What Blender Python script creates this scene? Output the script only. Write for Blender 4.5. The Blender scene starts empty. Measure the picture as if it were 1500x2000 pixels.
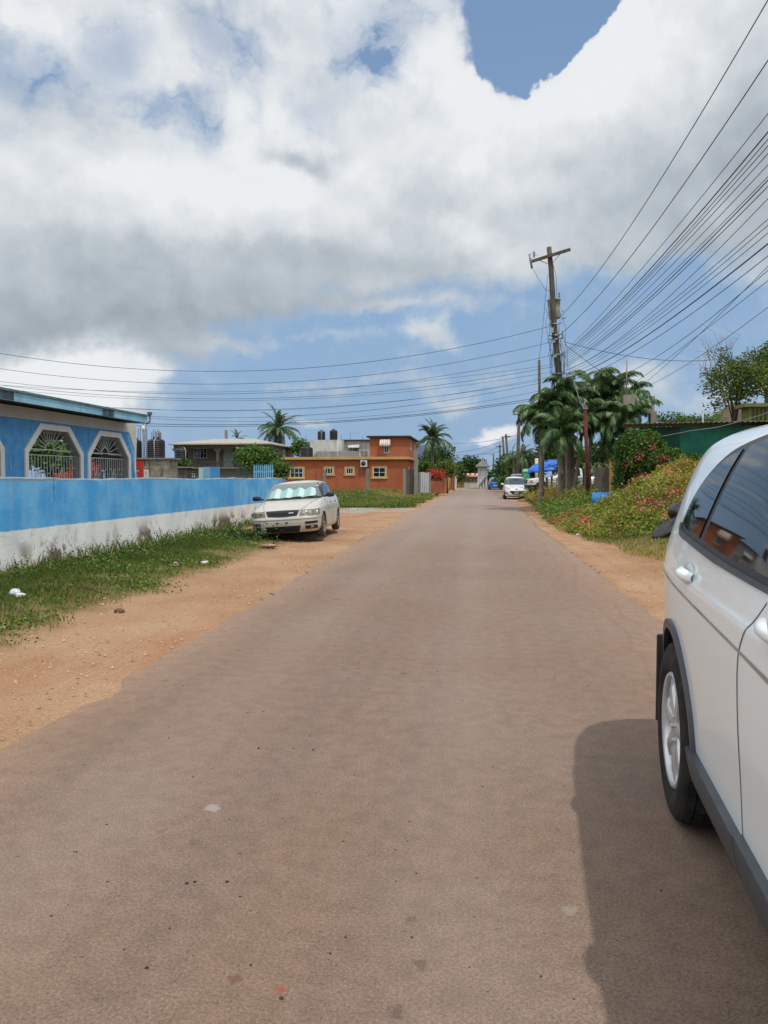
import bpy, bmesh, math, random
import numpy as np
from mathutils import Vector, Matrix, Euler
from mathutils.geometry import tessellate_polygon
R = math.radians
random.seed(7); rng = np.random.default_rng(7)
scene = bpy.context.scene
col = scene.collection

# ------------------------------------------------------------ camera
H = 1.5; F = 1500.0; VX = 940.0; HY = 934.0
YAW = math.atan((VX-750)/F); PITCH = -math.atan((1000-HY)/F)
cd = bpy.data.cameras.new('camera'); cam = bpy.data.objects.new('camera', cd); col.objects.link(cam)
cam.location = (0, 0, H); cam.rotation_euler = (R(90)+PITCH, 0, YAW)
cd.sensor_fit = 'VERTICAL'; cd.sensor_height = 24; cd.lens = 24*F/2000; cd.clip_start = .05; cd.clip_end = 3000
scene.camera = cam
fw = Vector((-math.sin(YAW)*math.cos(PITCH), math.cos(YAW)*math.cos(PITCH), math.sin(PITCH)))
rt = Vector((math.cos(YAW), math.sin(YAW), 0)); up = rt.cross(fw)
def ray(px, py):
    return (fw + rt*((px-750)/F) + up*((1000-py)/F)).normalized()
def at(px, py, Y):                    # point on the plane y = Y
    d = ray(px, py); return Vector((0, 0, H)) + d*(Y/d.y)
def gnd(px, py, z=0.0):               # point on the ground
    d = ray(px, py); return Vector((0, 0, H)) + d*((z-H)/d.z)

# ------------------------------------------------------------ view, sun, sky
scene.view_settings.view_transform = 'Standard'; scene.view_settings.look = 'None'
scene.view_settings.exposure = 0.0; scene.view_settings.gamma = 1
SUN = Vector((.31, -.36, 1)).normalized()
sd = bpy.data.lights.new('sun', 'SUN'); so = bpy.data.objects.new('sun', sd); col.objects.link(so)
sd.energy = 2.35; sd.angle = R(.9); sd.color = (1, .95, .88)
so.rotation_euler = SUN.to_track_quat('Z', 'Y').to_euler(); so.location = (20, -20, 60)
world = bpy.data.worlds.new('World'); scene.world = world; world.use_nodes = True
NT = world.node_tree; NT.nodes.clear()
def N(t, **kw):
    n = NT.nodes.new(t)
    for k, v in kw.items(): setattr(n, k, v)
    return n
def _in(n, i, v):
    if isinstance(v, (int, float)): n.inputs[i].default_value = v
    elif isinstance(v, (tuple, list)): n.inputs[i].default_value = v
    else: NT.links.new(v, n.inputs[i])
def M(op, a, b=None, c=None, clamp=False):
    n = N('ShaderNodeMath', operation=op, use_clamp=clamp)
    for i, v in enumerate((a, b, c)):
        if v is not None: _in(n, i, v)
    return n.outputs[0]
def VM(op, a, b=None, out=0):
    n = N('ShaderNodeVectorMath', operation=op); _in(n, 0, a)
    if b is not None: _in(n, 1, b)
    return n.outputs[out]
def smooth(v, a, b, c=0.0, d=1.0):
    n = N('ShaderNodeMapRange', interpolation_type='SMOOTHSTEP'); _in(n, 0, v)
    for i, q in enumerate((a, b, c, d)): _in(n, i+1, q)
    return n.outputs[0]
def comb(x, y, z=0.0):
    n = N('ShaderNodeCombineXYZ'); _in(n, 0, x); _in(n, 1, y); _in(n, 2, z); return n.outputs[0]
def noise(vec, scale, detail=6, rough=.55, out=0):
    n = N('ShaderNodeTexNoise', noise_dimensions='3D'); _in(n, 'Vector', vec)
    n.inputs['Scale'].default_value = scale; n.inputs['Detail'].default_value = detail; n.inputs['Roughness'].default_value = rough
    return n.outputs[out]
tc = N('ShaderNodeTexCoord'); sep = N('ShaderNodeSeparateXYZ'); NT.links.new(tc.outputs['Generated'], sep.inputs[0])
az = M('ARCTAN2', sep.outputs[0], sep.outputs[1]); el = M('ARCSINE', sep.outputs[2])
def pa(px, py):
    d = ray(px, py); return math.atan2(d.x, d.y), math.asin(d.z)
P0 = comb(az, el)
w1 = noise(P0, 5, 5, .55, 1)
w1 = VM('SUBTRACT', w1, (.5, .5, .5))
w1 = VM('MULTIPLY', w1, (.17, .12, 0))
w2 = noise(P0, 28, 5, .6, 1)
w2 = VM('MULTIPLY', VM('SUBTRACT', w2, (.5, .5, .5)), (.045, .035, 0))
PW = VM('ADD', VM('ADD', P0, w1), w2)
def blob(px, py, rx, ry, rot=0, s=1.0, a=1.0, b=0.0):
    u, v = pa(px, py)
    m = N('ShaderNodeMapping', vector_type='TEXTURE'); _in(m, 0, PW)
    m.inputs['Location'].default_value = (u, v, 0); m.inputs['Rotation'].default_value = (0, 0, R(rot))
    m.inputs['Scale'].default_value = (rx/F, ry/F, 1)
    l = VM('LENGTH', m.outputs[0], out=1)
    return M('MULTIPLY', smooth(l, a, b), s)
def total(lst):
    o = lst[0]
    for q in lst[1:]: o = M('ADD', o, q)
    return o
sw = N('ShaderNodeSeparateXYZ'); NT.links.new(PW, sw.inputs[0]); wa, we = sw.outputs[0], sw.outputs[1]
# cloud base elevation as a function of azimuth
cr = N('ShaderNodeFloatCurve')
b = [(-200, 600), (200, 612), (450, 592), (850, 545), (1100, 505), (1300, 470), (1500, 455), (1700, 440)]
A0, A1 = -math.pi, math.pi
pts = [(A0, .22)] + [pa(*q) for q in b] + [(A1, .3)]
cm = cr.mapping.curves[0]
while len(cm.points) < len(pts): cm.points.new(.5, .5)
for p_, (a_, e_) in zip(cm.points, pts): p_.location = ((a_-A0)/(A1-A0), e_)
cr.mapping.update()
_in(cr, 1, M('DIVIDE', M('SUBTRACT', wa, A0), A1-A0)); base = cr.outputs[0]
above = M('SUBTRACT', we, base)
f0 = smooth(above, -.055, .035)
PS = VM('ADD', P0, w2)
ss_ = N('ShaderNodeSeparateXYZ'); NT.links.new(VM('ADD', PS, VM('MULTIPLY', w1, (.5, .4, 0))), ss_.inputs[0]); sa, se = ss_.outputs[0], ss_.outputs[1]
def half(p, q, w):                       # 1 on the left side of the line p -> q (photo points), soft over w radians
    (a0, e0), (a1, e1) = pa(*p), pa(*q); dx, dy = a1-a0, e1-e0; L = math.hypot(dx, dy)
    d = M('ADD', M('MULTIPLY', sa, -dy/L), M('MULTIPLY', se, dx/L)); return smooth(M('SUBTRACT', d, -a0*dy/L+e0*dx/L), -w, w)
wedge_ = M('MULTIPLY', M('MULTIPLY', half((1030, 165), (1215, -10), .010), half((915, 0), (940, 190), .055)), half((935, 150), (1040, 195), .012))
neg = M('ADD', M('MULTIPLY', wedge_, 2.2), M('MULTIPLY', blob(985, 150, 60, 60, 0, 1, 1, .2), .9))
veil = blob(360, 60, 760, 270, 0, 1, 1, .5)
hol = smooth(noise(VM('MULTIPLY', PW, (1, 1.3, 0)), 9, 8, .62), .46, .66)
boost = total([blob(765, 30, 170, 100, 10, .75, 1, 0), blob(735, 125, 100, 80, 20, .8, 1, 0), blob(440, 80, 150, 80, -10, .85, 1, 0), blob(225, 85, 90, 90, 0, .85, 1, 0),
               blob(50, 120, 170, 75, 0, .95, 1, 0), blob(20, 290, 90, 80, 0, .8, 1, 0), blob(370, 235, 90, 80, 0, .8, 1, 0), blob(620, 195, 80, 60, 0, .55, 1, 0), blob(290, 195, 80, 50, 0, .5, 1, 0)])
pos = total([blob(90, 725, 290, 85, 0, 1.25, 1, .2), blob(240, 640, 320, 60, 0, .34, 1, 0), blob(400, 690, 170, 60, 0, .36, 1, 0), blob(780, 612, 340, 30, 0, .38, 1, 0), blob(560, 670, 420, 30, 0, .3, 1, 0), blob(700, 745, 500, 26, 0, .26, 1, 0),
             blob(830, 655, 80, 35, 0, .4, 1, 0), blob(870, 782, 90, 40, 0, .4, 1, 0), blob(945, 846, 75, 26, 0, .75, 1, 0), blob(250, 795, 130, 50, 0, .45, 1, 0),
             blob(640, 822, 80, 26, 0, .4, 1, 0), blob(1240, 735, 160, 60, 0, .55, 1, 0), blob(1390, 790, 160, 60, 0, .4, 1, 0), blob(1460, 540, 120, 40, 0, .25, 1, 0)])
nb = noise(VM('ADD', P0, (.3, .8, 0)), 4.5, 10, .56)
nf = noise(VM('ADD', P0, (3.1, 1.7, 0)), 26, 8, .6)
fb = M('ADD', M('MULTIPLY', M('SUBTRACT', nb, .5), 1.15), M('MULTIPLY', M('SUBTRACT', nf, .5), .62))
D = M('ADD', M('ADD', M('MULTIPLY', f0, .95), M('SUBTRACT', pos, neg)), fb)
mask = smooth(D, .0, .62)
mask = M('MULTIPLY', M('MULTIPLY', mask, .98), M('SUBTRACT', 1.0, M('MULTIPLY', veil, M('ADD', M('MULTIPLY', hol, .26), M('MULTIPLY', boost, M('ADD', .62, M('MULTIPLY', hol, .6))), True))))
# brightness of the cloud
OFF = VM('ADD', P0, (.3-.012, .8-.022, 0))
nb2 = noise(OFF, 4.5, 7, .56)
nb1 = noise(VM('ADD', P0, (.3, .8, 0)), 4.5, 7, .56)
rel = M('MULTIPLY', M('SUBTRACT', nb1, nb2), -1.0)
n3 = noise(VM('ADD', P0, (9.1, 4.7, 0)), 3.2, 6, .5)
gbase = M('MULTIPLY', smooth(above, .15, -.01), smooth(above, -.055, -.015, .35, 1.0))
left = smooth(wa, pa(1150, 500)[0], pa(500, 500)[0], .55, 1)
grey = total([M('MULTIPLY', M('MULTIPLY', gbase, left), .31), blob(1390, 340, 460, 230, 0, .24, 1, .0), blob(1500, 180, 160, 240, 0, .2, 1, 0), blob(590, 308, 110, 36, -6, .26, 1, .1),
              blob(150, 200, 350, 80, 0, .13, 1, 0), blob(200, 620, 400, 40, 0, .08, 1, 0), blob(850, 370, 160, 60, 0, .14, 1, 0), blob(480, 510, 420, 45, 0, .10, 1, 0), blob(380, 690, 160, 60, 0, .2, 1, 0)])
white = total([blob(110, 735, 300, 90, 0, .45, 1, 0), blob(940, 840, 140, 60, 0, .2, 1, 0), blob(890, 450, 110, 60, 0, .14, 1, 0), blob(1150, 120, 200, 160, 40, .16, 1, 0), blob(500, 400, 500, 90, 0, .10, 1, 0), blob(900, 220, 250, 130, 0, .10, 1, 0)])
B = M('ADD', M('ADD', M('SUBTRACT', .87, grey), white), M('ADD', rel, M('MULTIPLY', M('SUBTRACT', n3, .5), .26)))
B = M('MINIMUM', M('MAXIMUM', B, .34), .93)
thin = smooth(D, .3, 1.0, -.06, 0.0)
B = M('ADD', B, thin)
crp = N('ShaderNodeValToRGB'); _in(crp, 0, B)
e = crp.color_ramp.elements
e[0].position = .2; e[0].color = (.215, .25, .29, 1); e[1].position = 1.0; e[1].color = (.93, .94, .95, 1)
q = crp.color_ramp.elements.new(.6); q.color = (.50, .555, .60, 1)
sky = N('ShaderNodeTexSky', sky_type='NISHITA'); sky.sun_disc = False
sky.sun_elevation = math.asin(SUN.z); sky.sun_rotation = math.atan2(SUN.x, SUN.y)
sky.air_density = 1.0; sky.dust_density = .6; sky.ozone_density = 2.2
def mixc(f, a, b, mode='MIX'):
    n = N('ShaderNodeMix', data_type='RGBA', blend_type=mode); _in(n, 0, f); _in(n, 6, a); _in(n, 7, b); return n.outputs[2]
skc = mixc(1.0, sky.outputs[0], (.98, 1.0, 1.0, 1), 'MULTIPLY')
skc = mixc(smooth(el, .6, .0, .42, .92), skc, (1.95, 3.0, 4.55, 1))
bs = N('ShaderNodeBackground'); _in(bs, 0, skc); bs.inputs[1].default_value = .135
bc = N('ShaderNodeBackground'); _in(bc, 0, crp.outputs[0]); _in(bc, 1, M('ADD', 1.0, M('ADD', smooth(az, -.7, -1.1, 0, .75), smooth(az, .7, 1.1, 0, .35))))  # clouds outside the view made brighter to add fill light
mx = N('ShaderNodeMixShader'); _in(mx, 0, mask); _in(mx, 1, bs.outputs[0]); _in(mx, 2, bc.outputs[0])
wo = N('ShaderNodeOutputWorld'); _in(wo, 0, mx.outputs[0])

# ------------------------------------------------------------ helpers
def tag(o, label=None, cat=None, group=None, kind=None):
    if label: o['label'] = label
    if cat: o['category'] = cat
    if group: o['group'] = group
    if kind: o['kind'] = kind
    return o
def root(name, loc, label, cat, group=None, rz=0.0, rot=None):
    o = bpy.data.objects.new(name, None); col.objects.link(o); o.empty_display_size = .2
    o.location = loc; o.rotation_euler = rot if rot else (0, 0, rz)
    return tag(o, label, cat, group)
def rmat(o):
    return Matrix.LocRotScale(o.location, o.rotation_euler, o.scale)
def fastmesh(name, V, Fc, mats, mi=None, rnd=None, smooth=False):
    """V (n,3) array, Fc (m,k) array of equal-size faces"""
    me = bpy.data.meshes.new(name); V = np.asarray(V, dtype=np.float32); Fc = np.asarray(Fc, dtype=np.int32)
    m, k = Fc.shape
    me.vertices.add(len(V)); me.vertices.foreach_set('co', V.ravel())
    me.loops.add(m*k); me.loops.foreach_set('vertex_index', Fc.ravel())
    me.polygons.add(m); me.polygons.foreach_set('loop_start', np.arange(m, dtype=np.int32)*k)
    me.polygons.foreach_set('loop_total', np.full(m, k, dtype=np.int32))
    if mi is not None: me.polygons.foreach_set('material_index', np.asarray(mi, dtype=np.int32))
    if smooth: me.polygons.foreach_set('use_smooth', np.ones(m, dtype=bool))
    for q in (mats if isinstance(mats, (list, tuple)) else [mats]): me.materials.append(q)
    me.update(calc_edges=True)
    if rnd is not None:
        a = me.attributes.new('rnd', 'FLOAT', 'FACE'); a.data.foreach_set('value', np.asarray(rnd, dtype=np.float32))
    return me
def link(name, me, parent=None, world_space=False):
    o = bpy.data.objects.new(name, me); col.objects.link(o)
    if parent is not None:
        o.parent = parent
        if world_space:
            m = rmat(parent)
            if parent.parent is not None: m = rmat(parent.parent) @ parent.matrix_parent_inverse @ m
            o.matrix_parent_inverse = m.inverted()
    return o
class MB:
    def __init__(s): s.v = []; s.f = []; s.m = []; s.sm = []; s.cur = 0; s.T = Matrix.Identity(4)
    def add(s, vs, fs, smooth=False):
        b = len(s.v); s.v += [tuple(s.T @ Vector(p)) for p in vs]
        for f in fs: s.f.append(tuple(b+i for i in f)); s.m.append(s.cur); s.sm.append(smooth)
        return s
    def box(s, x0, y0, z0, x1, y1, z1):
        v = [(x0,y0,z0),(x1,y0,z0),(x1,y1,z0),(x0,y1,z0),(x0,y0,z1),(x1,y0,z1),(x1,y1,z1),(x0,y1,z1)]
        return s.add(v, [(0,3,2,1),(4,5,6,7),(0,1,5,4),(1,2,6,5),(2,3,7,6),(3,0,4,7)])
    def cbox(s, c, sz, rz=0, rx=0, ry=0):
        m = Matrix.Translation(c) @ Euler((rx, ry, rz)).to_matrix().to_4x4()
        T = s.T; s.T = T @ m; a, b_, c_ = [q/2 for q in sz]; s.box(-a, -b_, -c_, a, b_, c_); s.T = T; return s
    def bar(s, a, b, w, h=None):                         # rectangular bar from a to b
        a = Vector(a); b = Vector(b); h = h or w; d = (b-a); L = d.length
        if L < 1e-6: return s
        q = d.to_track_quat('Z', 'Y').to_matrix().to_4x4(); T = s.T; s.T = T @ Matrix.Translation(a) @ q
        s.box(-w/2, -h/2, 0, w/2, h/2, L); s.T = T; return s
    def tube(s, P, r, n=8, cap=True, smooth=True):
        P = [Vector(p) for p in P]; rr = r if isinstance(r, (list, tuple)) else [r]*len(P); vs = []; fs = []; u = None
        for i, p in enumerate(P):
            d = (P[min(i+1, len(P)-1)]-P[max(i-1, 0)]).normalized()
            if u is None: u = d.orthogonal().normalized()
            else:
                u = (u - d*u.dot(d))
                u = u.normalized() if u.length > 1e-6 else d.orthogonal().normalized()
            w = d.cross(u)
            for k in range(n):
                t = 2*math.pi*k/n; vs.append(p+(u*math.cos(t)+w*math.sin(t))*rr[i])
        for i in range(len(P)-1):
            for k in range(n): fs.append((i*n+k, i*n+(k+1)%n, (i+1)*n+(k+1)%n, (i+1)*n+k))
        if cap: fs.append(tuple(range(n))[::-1]); fs.append(tuple((len(P)-1)*n+k for k in range(n)))
        return s.add(vs, fs, smooth)
    def lathe(s, prof, n=24, axis='z', smooth=True, closed=False):
        vs = []; fs = []
        for (r, z) in prof:
            for k in range(n):
                t = 2*math.pi*k/n; c, q = r*math.cos(t), r*math.sin(t)
                vs.append((c, q, z) if axis == 'z' else ((z, c, q) if axis == 'x' else (c, z, q)))
        m = len(prof)
        for i in range(m if closed else m-1):
            j = (i+1) % m
            for k in range(n):
                f = (i*n+k, i*n+(k+1)%n, j*n+(k+1)%n, j*n+k)
                fs.append(f if axis != 'y' else f[::-1])
        return s.add(vs, fs, smooth)
    def grid(s, P, smooth=True, flip=False):             # P[i][j]
        n, m = len(P), len(P[0]); vs = [p for row in P for p in row]; fs = []
        for i in range(n-1):
            for j in range(m-1):
                f = (i*m+j, (i+1)*m+j, (i+1)*m+j+1, i*m+j+1); fs.append(f[::-1] if flip else f)
        return s.add(vs, fs, smooth)
    def ell(s, c, r, n=12, m=8, e=1.0, rot=None, jit=0.0):      # (super)ellipsoid
        P = []; q = (Euler(rot).to_matrix() if rot else Matrix.Identity(3))
        sg = lambda a: math.copysign(abs(a)**e, a)
        for i in range(m+1):
            ph = -math.pi/2+math.pi*i/m; row = []
            for k in range(n+1):
                t = 2*math.pi*(k % n)/n; g = 1+jit*math.sin(3*t+i*1.7)*math.cos(2*ph+k % n)
                row.append(Vector(c)+q @ Vector((r[0]*sg(math.cos(ph))*sg(math.cos(t))*g, r[1]*sg(math.cos(ph))*sg(math.sin(t))*g, r[2]*sg(math.sin(ph)))))
            P.append(row)
        return s.grid(P, True, True)
    def poly(s, outer, holes, th, f3):                   # polygon with holes, 2-D -> 3-D by f3(u, v, w) with thickness w 0..th
        loops = [outer]+list(holes); tri = tessellate_polygon([[Vector((a, b, 0)) for a, b in L] for L in loops])
        flat = [p for L in loops for p in L]; n = len(flat)
        vs = [f3(a, b, 0) for a, b in flat]+[f3(a, b, th) for a, b in flat]; fs = []
        for t in tri: fs.append(tuple(t)); fs.append(tuple(n+i for i in t[::-1]))
        o = 0
        for L in loops:
            k = len(L)
            for i in range(k): fs.append((o+i, o+(i+1) % k, n+o+(i+1) % k, n+o+i))
            o += k
        return s.add(vs, fs)
    def build(s, name, mats, parent=None, ws=False, bevel=0, weld=False, recalc=True):
        me = bpy.data.meshes.new(name); me.from_pydata(s.v, [], s.f)
        for q in (mats if isinstance(mats, (list, tuple)) else [mats]): me.materials.append(q)
        me.polygons.foreach_set('material_index', s.m); me.polygons.foreach_set('use_smooth', s.sm)
        if recalc or weld:
            bm = bmesh.new(); bm.from_mesh(me)
            if weld: bmesh.ops.remove_doubles(bm, verts=bm.verts, dist=1e-4)
            if recalc: bmesh.ops.recalc_face_normals(bm, faces=bm.faces)
            bm.to_mesh(me); bm.free()
        me.update(); o = link(name, me, parent, ws)
        if bevel:
            md = o.modifiers.new('bevel', 'BEVEL'); md.width = bevel; md.segments = 2; md.limit_method = 'ANGLE'; md.angle_limit = R(40)
        return o
def copy_tree(o, parent=None):
    c = o.copy(); col.objects.link(c)
    if parent is not None: c.parent = parent
    for ch in KIDS.get(o.name, list(o.children)): copy_tree(ch, c)
    return c
KIDS = {}

# ------------------------------------------------------------ materials
def lin(r, g, b, k=1.0):
    f = lambda c: (c/255/12.92 if c/255 <= .04045 else ((c/255+.055)/1.055)**2.4)
    return (f(r)*k, f(g)*k, f(b)*k)
def mul(c, k): return tuple(q*k for q in c)
class MT:
    def __init__(s, name):
        s.m = bpy.data.materials.new(name); s.m.use_nodes = True; s.t = s.m.node_tree; s.n = s.t.nodes
        s.p = s.n['Principled BSDF']; s.out = s.n['Material Output']; s.tc = s.n.new('ShaderNodeTexCoord')
        s.obj = s.tc.outputs['Object']
    def new(s, t, **kw):
        n = s.n.new(t)
        for k, v in kw.items(): setattr(n, k, v)
        return n
    def set(s, n, i, v):
        if hasattr(v, 'is_output') or isinstance(v, bpy.types.NodeSocket): s.t.links.new(v, n.inputs[i])
        else:
            if isinstance(v, tuple) and len(v) == 3 and n.inputs[i].type == 'RGBA': v = v+(1,)
            n.inputs[i].default_value = v
    def map(s, sc, loc=(0,0,0), rot=(0,0,0), vec=None):
        n = s.new('ShaderNodeMapping'); s.set(n, 0, vec if vec is not None else s.obj); n.inputs['Scale'].default_value = sc
        n.inputs['Location'].default_value = loc; n.inputs['Rotation'].default_value = rot; return n.outputs[0]
    def noise(s, scale, detail=4, rough=.55, vec=None, dist=0):
        n = s.new('ShaderNodeTexNoise'); s.set(n, 'Vector', vec if vec is not None else s.obj)
        n.inputs['Scale'].default_value = scale; n.inputs['Detail'].default_value = detail; n.inputs['Roughness'].default_value = rough
        n.inputs['Distortion'].default_value = dist; return n.outputs[0]
    def vor(s, scale, vec=None, out=0, feat='F1'):
        n = s.new('ShaderNodeTexVoronoi', feature=feat); s.set(n, 'Vector', vec if vec is not None else s.obj); n.inputs['Scale'].default_value = scale
        return n.outputs[out]
    def mr(s, v, a, b, c=0.0, d=1.0, sm=True):
        n = s.new('ShaderNodeMapRange', interpolation_type='SMOOTHSTEP' if sm else 'LINEAR'); s.set(n, 0, v)
        for i, q in enumerate((a, b, c, d)): s.set(n, i+1, q)
        return n.outputs[0]
    def math(s, op, a, b=None, clamp=False):
        n = s.new('ShaderNodeMath', operation=op, use_clamp=clamp); s.set(n, 0, a)
        if b is not None: s.set(n, 1, b)
        return n.outputs[0]
    def mix(s, f, a, b, mode='MIX'):
        n = s.new('ShaderNodeMix', data_type='RGBA', blend_type=mode); s.set(n, 0, f); s.set(n, 6, a); s.set(n, 7, b); return n.outputs[2]
    def xyz(s, vec=None):
        n = s.new('ShaderNodeSeparateXYZ'); s.set(n, 0, vec if vec is not None else s.obj); return n.outputs
    def ramp(s, v, stops):
        n = s.new('ShaderNodeValToRGB'); s.set(n, 0, v); e = n.color_ramp.elements
        while len(e) < len(stops): e.new(.5)
        for q, (p, c) in zip(e, stops): q.position = p; q.color = tuple(c)+(1,)
        return n.outputs[0]
    def bump(s, h, st=.3, dist=.01):
        n = s.new('ShaderNodeBump'); s.set(n, 'Height', h); n.inputs['Strength'].default_value = st; n.inputs['Distance'].default_value = dist
        s.t.links.new(n.outputs[0], s.p.inputs['Normal'])
    def fin(s, color=None, rough=None, metal=None, spec=None, coat=None):
        for k, v in (('Base Color', color), ('Roughness', rough), ('Metallic', metal), ('Specular IOR Level', spec), ('Coat Weight', coat)):
            if v is not None: s.set(s.p, k, v)
        return s.m
def plain(name, c, rough=.7, var=.2, sc=4.0, bump=0.0, bsc=60.0, metal=0.0, spec=.4, coat=0.0, dirt=None):
    t = MT(name); n = t.noise(sc, 6, .6); colr = t.mix(t.mr(n, .3, .7), mul(c, 1-var), mul(c, 1+var))
    if dirt:
        dc, amt, dsc = dirt; colr = t.mix(t.math('MULTIPLY', t.mr(t.noise(dsc, 7, .65, dist=.5), .48, .66), amt), colr, dc)
    if bump: t.bump(t.noise(bsc, 4, .6), bump, .01)
    return t.fin(colr, rough, metal, spec, coat)
def leafmat(name, stops, trans=.3, rough=.5, big=None):
    t = MT(name); a = t.new('ShaderNodeAttribute', attribute_name='rnd'); c = t.ramp(a.outputs['Fac'], stops)
    if big: c = t.mix(t.mr(t.noise(big[0], 3), .4, .62), c, big[1], 'MULTIPLY')
    t.fin(c, rough, 0, .35)
    tr = t.new('ShaderNodeBsdfTranslucent'); t.set(tr, 0, t.mix(1.0, c, (1, 1.0, .55, 1), 'MULTIPLY'))
    m = t.new('ShaderNodeMixShader'); m.inputs[0].default_value = trans
    t.t.links.new(t.p.outputs[0], m.inputs[1]); t.t.links.new(tr.outputs[0], m.inputs[2]); t.t.links.new(m.outputs[0], t.out.inputs[0])
    return t.m
# ------------------------------------------------------------ surface materials
def road_mat():
    t = MT('dusty_asphalt'); x, y, z = t.xyz()[:3]
    big = t.noise(.35, 5, .6); tracks = t.noise(1, 5, .6, t.map((2.2, .05, 1)), .3); fine = t.noise(100, 4, .78); vo = t.vor(60); med = t.noise(2.2, 6, .6)
    c = t.mix(t.mr(big, .35, .65), lin(133, 109, 92, .80), lin(138, 118, 103, .80))
    c = t.mix(t.math('MULTIPLY', t.mr(tracks, .45, .7), .45), c, lin(122, 104, 94, .82))
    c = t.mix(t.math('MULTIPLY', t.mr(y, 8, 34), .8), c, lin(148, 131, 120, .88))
    wx = t.math('ADD', x, t.math('MULTIPLY', t.math('SUBTRACT', t.noise(.8, 6, .65), .5), 1.1))
    e1 = t.mr(wx, -2.0, -2.85); e2 = t.mr(wx, .9, 2.1)
    e = t.math('MAXIMUM', e1, e2)
    c = t.mix(t.math('MULTIPLY', e, .55), c, lin(166, 134, 110, .82))
    sp = t.mr(fine, .3, .7, .52, 1.5); c = t.mix(.8, c, sp, 'MULTIPLY')
    c = t.mix(t.math('MULTIPLY', t.mr(vo, .22, .08), .3), c, lin(190, 176, 160, .8))
    c = t.mix(t.math('MULTIPLY', t.mr(t.noise(26, 3, .7), .62, .7), .5), c, lin(80, 68, 60))
    st = t.vor(1.1, t.map((1, .8, 1), (3, 1, 0)), 0); c = t.mix(t.math('MULTIPLY', t.mr(st, .055, .02), .5), c, lin(70, 58, 50))
    lf = t.noise(9, 5, .7); c = t.mix(1.0, c, t.mr(lf, .25, .75, .86, 1.14), 'MULTIPLY')
    # pale tyre-worn streaks and a repaired seam running along the road
    w = t.math('ADD', x, t.math('MULTIPLY', t.math('SUBTRACT', t.noise(.25, 3), .5), 1.2))
    w = t.math('ADD', w, t.math('MULTIPLY', t.math('SUBTRACT', t.noise(6, 4), .5), .05))
    for xc, wd, am in ((1.30, .03, .18), (1.52, .025, .2), (-.15, .5, -.10), (-1.7, .5, -.10)):
        dd = t.math('ABSOLUTE', t.math('SUBTRACT', w, xc)); k = t.math('MULTIPLY', t.mr(dd, wd, 0.0), abs(am))
        c = t.mix(k, c, lin(88, 76, 68) if am > 0 else lin(160, 148, 138))
    for (px, py, r_, am, rgb) in ((415, 1579, .035, .55, (176, 170, 160)), (1117, 1780, .03, .4, (168, 160, 150)), (803, 1799, .022, .5, (92, 78, 66)), (822, 1882, .02, .5, (84, 70, 60)), (453, 1915, .022, .6, (110, 70, 52)), (380, 1643, .025, .4, (96, 82, 70)), (553, 1930, .02, .6, (160, 70, 50)), (778, 1975, .02, .5, (80, 66, 58)), (320, 1620, .02, .35, (96, 82, 70)), (405, 1780, .05, .25, (100, 86, 74)), (785, 1545, .05, .22, (108, 92, 80))):
        g_ = gnd(px, py); n_ = t.new('ShaderNodeVectorMath', operation='DISTANCE'); t.set(n_, 0, t.map((1, .62, 1))); n_.inputs[1].default_value = (g_.x, g_.y*.62, .0); ds = t.math('ADD', n_.outputs['Value'], t.math('MULTIPLY', t.math('SUBTRACT', t.noise(14, 5, .7), .5), .13))
        c = t.mix(t.math('MULTIPLY', t.mr(ds, r_, r_*.35), am), c, lin(*rgb, .85))
    hh = t.math('ADD', t.math('MULTIPLY', fine, .7), t.math('MULTIPLY', t.noise(180, 2, .6), .4)); t.bump(hh, .35, .006)
    return t.fin(c, .82, 0, .3)
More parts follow.
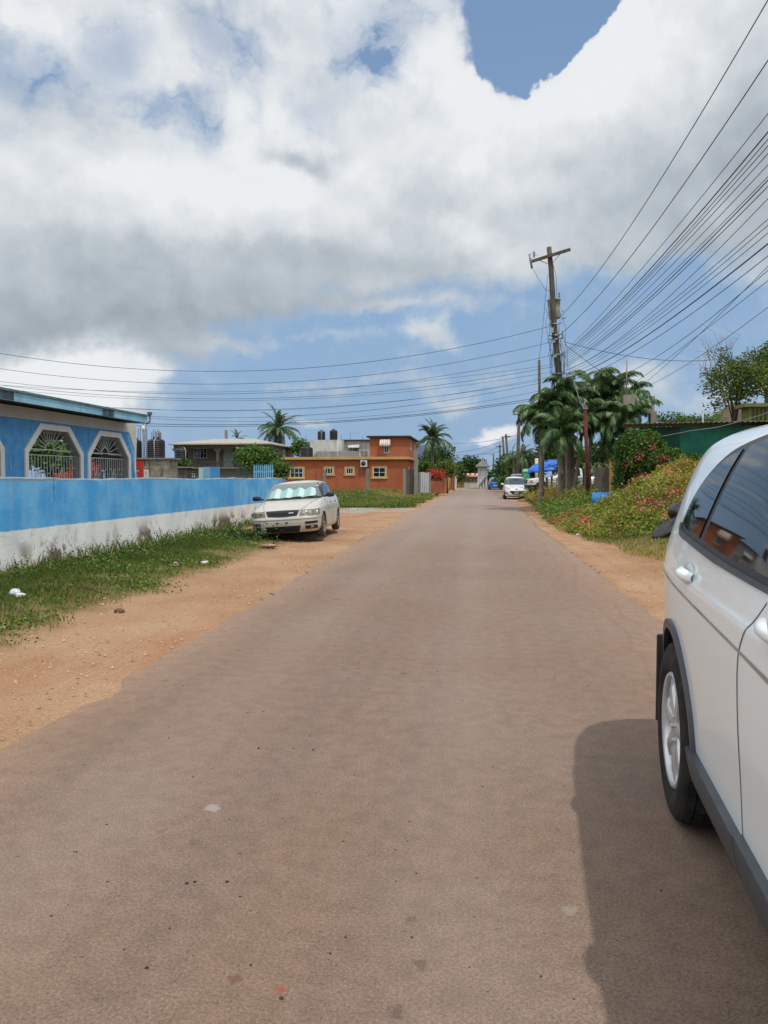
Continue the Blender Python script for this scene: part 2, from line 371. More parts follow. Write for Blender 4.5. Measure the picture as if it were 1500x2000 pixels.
def dirt_mat():
    t = MT('dry_dirt'); x, y, z = t.xyz()[:3]; big = t.noise(.5, 6, .62); med = t.noise(4, 6, .65); fine = t.noise(60, 4, .7)
    c = t.mix(t.mr(big, .3, .7), lin(166, 127, 94, .80), lin(182, 149, 119, .82))
    c = t.mix(t.math('MULTIPLY', t.mr(t.noise(.9, 5, .6, t.map((1, .3, 1))), .5, .68), .6), c, lin(166, 114, 80, .78))
    c = t.mix(t.math('MULTIPLY', t.mr(med, .56, .75), .5), c, lin(150, 108, 76, .8))
    c = t.mix(1.0, c, t.mr(fine, .25, .75, .66, 1.3), 'MULTIPLY')
    c = t.mix(t.math('MULTIPLY', t.mr(t.vor(32), .16, .06), .7), c, lin(205, 185, 160, .8))
    c = t.mix(t.math('MULTIPLY', t.mr(t.vor(21, t.map((1,1,1),(5,3,0))), .12, .05), .7), c, lin(95, 66, 48))
    # soil under the verges and the lots
    wx = t.math('ADD', x, t.math('MULTIPLY', t.math('SUBTRACT', t.noise(.7, 5, .65), .5), 1.6))
    left = t.math('MULTIPLY', t.mr(wx, -4.1, -4.7), t.mr(y, 19, 17)); right = t.math('MULTIPLY', t.mr(wx, 3.1, 4.3), t.mr(y, 3, 8))
    lot = t.math('MULTIPLY', t.mr(y, 36.5, 38), t.mr(wx, -3.6, -4.8)); yard = t.mr(wx, -7.2, -7.8)
    k = t.math('MAXIMUM', t.math('MAXIMUM', left, right), t.math('MAXIMUM', lot, yard))
    g = t.mix(t.mr(med, .35, .65), lin(92, 92, 52, .75), lin(132, 116, 72, .8)); g = t.mix(1.0, g, t.mr(fine, .25, .75, .6, 1.3), 'MULTIPLY')
    c = t.mix(t.math('MULTIPLY', k, .9), c, g)
    t.bump(t.math('ADD', t.math('MULTIPLY', med, 1.5), t.math('ADD', t.math('MULTIPLY', fine, .5), t.math('MULTIPLY', t.vor(32), .25))), .6, .03)
    return t.fin(c, .95, 0, .15)
def wall_mat():
    t = MT('painted_wall'); x, y, z = t.xyz()[:3]; n1 = t.noise(1.3, 6, .6); run = t.noise(1, 6, .65, t.map((1, 5, .35))); fine = t.noise(30, 5, .7)
    bl = t.mix(t.mr(n1, .35, .65), lin(72, 156, 216, 1.0), lin(110, 180, 224, 1.0))
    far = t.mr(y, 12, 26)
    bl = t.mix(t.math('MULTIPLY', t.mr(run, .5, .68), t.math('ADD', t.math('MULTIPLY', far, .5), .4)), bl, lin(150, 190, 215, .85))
    bl = t.mix(t.math('MULTIPLY', t.mr(t.noise(3, 7, .6, t.map((1, 1, .6))), .57, .7), .55), bl, lin(108, 168, 208, .85))
    bl = t.mix(t.math('MULTIPLY', t.mr(t.noise(2.1, 8, .7, t.map((1,1,1), (4,2,7))), .66, .72), .8), bl, lin(130, 150, 150, .7))
    wh = t.mix(t.mr(n1, .3, .7), lin(216, 219, 217, .98), lin(236, 236, 231, 1.0))
    wh = t.mix(t.math('MULTIPLY', t.mr(t.noise(1.1, 8, .68, t.map((1, 1.4, 1.0), (2, 0, 1))), .55, .66), .55), wh, lin(170, 165, 155, .75))
    dz = t.mr(z, .68, .32)
    pk = t.math('MULTIPLY', t.mr(t.noise(1.6, 9, .72, t.map((1, 1, .8), (8, 3, 1)), .6), .465, .50), t.math('ADD', t.math('MULTIPLY', dz, 1.0, True), .05))
    wh = t.mix(t.math('MULTIPLY', pk, t.mr(t.noise(.55, 3), .44, .54)), wh, lin(140, 122, 108, .75))
    wh = t.mix(t.math('MULTIPLY', t.mr(z, .3, .0), t.mr(n1, .3, .6)), wh, lin(150, 128, 104, .75))
    ln = t.math('ADD', z, t.math('MULTIPLY', t.math('SUBTRACT', t.noise(5, 4), .5), .03))
    c = t.mix(t.mr(ln, .722, .732, sm=False), wh, bl)
    tp = t.math('ADD', z, t.math('MULTIPLY', t.math('SUBTRACT', t.noise(4, 6, .7), .5), .1))
    c = t.mix(t.math('MULTIPLY', t.mr(tp, 1.45, 1.475), .85), c, lin(150, 158, 160, .75))
    c = t.mix(t.math('MULTIPLY', t.mr(fine, .55, .7), .22), c, lin(90, 100, 105), )
    # the hairline crack near the left end
    cy = t.math('ADD', y, t.math('MULTIPLY', t.math('SUBTRACT', t.noise(7, 4), .5), .12)); dd = t.math('ABSOLUTE', t.math('SUBTRACT', cy, 11.65))
    c = t.mix(t.math('MULTIPLY', t.mr(dd, .012, .003), t.mr(z, 1.05, 1.2)), c, lin(50, 60, 66))
    t.bump(t.math('ADD', t.noise(22, 5, .65), t.math('MULTIPLY', fine, .5)), .35, .02)
    return t.fin(c, .85, 0, .25)
def plaster(name, c, c2=None, stain=(90, 86, 80), amt=.5, sc=1.2, rough=.88, bsc=25, bst=.3):
    t = MT(name); n1 = t.noise(sc, 6, .62); a = lin(*c, .85); b = lin(*(c2 or c), .85)
    cc = t.mix(t.mr(n1, .3, .7), mul(a, .93), mul(b, 1.05)); run = t.noise(sc, 7, .68, t.map((2.2, 2.2, .35)))
    cc = t.mix(t.math('MULTIPLY', t.mr(run, .5, .72), amt), cc, lin(*stain, .8)); f = t.noise(bsc, 4, .65)
    cc = t.mix(t.math('MULTIPLY', t.mr(f, .5, .75), .25), cc, mul(a, .55)); t.bump(f, bst, .02)
    return t.fin(cc, rough, 0, .2)
m_road = road_mat(); m_dirt = dirt_mat(); m_wall = wall_mat()
m_street = plain('side_street_asphalt', lin(150, 148, 142, .85), .9, .15, .8, .3, 60, dirt=(lin(170, 135, 105, .8), .6, .5))
m_housebl = plaster('rough_blue_render', (92, 164, 222), (108, 176, 228), (52, 112, 172), .5, 5, bsc=14, bst=.9)
m_trim = plaster('cream_trim', (250, 247, 238), stain=(170, 160, 140), amt=.2)
m_beam = plaster('cream_beam', (222, 216, 202), stain=(160, 150, 130), amt=.2)
m_fascia = plaster('pale_blue_fascia', (140, 192, 216), (156, 204, 222), (70, 90, 100), .6, 1.0)
m_fascia2 = plaster('flaked_dark_fascia', (64, 78, 84), (90, 110, 118), (30, 34, 38), .6, 5)
m_inner = plaster('veranda_inside', (170, 168, 160), amt=.2)
m_white = plain('white_paint_metal', (.62, .62, .58), .5, .08)
m_conc = plaster('grey_concrete', (150, 146, 138), (132, 128, 120), (70, 66, 60), .55)
m_concd = plaster('dark_weathered_concrete', (112, 106, 98), (92, 88, 80), (45, 42, 38), .7)
m_graych = plaster('bare_grey_render', (132, 126, 114), (120, 114, 104), (80, 74, 66), .5)
m_roofc = plaster('pale_concrete_roof', (176, 170, 158), stain=(110, 104, 96), amt=.5)
m_darkedge = plaster('dark_roof_edge', (66, 62, 58), stain=(40, 38, 36))
m_orange = plaster('orange_render', (168, 96, 66), (178, 104, 72), (130, 74, 50), .5, .9)
m_orange2 = plaster('faded_orange_render', (176, 112, 88), (168, 104, 80), (140, 86, 68), .4)
m_yel = plaster('yellow_tan_trim', (198, 158, 92), (206, 168, 102), (160, 120, 70), .3)
m_whiter = plaster('white_render', (190, 192, 188), (204, 204, 198), (120, 118, 110), .55)
m_block = plaster('bare_block', (160, 156, 146), stain=(90, 86, 78), amt=.5)
m_red = plaster('red_paint', (190, 66, 56), stain=(120, 40, 36))
m_glass = plain('dark_glass', (.012, .014, .016), .08, .1, spec=.6)
m_tank = plain('black_tank_plastic', (.012, .014, .018), .45, .2)
m_frame = plain('white_window_frame', (.6, .6, .58), .5, .06)
m_blackm = plain('black_metal', (.02, .02, .02), .5)
m_wood = MT('weathered_pole_wood')
_t = m_wood; _g = _t.noise(1, 6, .7, _t.map((30, 30, 1.5))); _c = _t.mix(_t.mr(_g, .3, .7), lin(62, 58, 52, .7), lin(126, 118, 104, .8)); _c = _t.mix(_t.math('MULTIPLY', _t.mr(_t.noise(1.2, 5), .5, .65), .6), _c, lin(84, 66, 50)); _t.bump(_g, .6, .02); m_wood = _t.fin(_c, .9, 0, .2)
m_rust = plain('rusty_iron', lin(96, 40, 32, .9), .8, .35, 6, .4, 30, dirt=(lin(60, 26, 22), .7, 9))
m_galv = plain('galvanised_metal', lin(150, 155, 155), .45, .2, 5, metal=.6)
m_wire = plain('black_cable', (.018, .018, .022), .6)
m_ins = plain('grey_porcelain', (.2, .2, .22), .3)
m_turf = leafmat('grass_blades', [(0, lin(58, 76, 30, .9)), (.4, lin(92, 112, 46)), (.7, lin(134, 138, 70)), (1, lin(184, 164, 108))], .3, .6)
m_dry = leafmat('dry_grass', [(0, lin(120, 116, 56)), (.4, lin(176, 150, 84)), (1, lin(208, 182, 118))], .3, .7)
m_weed = leafmat('weed_leaves', [(0, lin(46, 70, 26)), (.5, lin(84, 112, 42)), (1, lin(142, 154, 70))], .3, .45)
m_leafd = leafmat('dark_leaves', [(0, lin(22, 44, 18)), (.5, lin(44, 74, 30)), (.85, lin(76, 108, 44)), (1, lin(120, 146, 66))], .25, .45)
m_leafm = leafmat('green_leaves', [(0, lin(34, 62, 22)), (.5, lin(66, 102, 36)), (1, lin(126, 152, 64))], .3, .45)
m_leafy = leafmat('yellow_green_leaves', [(0, lin(46, 66, 26)), (.5, lin(82, 104, 42)), (1, lin(150, 154, 78))], .35, .45)
m_boug = leafmat('bougainvillea_leaves', [(0, lin(62, 88, 34)), (.32, lin(116, 138, 54)), (.58, lin(168, 168, 80)), (.8, lin(188, 142, 94)), (1, lin(206, 140, 118))], .35, .5, (1.1, lin(225, 214, 185)))
m_pink = leafmat('pink_flowers', [(0, lin(190, 44, 84)), (.5, lin(226, 84, 120)), (1, lin(238, 140, 150))], .35, .6)
m_redfl = leafmat('red_flowers', [(0, lin(160, 26, 26)), (.6, lin(206, 52, 48)), (1, lin(224, 100, 80))], .3, .6)
m_palm = leafmat('palm_leaflets', [(0, lin(22, 44, 22)), (.45, lin(56, 88, 44)), (.8, lin(110, 140, 84)), (1, lin(180, 186, 140))], .22, .33)
m_palmold = leafmat('dry_palm_leaflets', [(0, lin(96, 90, 60)), (.6, lin(146, 136, 96)), (1, lin(176, 166, 124))], .2, .6)
m_bark = plain('grey_bark', lin(140, 128, 112, .8), .9, .3, 5, .6, 25, dirt=(lin(74, 62, 50), .6, 3))
m_twig = plain('dark_twigs', lin(70, 60, 48), .9, .3, 8)
m_blueroof = plain('blue_tarpaulin', lin(28, 108, 210, .85), .5, .2, 3, .3, 6)
m_green = plain('green_painted_sheet', lin(14, 104, 80, .9), .6, .25, 2, dirt=(lin(10, 70, 56), .6, 1.2))
m_greend = plain('dark_green_sheet', lin(18, 66, 46, .9), .7, .25, 2)
m_drum = plain('blue_plastic_drum', lin(36, 116, 180, .85), .4, .12, 4, dirt=(lin(80, 130, 170), .4, 5))

# ------------------------------------------------------------ ground
def sst(v, a, b):
    t = np.clip((v-a)/(b-a), 0, 1); return t*t*(3-2*t)
def gz(x, y):
    x = np.asarray(x, dtype=float); y = np.asarray(y, dtype=float)
    z = .10*sst(-x, 3.9, 5.6)*sst(-y, -27, -23) + .45*sst(-x, 4.2, 8.5)*sst(y, 42, 58)
    z = z + (.45*sst(x, 2.5, 4.6)*sst(y, 17, 30) + .10*sst(x, 3.0, 4.5)*sst(y, 8, 14))
    return z
def g1(x, y): return float(gz(x, y))
xs = np.unique(np.round(np.concatenate([-np.geomspace(10, 500, 24), np.arange(-9.6, 9.8, .2), np.geomspace(10, 500, 24)]), 3))
ys = np.unique(np.round(np.concatenate([[-60, -30, -15, -8, -4], np.arange(-2, 46, .25), np.arange(46, 130, 2), np.geomspace(130, 1500, 14)]), 3))
X, Y = np.meshgrid(xs, ys); Z = gz(X, Y)
inr = (X > -2.9) & (X < 2.3)
bumpz = (np.sin(X*2.3+np.sin(Y*1.1)*1.5)*np.sin(Y*1.7+X)*.012 + rng.normal(0, .004, X.shape))
Z = Z + np.where(inr, -.012, bumpz-.008*(np.abs(X) < 3.4))
V = np.stack([X, Y, Z], -1).reshape(-1, 3); ny, nx = X.shape
I = (np.arange(ny-1)[:, None]*nx+np.arange(nx-1)[None, :]).ravel(); Fq = np.stack([I, I+1, I+nx+1, I+nx], -1)
tag(link('ground', fastmesh('ground', V, Fq, m_dirt, smooth=True)), 'orange brown dry dirt ground beside the road', 'ground', kind='structure')
def strip(name, xl, xr, ysq, mat, label, z=0.0, zf=None, jit=.05):
    vs = []; fs = []; K = 6
    for i, y in enumerate(ysq):
        a = xl(y)+rng.normal(0, jit); b_ = xr(y)+rng.normal(0, jit)
        for k in range(K+1):
            x = a+(b_-a)*k/K; vs.append((x, y, (zf(x, y) if zf else 0)+z))
        if i:
            for k in range(K): q = (i-1)*(K+1)+k; fs.append((q, q+1, q+K+2, q+K+1))
    return tag(link(name, fastmesh(name, vs, fs, mat, smooth=True)), label, name.replace('_', ' '), kind='structure')
ry = np.concatenate([np.arange(-12, 50, .22), np.arange(50, 118, 1.0)])
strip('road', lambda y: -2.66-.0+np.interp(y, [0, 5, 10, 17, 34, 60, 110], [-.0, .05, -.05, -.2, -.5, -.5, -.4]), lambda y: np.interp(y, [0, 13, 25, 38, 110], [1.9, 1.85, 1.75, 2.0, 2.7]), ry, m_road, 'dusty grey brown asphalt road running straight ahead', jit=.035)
strip('side_street', lambda y: -60, lambda y: -3.05, np.arange(32.6, 38.4, .3), m_street, 'pale grey side street joining the road on the left', z=-.004, zf=lambda x, y: g1(x, y)*1.0+.02*(x < -4), jit=.03)

# ------------------------------------------------------------ grass and weeds (numpy leaf clouds)
def blades(n, xy, zf, h, w, lean=.5):
    x, y = xy(n); n = len(x); z = zf(x, y); a = rng.uniform(0, 2*np.pi, n); hh = h*rng.uniform(.35, 1.15, n)
    la = rng.uniform(0, 2*np.pi, n); ll = hh*rng.uniform(.1, lean*1.6, n); dx, dy = np.cos(a)*w/2, np.sin(a)*w/2
    ex, ey = np.cos(la)*ll, np.sin(la)*ll
    p = [np.stack([x-dx, y-dy, z-.01], -1), np.stack([x+dx, y+dy, z-.01], -1), np.stack([x+dx*.8+ex*.35, y+dy*.8+ey*.35, z+hh*.6], -1), np.stack([x+ex, y+ey, z+hh], -1)]
    return np.stack(p, 1).reshape(-1, 3), np.arange(4*n).reshape(n, 4)
def leaves(C, size, flat=.5, asp=.55, fold=.15):
    """one kite-shaped leaf at every centre"""
    n = len(C); a = rng.normal(size=(n, 3)); a[:, 2] *= flat; a /= np.linalg.norm(a, axis=1)[:, None]+1e-9
    b_ = rng.normal(size=(n, 3)); b_ -= a*np.sum(a*b_, 1)[:, None]; b_ /= np.linalg.norm(b_, axis=1)[:, None]+1e-9
    s = (np.asarray(size)*rng.uniform(.6, 1.3, n))[:, None]
    p = [C-a*s*.5, C+b_*s*asp*.5+a*s*.05, C+a*s*.5, C-b_*s*asp*.5+a*s*.05]
    return np.stack(p, 1).reshape(-1, 3), np.arange(4*n).reshape(n, 4)
def cat(parts):
    Vs = []; Fs = []; o = 0
    for v, f in parts: Vs.append(v); Fs.append(f+o); o += len(v)
    return np.concatenate(Vs), np.concatenate(Fs)
def patchy(x, y, s=1.0, seed=0.0):
    return (np.sin(x*1.7*s+seed)+np.sin(y*1.1*s+seed*2+1.3*np.sin(x*s))+np.sin((x+y)*2.9*s+seed)*.7+np.sin((x*.7-y)*5.1*s+seed)*.5)/3.2
def wedge(y):   # grass edge along the left verge
    return np.interp(y, [0, 7, 9.7, 13.5, 17, 18.5, 20], [-4.45, -4.45, -4.4, -4.55, -4.95, -5.3, -5.8])+.16*np.sin(y*2.1)+.1*np.sin(y*5.3)
def vxy(n):
    x = rng.uniform(-6.84, -4.0, n*2); y = 5+15*rng.uniform(0, 1, n*2)**1.15
    e = wedge(y)+rng.normal(0, .12, n*2); d = e-x; k = (d > 0) & (rng.uniform(0, 1, n*2) < .25+.9*np.clip(d/1.0, 0, 1)) & (patchy(x, y, 1.6) > -.62+rng.normal(0, .25, n*2))
    return x[k][:n], y[k][:n]
v1 = blades(42000, vxy, gz, .065, .010); r1 = rng.beta(2, 2.2, len(v1[1])); cx = v1[0][::4, 0]; cy_ = v1[0][::4, 1]
r1 = np.clip(r1*.6+.35*np.clip(1-(wedge(cy_)-cx)/.9, 0, 1)+.12*patchy(cx, cy_, .8, 2), 0, 1)
tag(link('grass', fastmesh('grass', *v1, m_turf, rnd=r1)), 'short green grass between the blue wall and the dirt', 'grass', kind='stuff')
def clump_leaves(n, xy, zf, h, size, k=14, spread=.11):
    x, y = xy(n); n = len(x); C = np.repeat(np.stack([x, y, zf(x, y)], -1), k, 0); hh = np.repeat(h*rng.uniform(.4, 1.3, n), k)
    C[:, :2] += rng.normal(0, spread, (len(C), 2)); C[:, 2] += hh*rng.uniform(.15, 1, len(C))
    return leaves(C, size, .45)
def wxy(n):
    x, y = vxy(n*3); k = (patchy(x, y, 1.1, 3) > .02) | (x < -6.5); return x[k][:n], y[k][:n]
def basexy(n):
    y = 5+20*rng.uniform(0, 1, n); return -6.82+np.abs(rng.normal(0, .12, n)), y
wv, wf = cat([clump_leaves(1100, wxy, gz, .09, .045, 16), clump_leaves(150, basexy, gz, .26, .045, 18, .06)])
tag(link('broadleaf_weeds', fastmesh('broadleaf_weeds', wv, wf, m_weed, rnd=rng.beta(2, 2, len(wf)))), 'low leafy weeds along the foot of the blue wall', 'weeds', kind='stuff')
bv, bf = blades(900, basexy, gz, .26, .012, .3)
tag(link('tall_grass', fastmesh('tall_grass', bv, bf, m_turf, rnd=rng.beta(2, 2, len(bf)))), 'taller grass stalks against the foot of the blue wall', 'grass', kind='stuff')
# lot across the side street
def lotxy(n):
    y = 38.7+24*rng.uniform(0, 1, n*2)**1.2; x = -3.4-rng.uniform(0, 1, n*2)*(y*.5-3)
    e = -3.6-.35*np.sin(y*.9)-.25*np.sin(y*2.3); k = (x < e+rng.normal(0, .2, len(x))) & (patchy(x, y, .7, 5) > -.55+rng.normal(0, .2, n*2)); return x[k][:n], y[k][:n]
lv, lf_ = blades(60000, lotxy, gz, .13, .03); cx = lv[::4, 0]; cy_ = lv[::4, 1]; r = np.clip(rng.beta(2, 2.4, len(lf_))*.6+.12+.35*sst(cy_, 50, 62)+.28*patchy(cx, cy_, .5, 1), 0, 1)
tag(link('lot_grass', fastmesh('lot_grass', lv, lf_, m_turf, rnd=r)), 'green and dry grass on the empty lot before the orange house', 'grass', kind='stuff')
lw = clump_leaves(420, lambda n: (lambda x, y: (x[patchy(x, y, .6, 4) > .1], y[patchy(x, y, .6, 4) > .1]))(*lotxy(n*3)), gz, .28, .12, 14, .25)
tag(link('lot_weeds', fastmesh('lot_weeds', *lw, m_weed, rnd=rng.beta(2, 2, len(lw[1])))), 'clumps of leafy weeds on the empty lot', 'weeds', kind='stuff')
# far left verge, right verge
def fv(n):
    y = rng.uniform(62, 112, n); x = -3.9-rng.uniform(0, 1, n)**1.5*5; return x, y
def rv(n):
    y = 9+60*rng.uniform(0, 1, n*2)**1.4; e = np.interp(y, [9, 13.5, 16, 20, 28, 40, 70], [3.9, 3.25, 2.95, 2.5, 2.3, 2.75, 3.3])+.12*np.sin(y*1.9)
    x = e+rng.exponential(1.3, n*2); k = (rng.uniform(0, 1, n*2) < .35+.8*(x-e)) & (x < 9); return x[k][:n], y[k][:n]
q = blades(14000, fv, gz, .3, .05); tag(link('verge_grass', fastmesh('verge_grass', *q, m_turf, rnd=np.clip(rng.beta(2, 2, len(q[1]))+.2, 0, 1))), 'rough grass on the far left verge past the orange house', 'grass', kind='stuff')
q = blades(42000, rv, gz, .085, .016); cy_ = q[0][::4, 1]; r = np.clip(rng.beta(2, 2, len(q[1]))*.7+.12+.4*np.exp(-((cy_-14.5)/3.5)**2), 0, 1)
tag(link('roadside_grass', fastmesh('roadside_grass', *q, m_turf, rnd=r)), 'patchy grass along the right edge of the road', 'grass', kind='stuff')
def dr(n):
    y = rng.uniform(36, 52, n); x = 3.0+rng.uniform(0, 1, n)*2.4; return x, y
q = blades(16000, dr, gz, .5, .03, .7); tag(link('dry_grass', fastmesh('dry_grass', *q, m_dry, rnd=rng.beta(2, 2, len(q[1])))), 'straw coloured dry grass behind the utility pole', 'grass', kind='stuff')
q = clump_leaves(520, lambda n: (lambda x, y: (x[(y > 28) | (x < 3.6)], y[(y > 28) | (x < 3.6)]))(rng.uniform(2.6, 4.6, n), rng.uniform(24, 36, n)), gz, .5, .09, 22, .22)
tag(link('ground_cover', fastmesh('ground_cover', *q, m_weed, rnd=rng.beta(2.4, 1.6, len(q[1])))), 'leafy green ground cover round the rusty pole', 'weeds', kind='stuff')
q = clump_leaves(260, lambda n: (rng.uniform(2.9, 6.0, n), rng.uniform(40, 60, n)), gz, .8, .11, 26, .28)
tag(link('verge_weeds', fastmesh('verge_weeds', *q, m_weed, rnd=rng.beta(2, 2, len(q[1])))), 'tall weeds beside the parked white hatchback', 'weeds', kind='stuff')
# ------------------------------------------------------------ blue house and boundary wall
WX = -6.85; YE = 26.1
mb = MB()
top = [(y, 1.5+.012*math.sin(y*1.3)+random.uniform(-.008, .008)) for y in np.arange(-6, YE, .18)]+[(YE, 1.49)]
P = []
for y, z in top: P.append([(WX, y, -.15), (WX, y, .4), (WX, y, 1.0), (WX, y, z-.02), (WX-.02, y, z), (WX-.13, y, z+random.uniform(-.006, .01)), (WX-.15, y, z-.02), (WX-.15, y, -.15)])
mb.grid(P, False); mb.add(P[0], [tuple(range(8))]); mb.add(P[-1], [tuple(range(8))])
tag(mb.build('boundary_wall', m_wall), 'long low wall painted blue above and peeling white below', 'wall')
h = root('blue_house', (-10, 10, 0), 'bright blue single storey house with octagonal grilled openings and flat roof', 'house')
hx = -8.95; HY0, HY1 = 3.0, at(263, 900, 1).y and 19.85
def onx(px, py, x):                 # pixel onto the plane x = const
    d = ray(px, py); return Vector((0, 0, H))+d*(x/d.x)
def octa(y0, y1, z0, z1, c): return [(y0, z0), (y1, z0), (y1, z1-c), (y1-c, z1), (y0+c, z1), (y0, z1-c)]
ops = []
for a, b_ in ((47, 161), (170, 254)):
    y0, y1 = onx(a, 900, hx).y, onx(b_, 900, hx).y; ops.append((y0+.12, y1-.12))
w0 = ops[0]; gap = ops[1][0]-ops[0][1]; wd = ops[0][1]-ops[0][0]
ops.insert(0, (w0[0]-gap-wd-.45, w0[0]-gap-.45)); ops.insert(0, (ops[0][0]-gap-wd, ops[0][0]-gap))
HY1 = onx(264, 900, hx).y
ZT = 2.50; ZS = .55; ch = .5
holes = [octa(a, b_, ZS, ZT, ch) for a, b_ in ops]
fx = lambda u, v, w: (hx-w, u, v)
MB().poly([(HY0, 0), (HY1, 0), (HY1, 2.66), (HY0, 2.66)], holes, .18, fx).build('wall', m_housebl, h, True)
# end wall with its own opening, back wall, floor, ceiling
fy = lambda u, v, w: (u, HY1-w, v)
MB().poly([(hx-.18, 0), (-13.2, 0), (-13.2, 2.66), (hx-.18, 2.66)], [octa(-12.7, hx-.75, .8, ZT, ch)], .18, fy).build('end_wall', m_inner, h, True)
b = MB(); b.box(-13.4, HY0, 0, -13.2, HY1, 2.66); b.box(-13.2, HY0, 0, hx-.19, HY1-.2, .12); b.build('veranda_back_wall', m_inner, h, True)
b = MB(); b.box(-13.2, HY0, 2.6, hx-.19, HY1-.2, 2.655); b.build('veranda_ceiling', plain('brown_ceiling', lin(110, 100, 88, .7), .9), h, True)
b = MB(); b.box(hx-.2, HY0, 2.665, hx+.012, HY1+.02, 2.9); b.box(-13.4, HY1-.2, 2.665, hx-.2, HY1+.02, 2.9)
b.poly([(HY1-.05, 0), (HY1+.02, 0), (HY1+.02, 2.663), (HY1-.34, 2.663), (HY1-.05, 2.25)], [], -.014, fx)
b.build('beam', m_beam, h, True)
# roof slab: sloping fascia with flaked parts
zr0, zr1 = 2.93, 3.08; ex = -8.42; ye = onx(295, 812, ex).y-.42
r = MB(); r.box(-14.5, HY0-2, zr0+.0, ex, ye, zr1); r.build('roof', m_darkedge, h, True)
f = MB(); f.box(ex+.002, HY0-2, zr0-.04, ex+.06, ye+.06, zr1-.03); f.box(-14.5, ye+.002, zr0-.04, ex, ye+.06, zr1-.03)
fo = f.build('fascia', m_fascia, h, True)
f = MB(); f.box(ex+.002, HY0-2, zr1-.028, ex+.085, ye+.085, zr1+.015); f.build('drip_edge', plaster('weathered_drip_edge', (118, 150, 158), (84, 110, 118), (44, 54, 58), .7, 3), h, True)
for a, b_ in ((-30, 27), (200, 222)):
    f = MB(); ya, yb = onx(a, 800, ex+.06).y, onx(b_, 800, ex+.06).y; f.box(ex+.061, ya, zr0-.03, ex+.068, yb, zr1-.035)
    f.build('flaked_patch', m_fascia2, h, True)
f = MB(); p = Vector((ex+.1, ye+.12, zr1)); f.cbox(p+Vector((0, 0, .05)), (.09, .09, .08)); f.tube([p+Vector((0,0,.02)), p+Vector((0, 0, -.15)), p+Vector((-.05, -.1, -.22))], .025); f.build('roof_spout', plain('grey_pipe', (.1, .12, .13), .6), h, True)
t = MB(); p = onx(280, 822, -8.7); t.tube([p+Vector((0,0,.1)), p+Vector((0,0,-.12))], .008); lp = t.build('lamp', m_blackm, h, True)
t = MB(); t.ell(p+Vector((0,0,-.2)), (.05, .05, .08)); link_o = t.build('bulb', plain('white_bulb', (.7,.7,.68), .3), lp); 
link_o.matrix_parent_inverse = Matrix.Identity(4)
lp2 = lp.matrix_parent_inverse
# trims and grilles
for i, (a, b_) in enumerate(ops):
    o = octa(a-.12, b_+.12, .3, ZT+.12, ch+.05); MB().poly(o, [octa(a, b_, ZS, ZT, ch)], -.03, fx).build('window_trim', m_trim, h, True)
    MB().poly(octa(a-.02, b_+.02, ZS-.02, ZT+.02, ch), [octa(a+.006, b_-.006, ZS+.006, ZT-.006, ch)], .19, lambda u, v, w: (hx-.004-w, u, v)).build('opening_reveal', m_inner, h, True)
    g = MB(); xg = hx-.12; cxm = (a+b_)/2; zb = 1.98
    L = lambda q, w, r_=.008: g.tube([(xg, q[0], q[1]), (xg, w[0], w[1])], r_, 4, smooth=False)
    nb = 18; yy = [a+(b_-a)*k/nb for k in range(nb+1)]
    for k, y in enumerate(yy): L((y, ZS), (y, zb))
    for z in (ZS+.01, zb, zb+.12, 1.2): L((a, z), (b_, z), .010)
    for k in range(nb):
        for z in ([1.72, 1.42, 1.05] if k % 2 else [1.6, 1.3, .95]): L((yy[k], z), (yy[k+1], z))
    for c in (nb//4+1, 3*nb//4):
        yc = yy[c]; w_ = (b_-a)/nb*1.4
        for s in (-1, 1):
            L((yc, 1.72), (yc+s*w_, 1.35)); L((yc+s*w_, 1.35), (yc-s*w_*.3, .95)); L((yc, 1.5), (yc+s*w_*.8, 1.1))
    for k in range(0, 13):
        an = math.pi*k/12; ra, rb = .16, min((b_-a)/2/max(abs(math.cos(an)), .01), .52/max(math.sin(an), .01))*.97
        rb = min(rb, 1.0)
        L((cxm+ra*math.cos(an), zb+.1+ra*math.sin(an)), (cxm+rb*math.cos(an), zb+.1+rb*math.sin(an)))
        if k < 12:
            an2 = math.pi*(k+1)/12; rb2 = min(1.0, min((b_-a)/2/max(abs(math.cos(an2)), .01), .42/max(math.sin(an2), .01))*.97); pr = None
            for j in range(5):
                f_ = j/4; aa = an+(an2-an)*f_; rr_ = (rb+(rb2-rb)*f_)*(.92-.1*math.sin(math.pi*f_)); q = (cxm+rr_*math.cos(aa), zb+.1+rr_*math.sin(aa))
                if pr: L(pr, q, .006)
                pr = q
    pr = None
    for k in range(13):
        an = math.pi*k/12; q = (cxm+.16*math.cos(an), zb+.1+.16*math.sin(an))
        if pr: L(pr, q)
        pr = q
    g.build('window_grille', m_white, h, True)

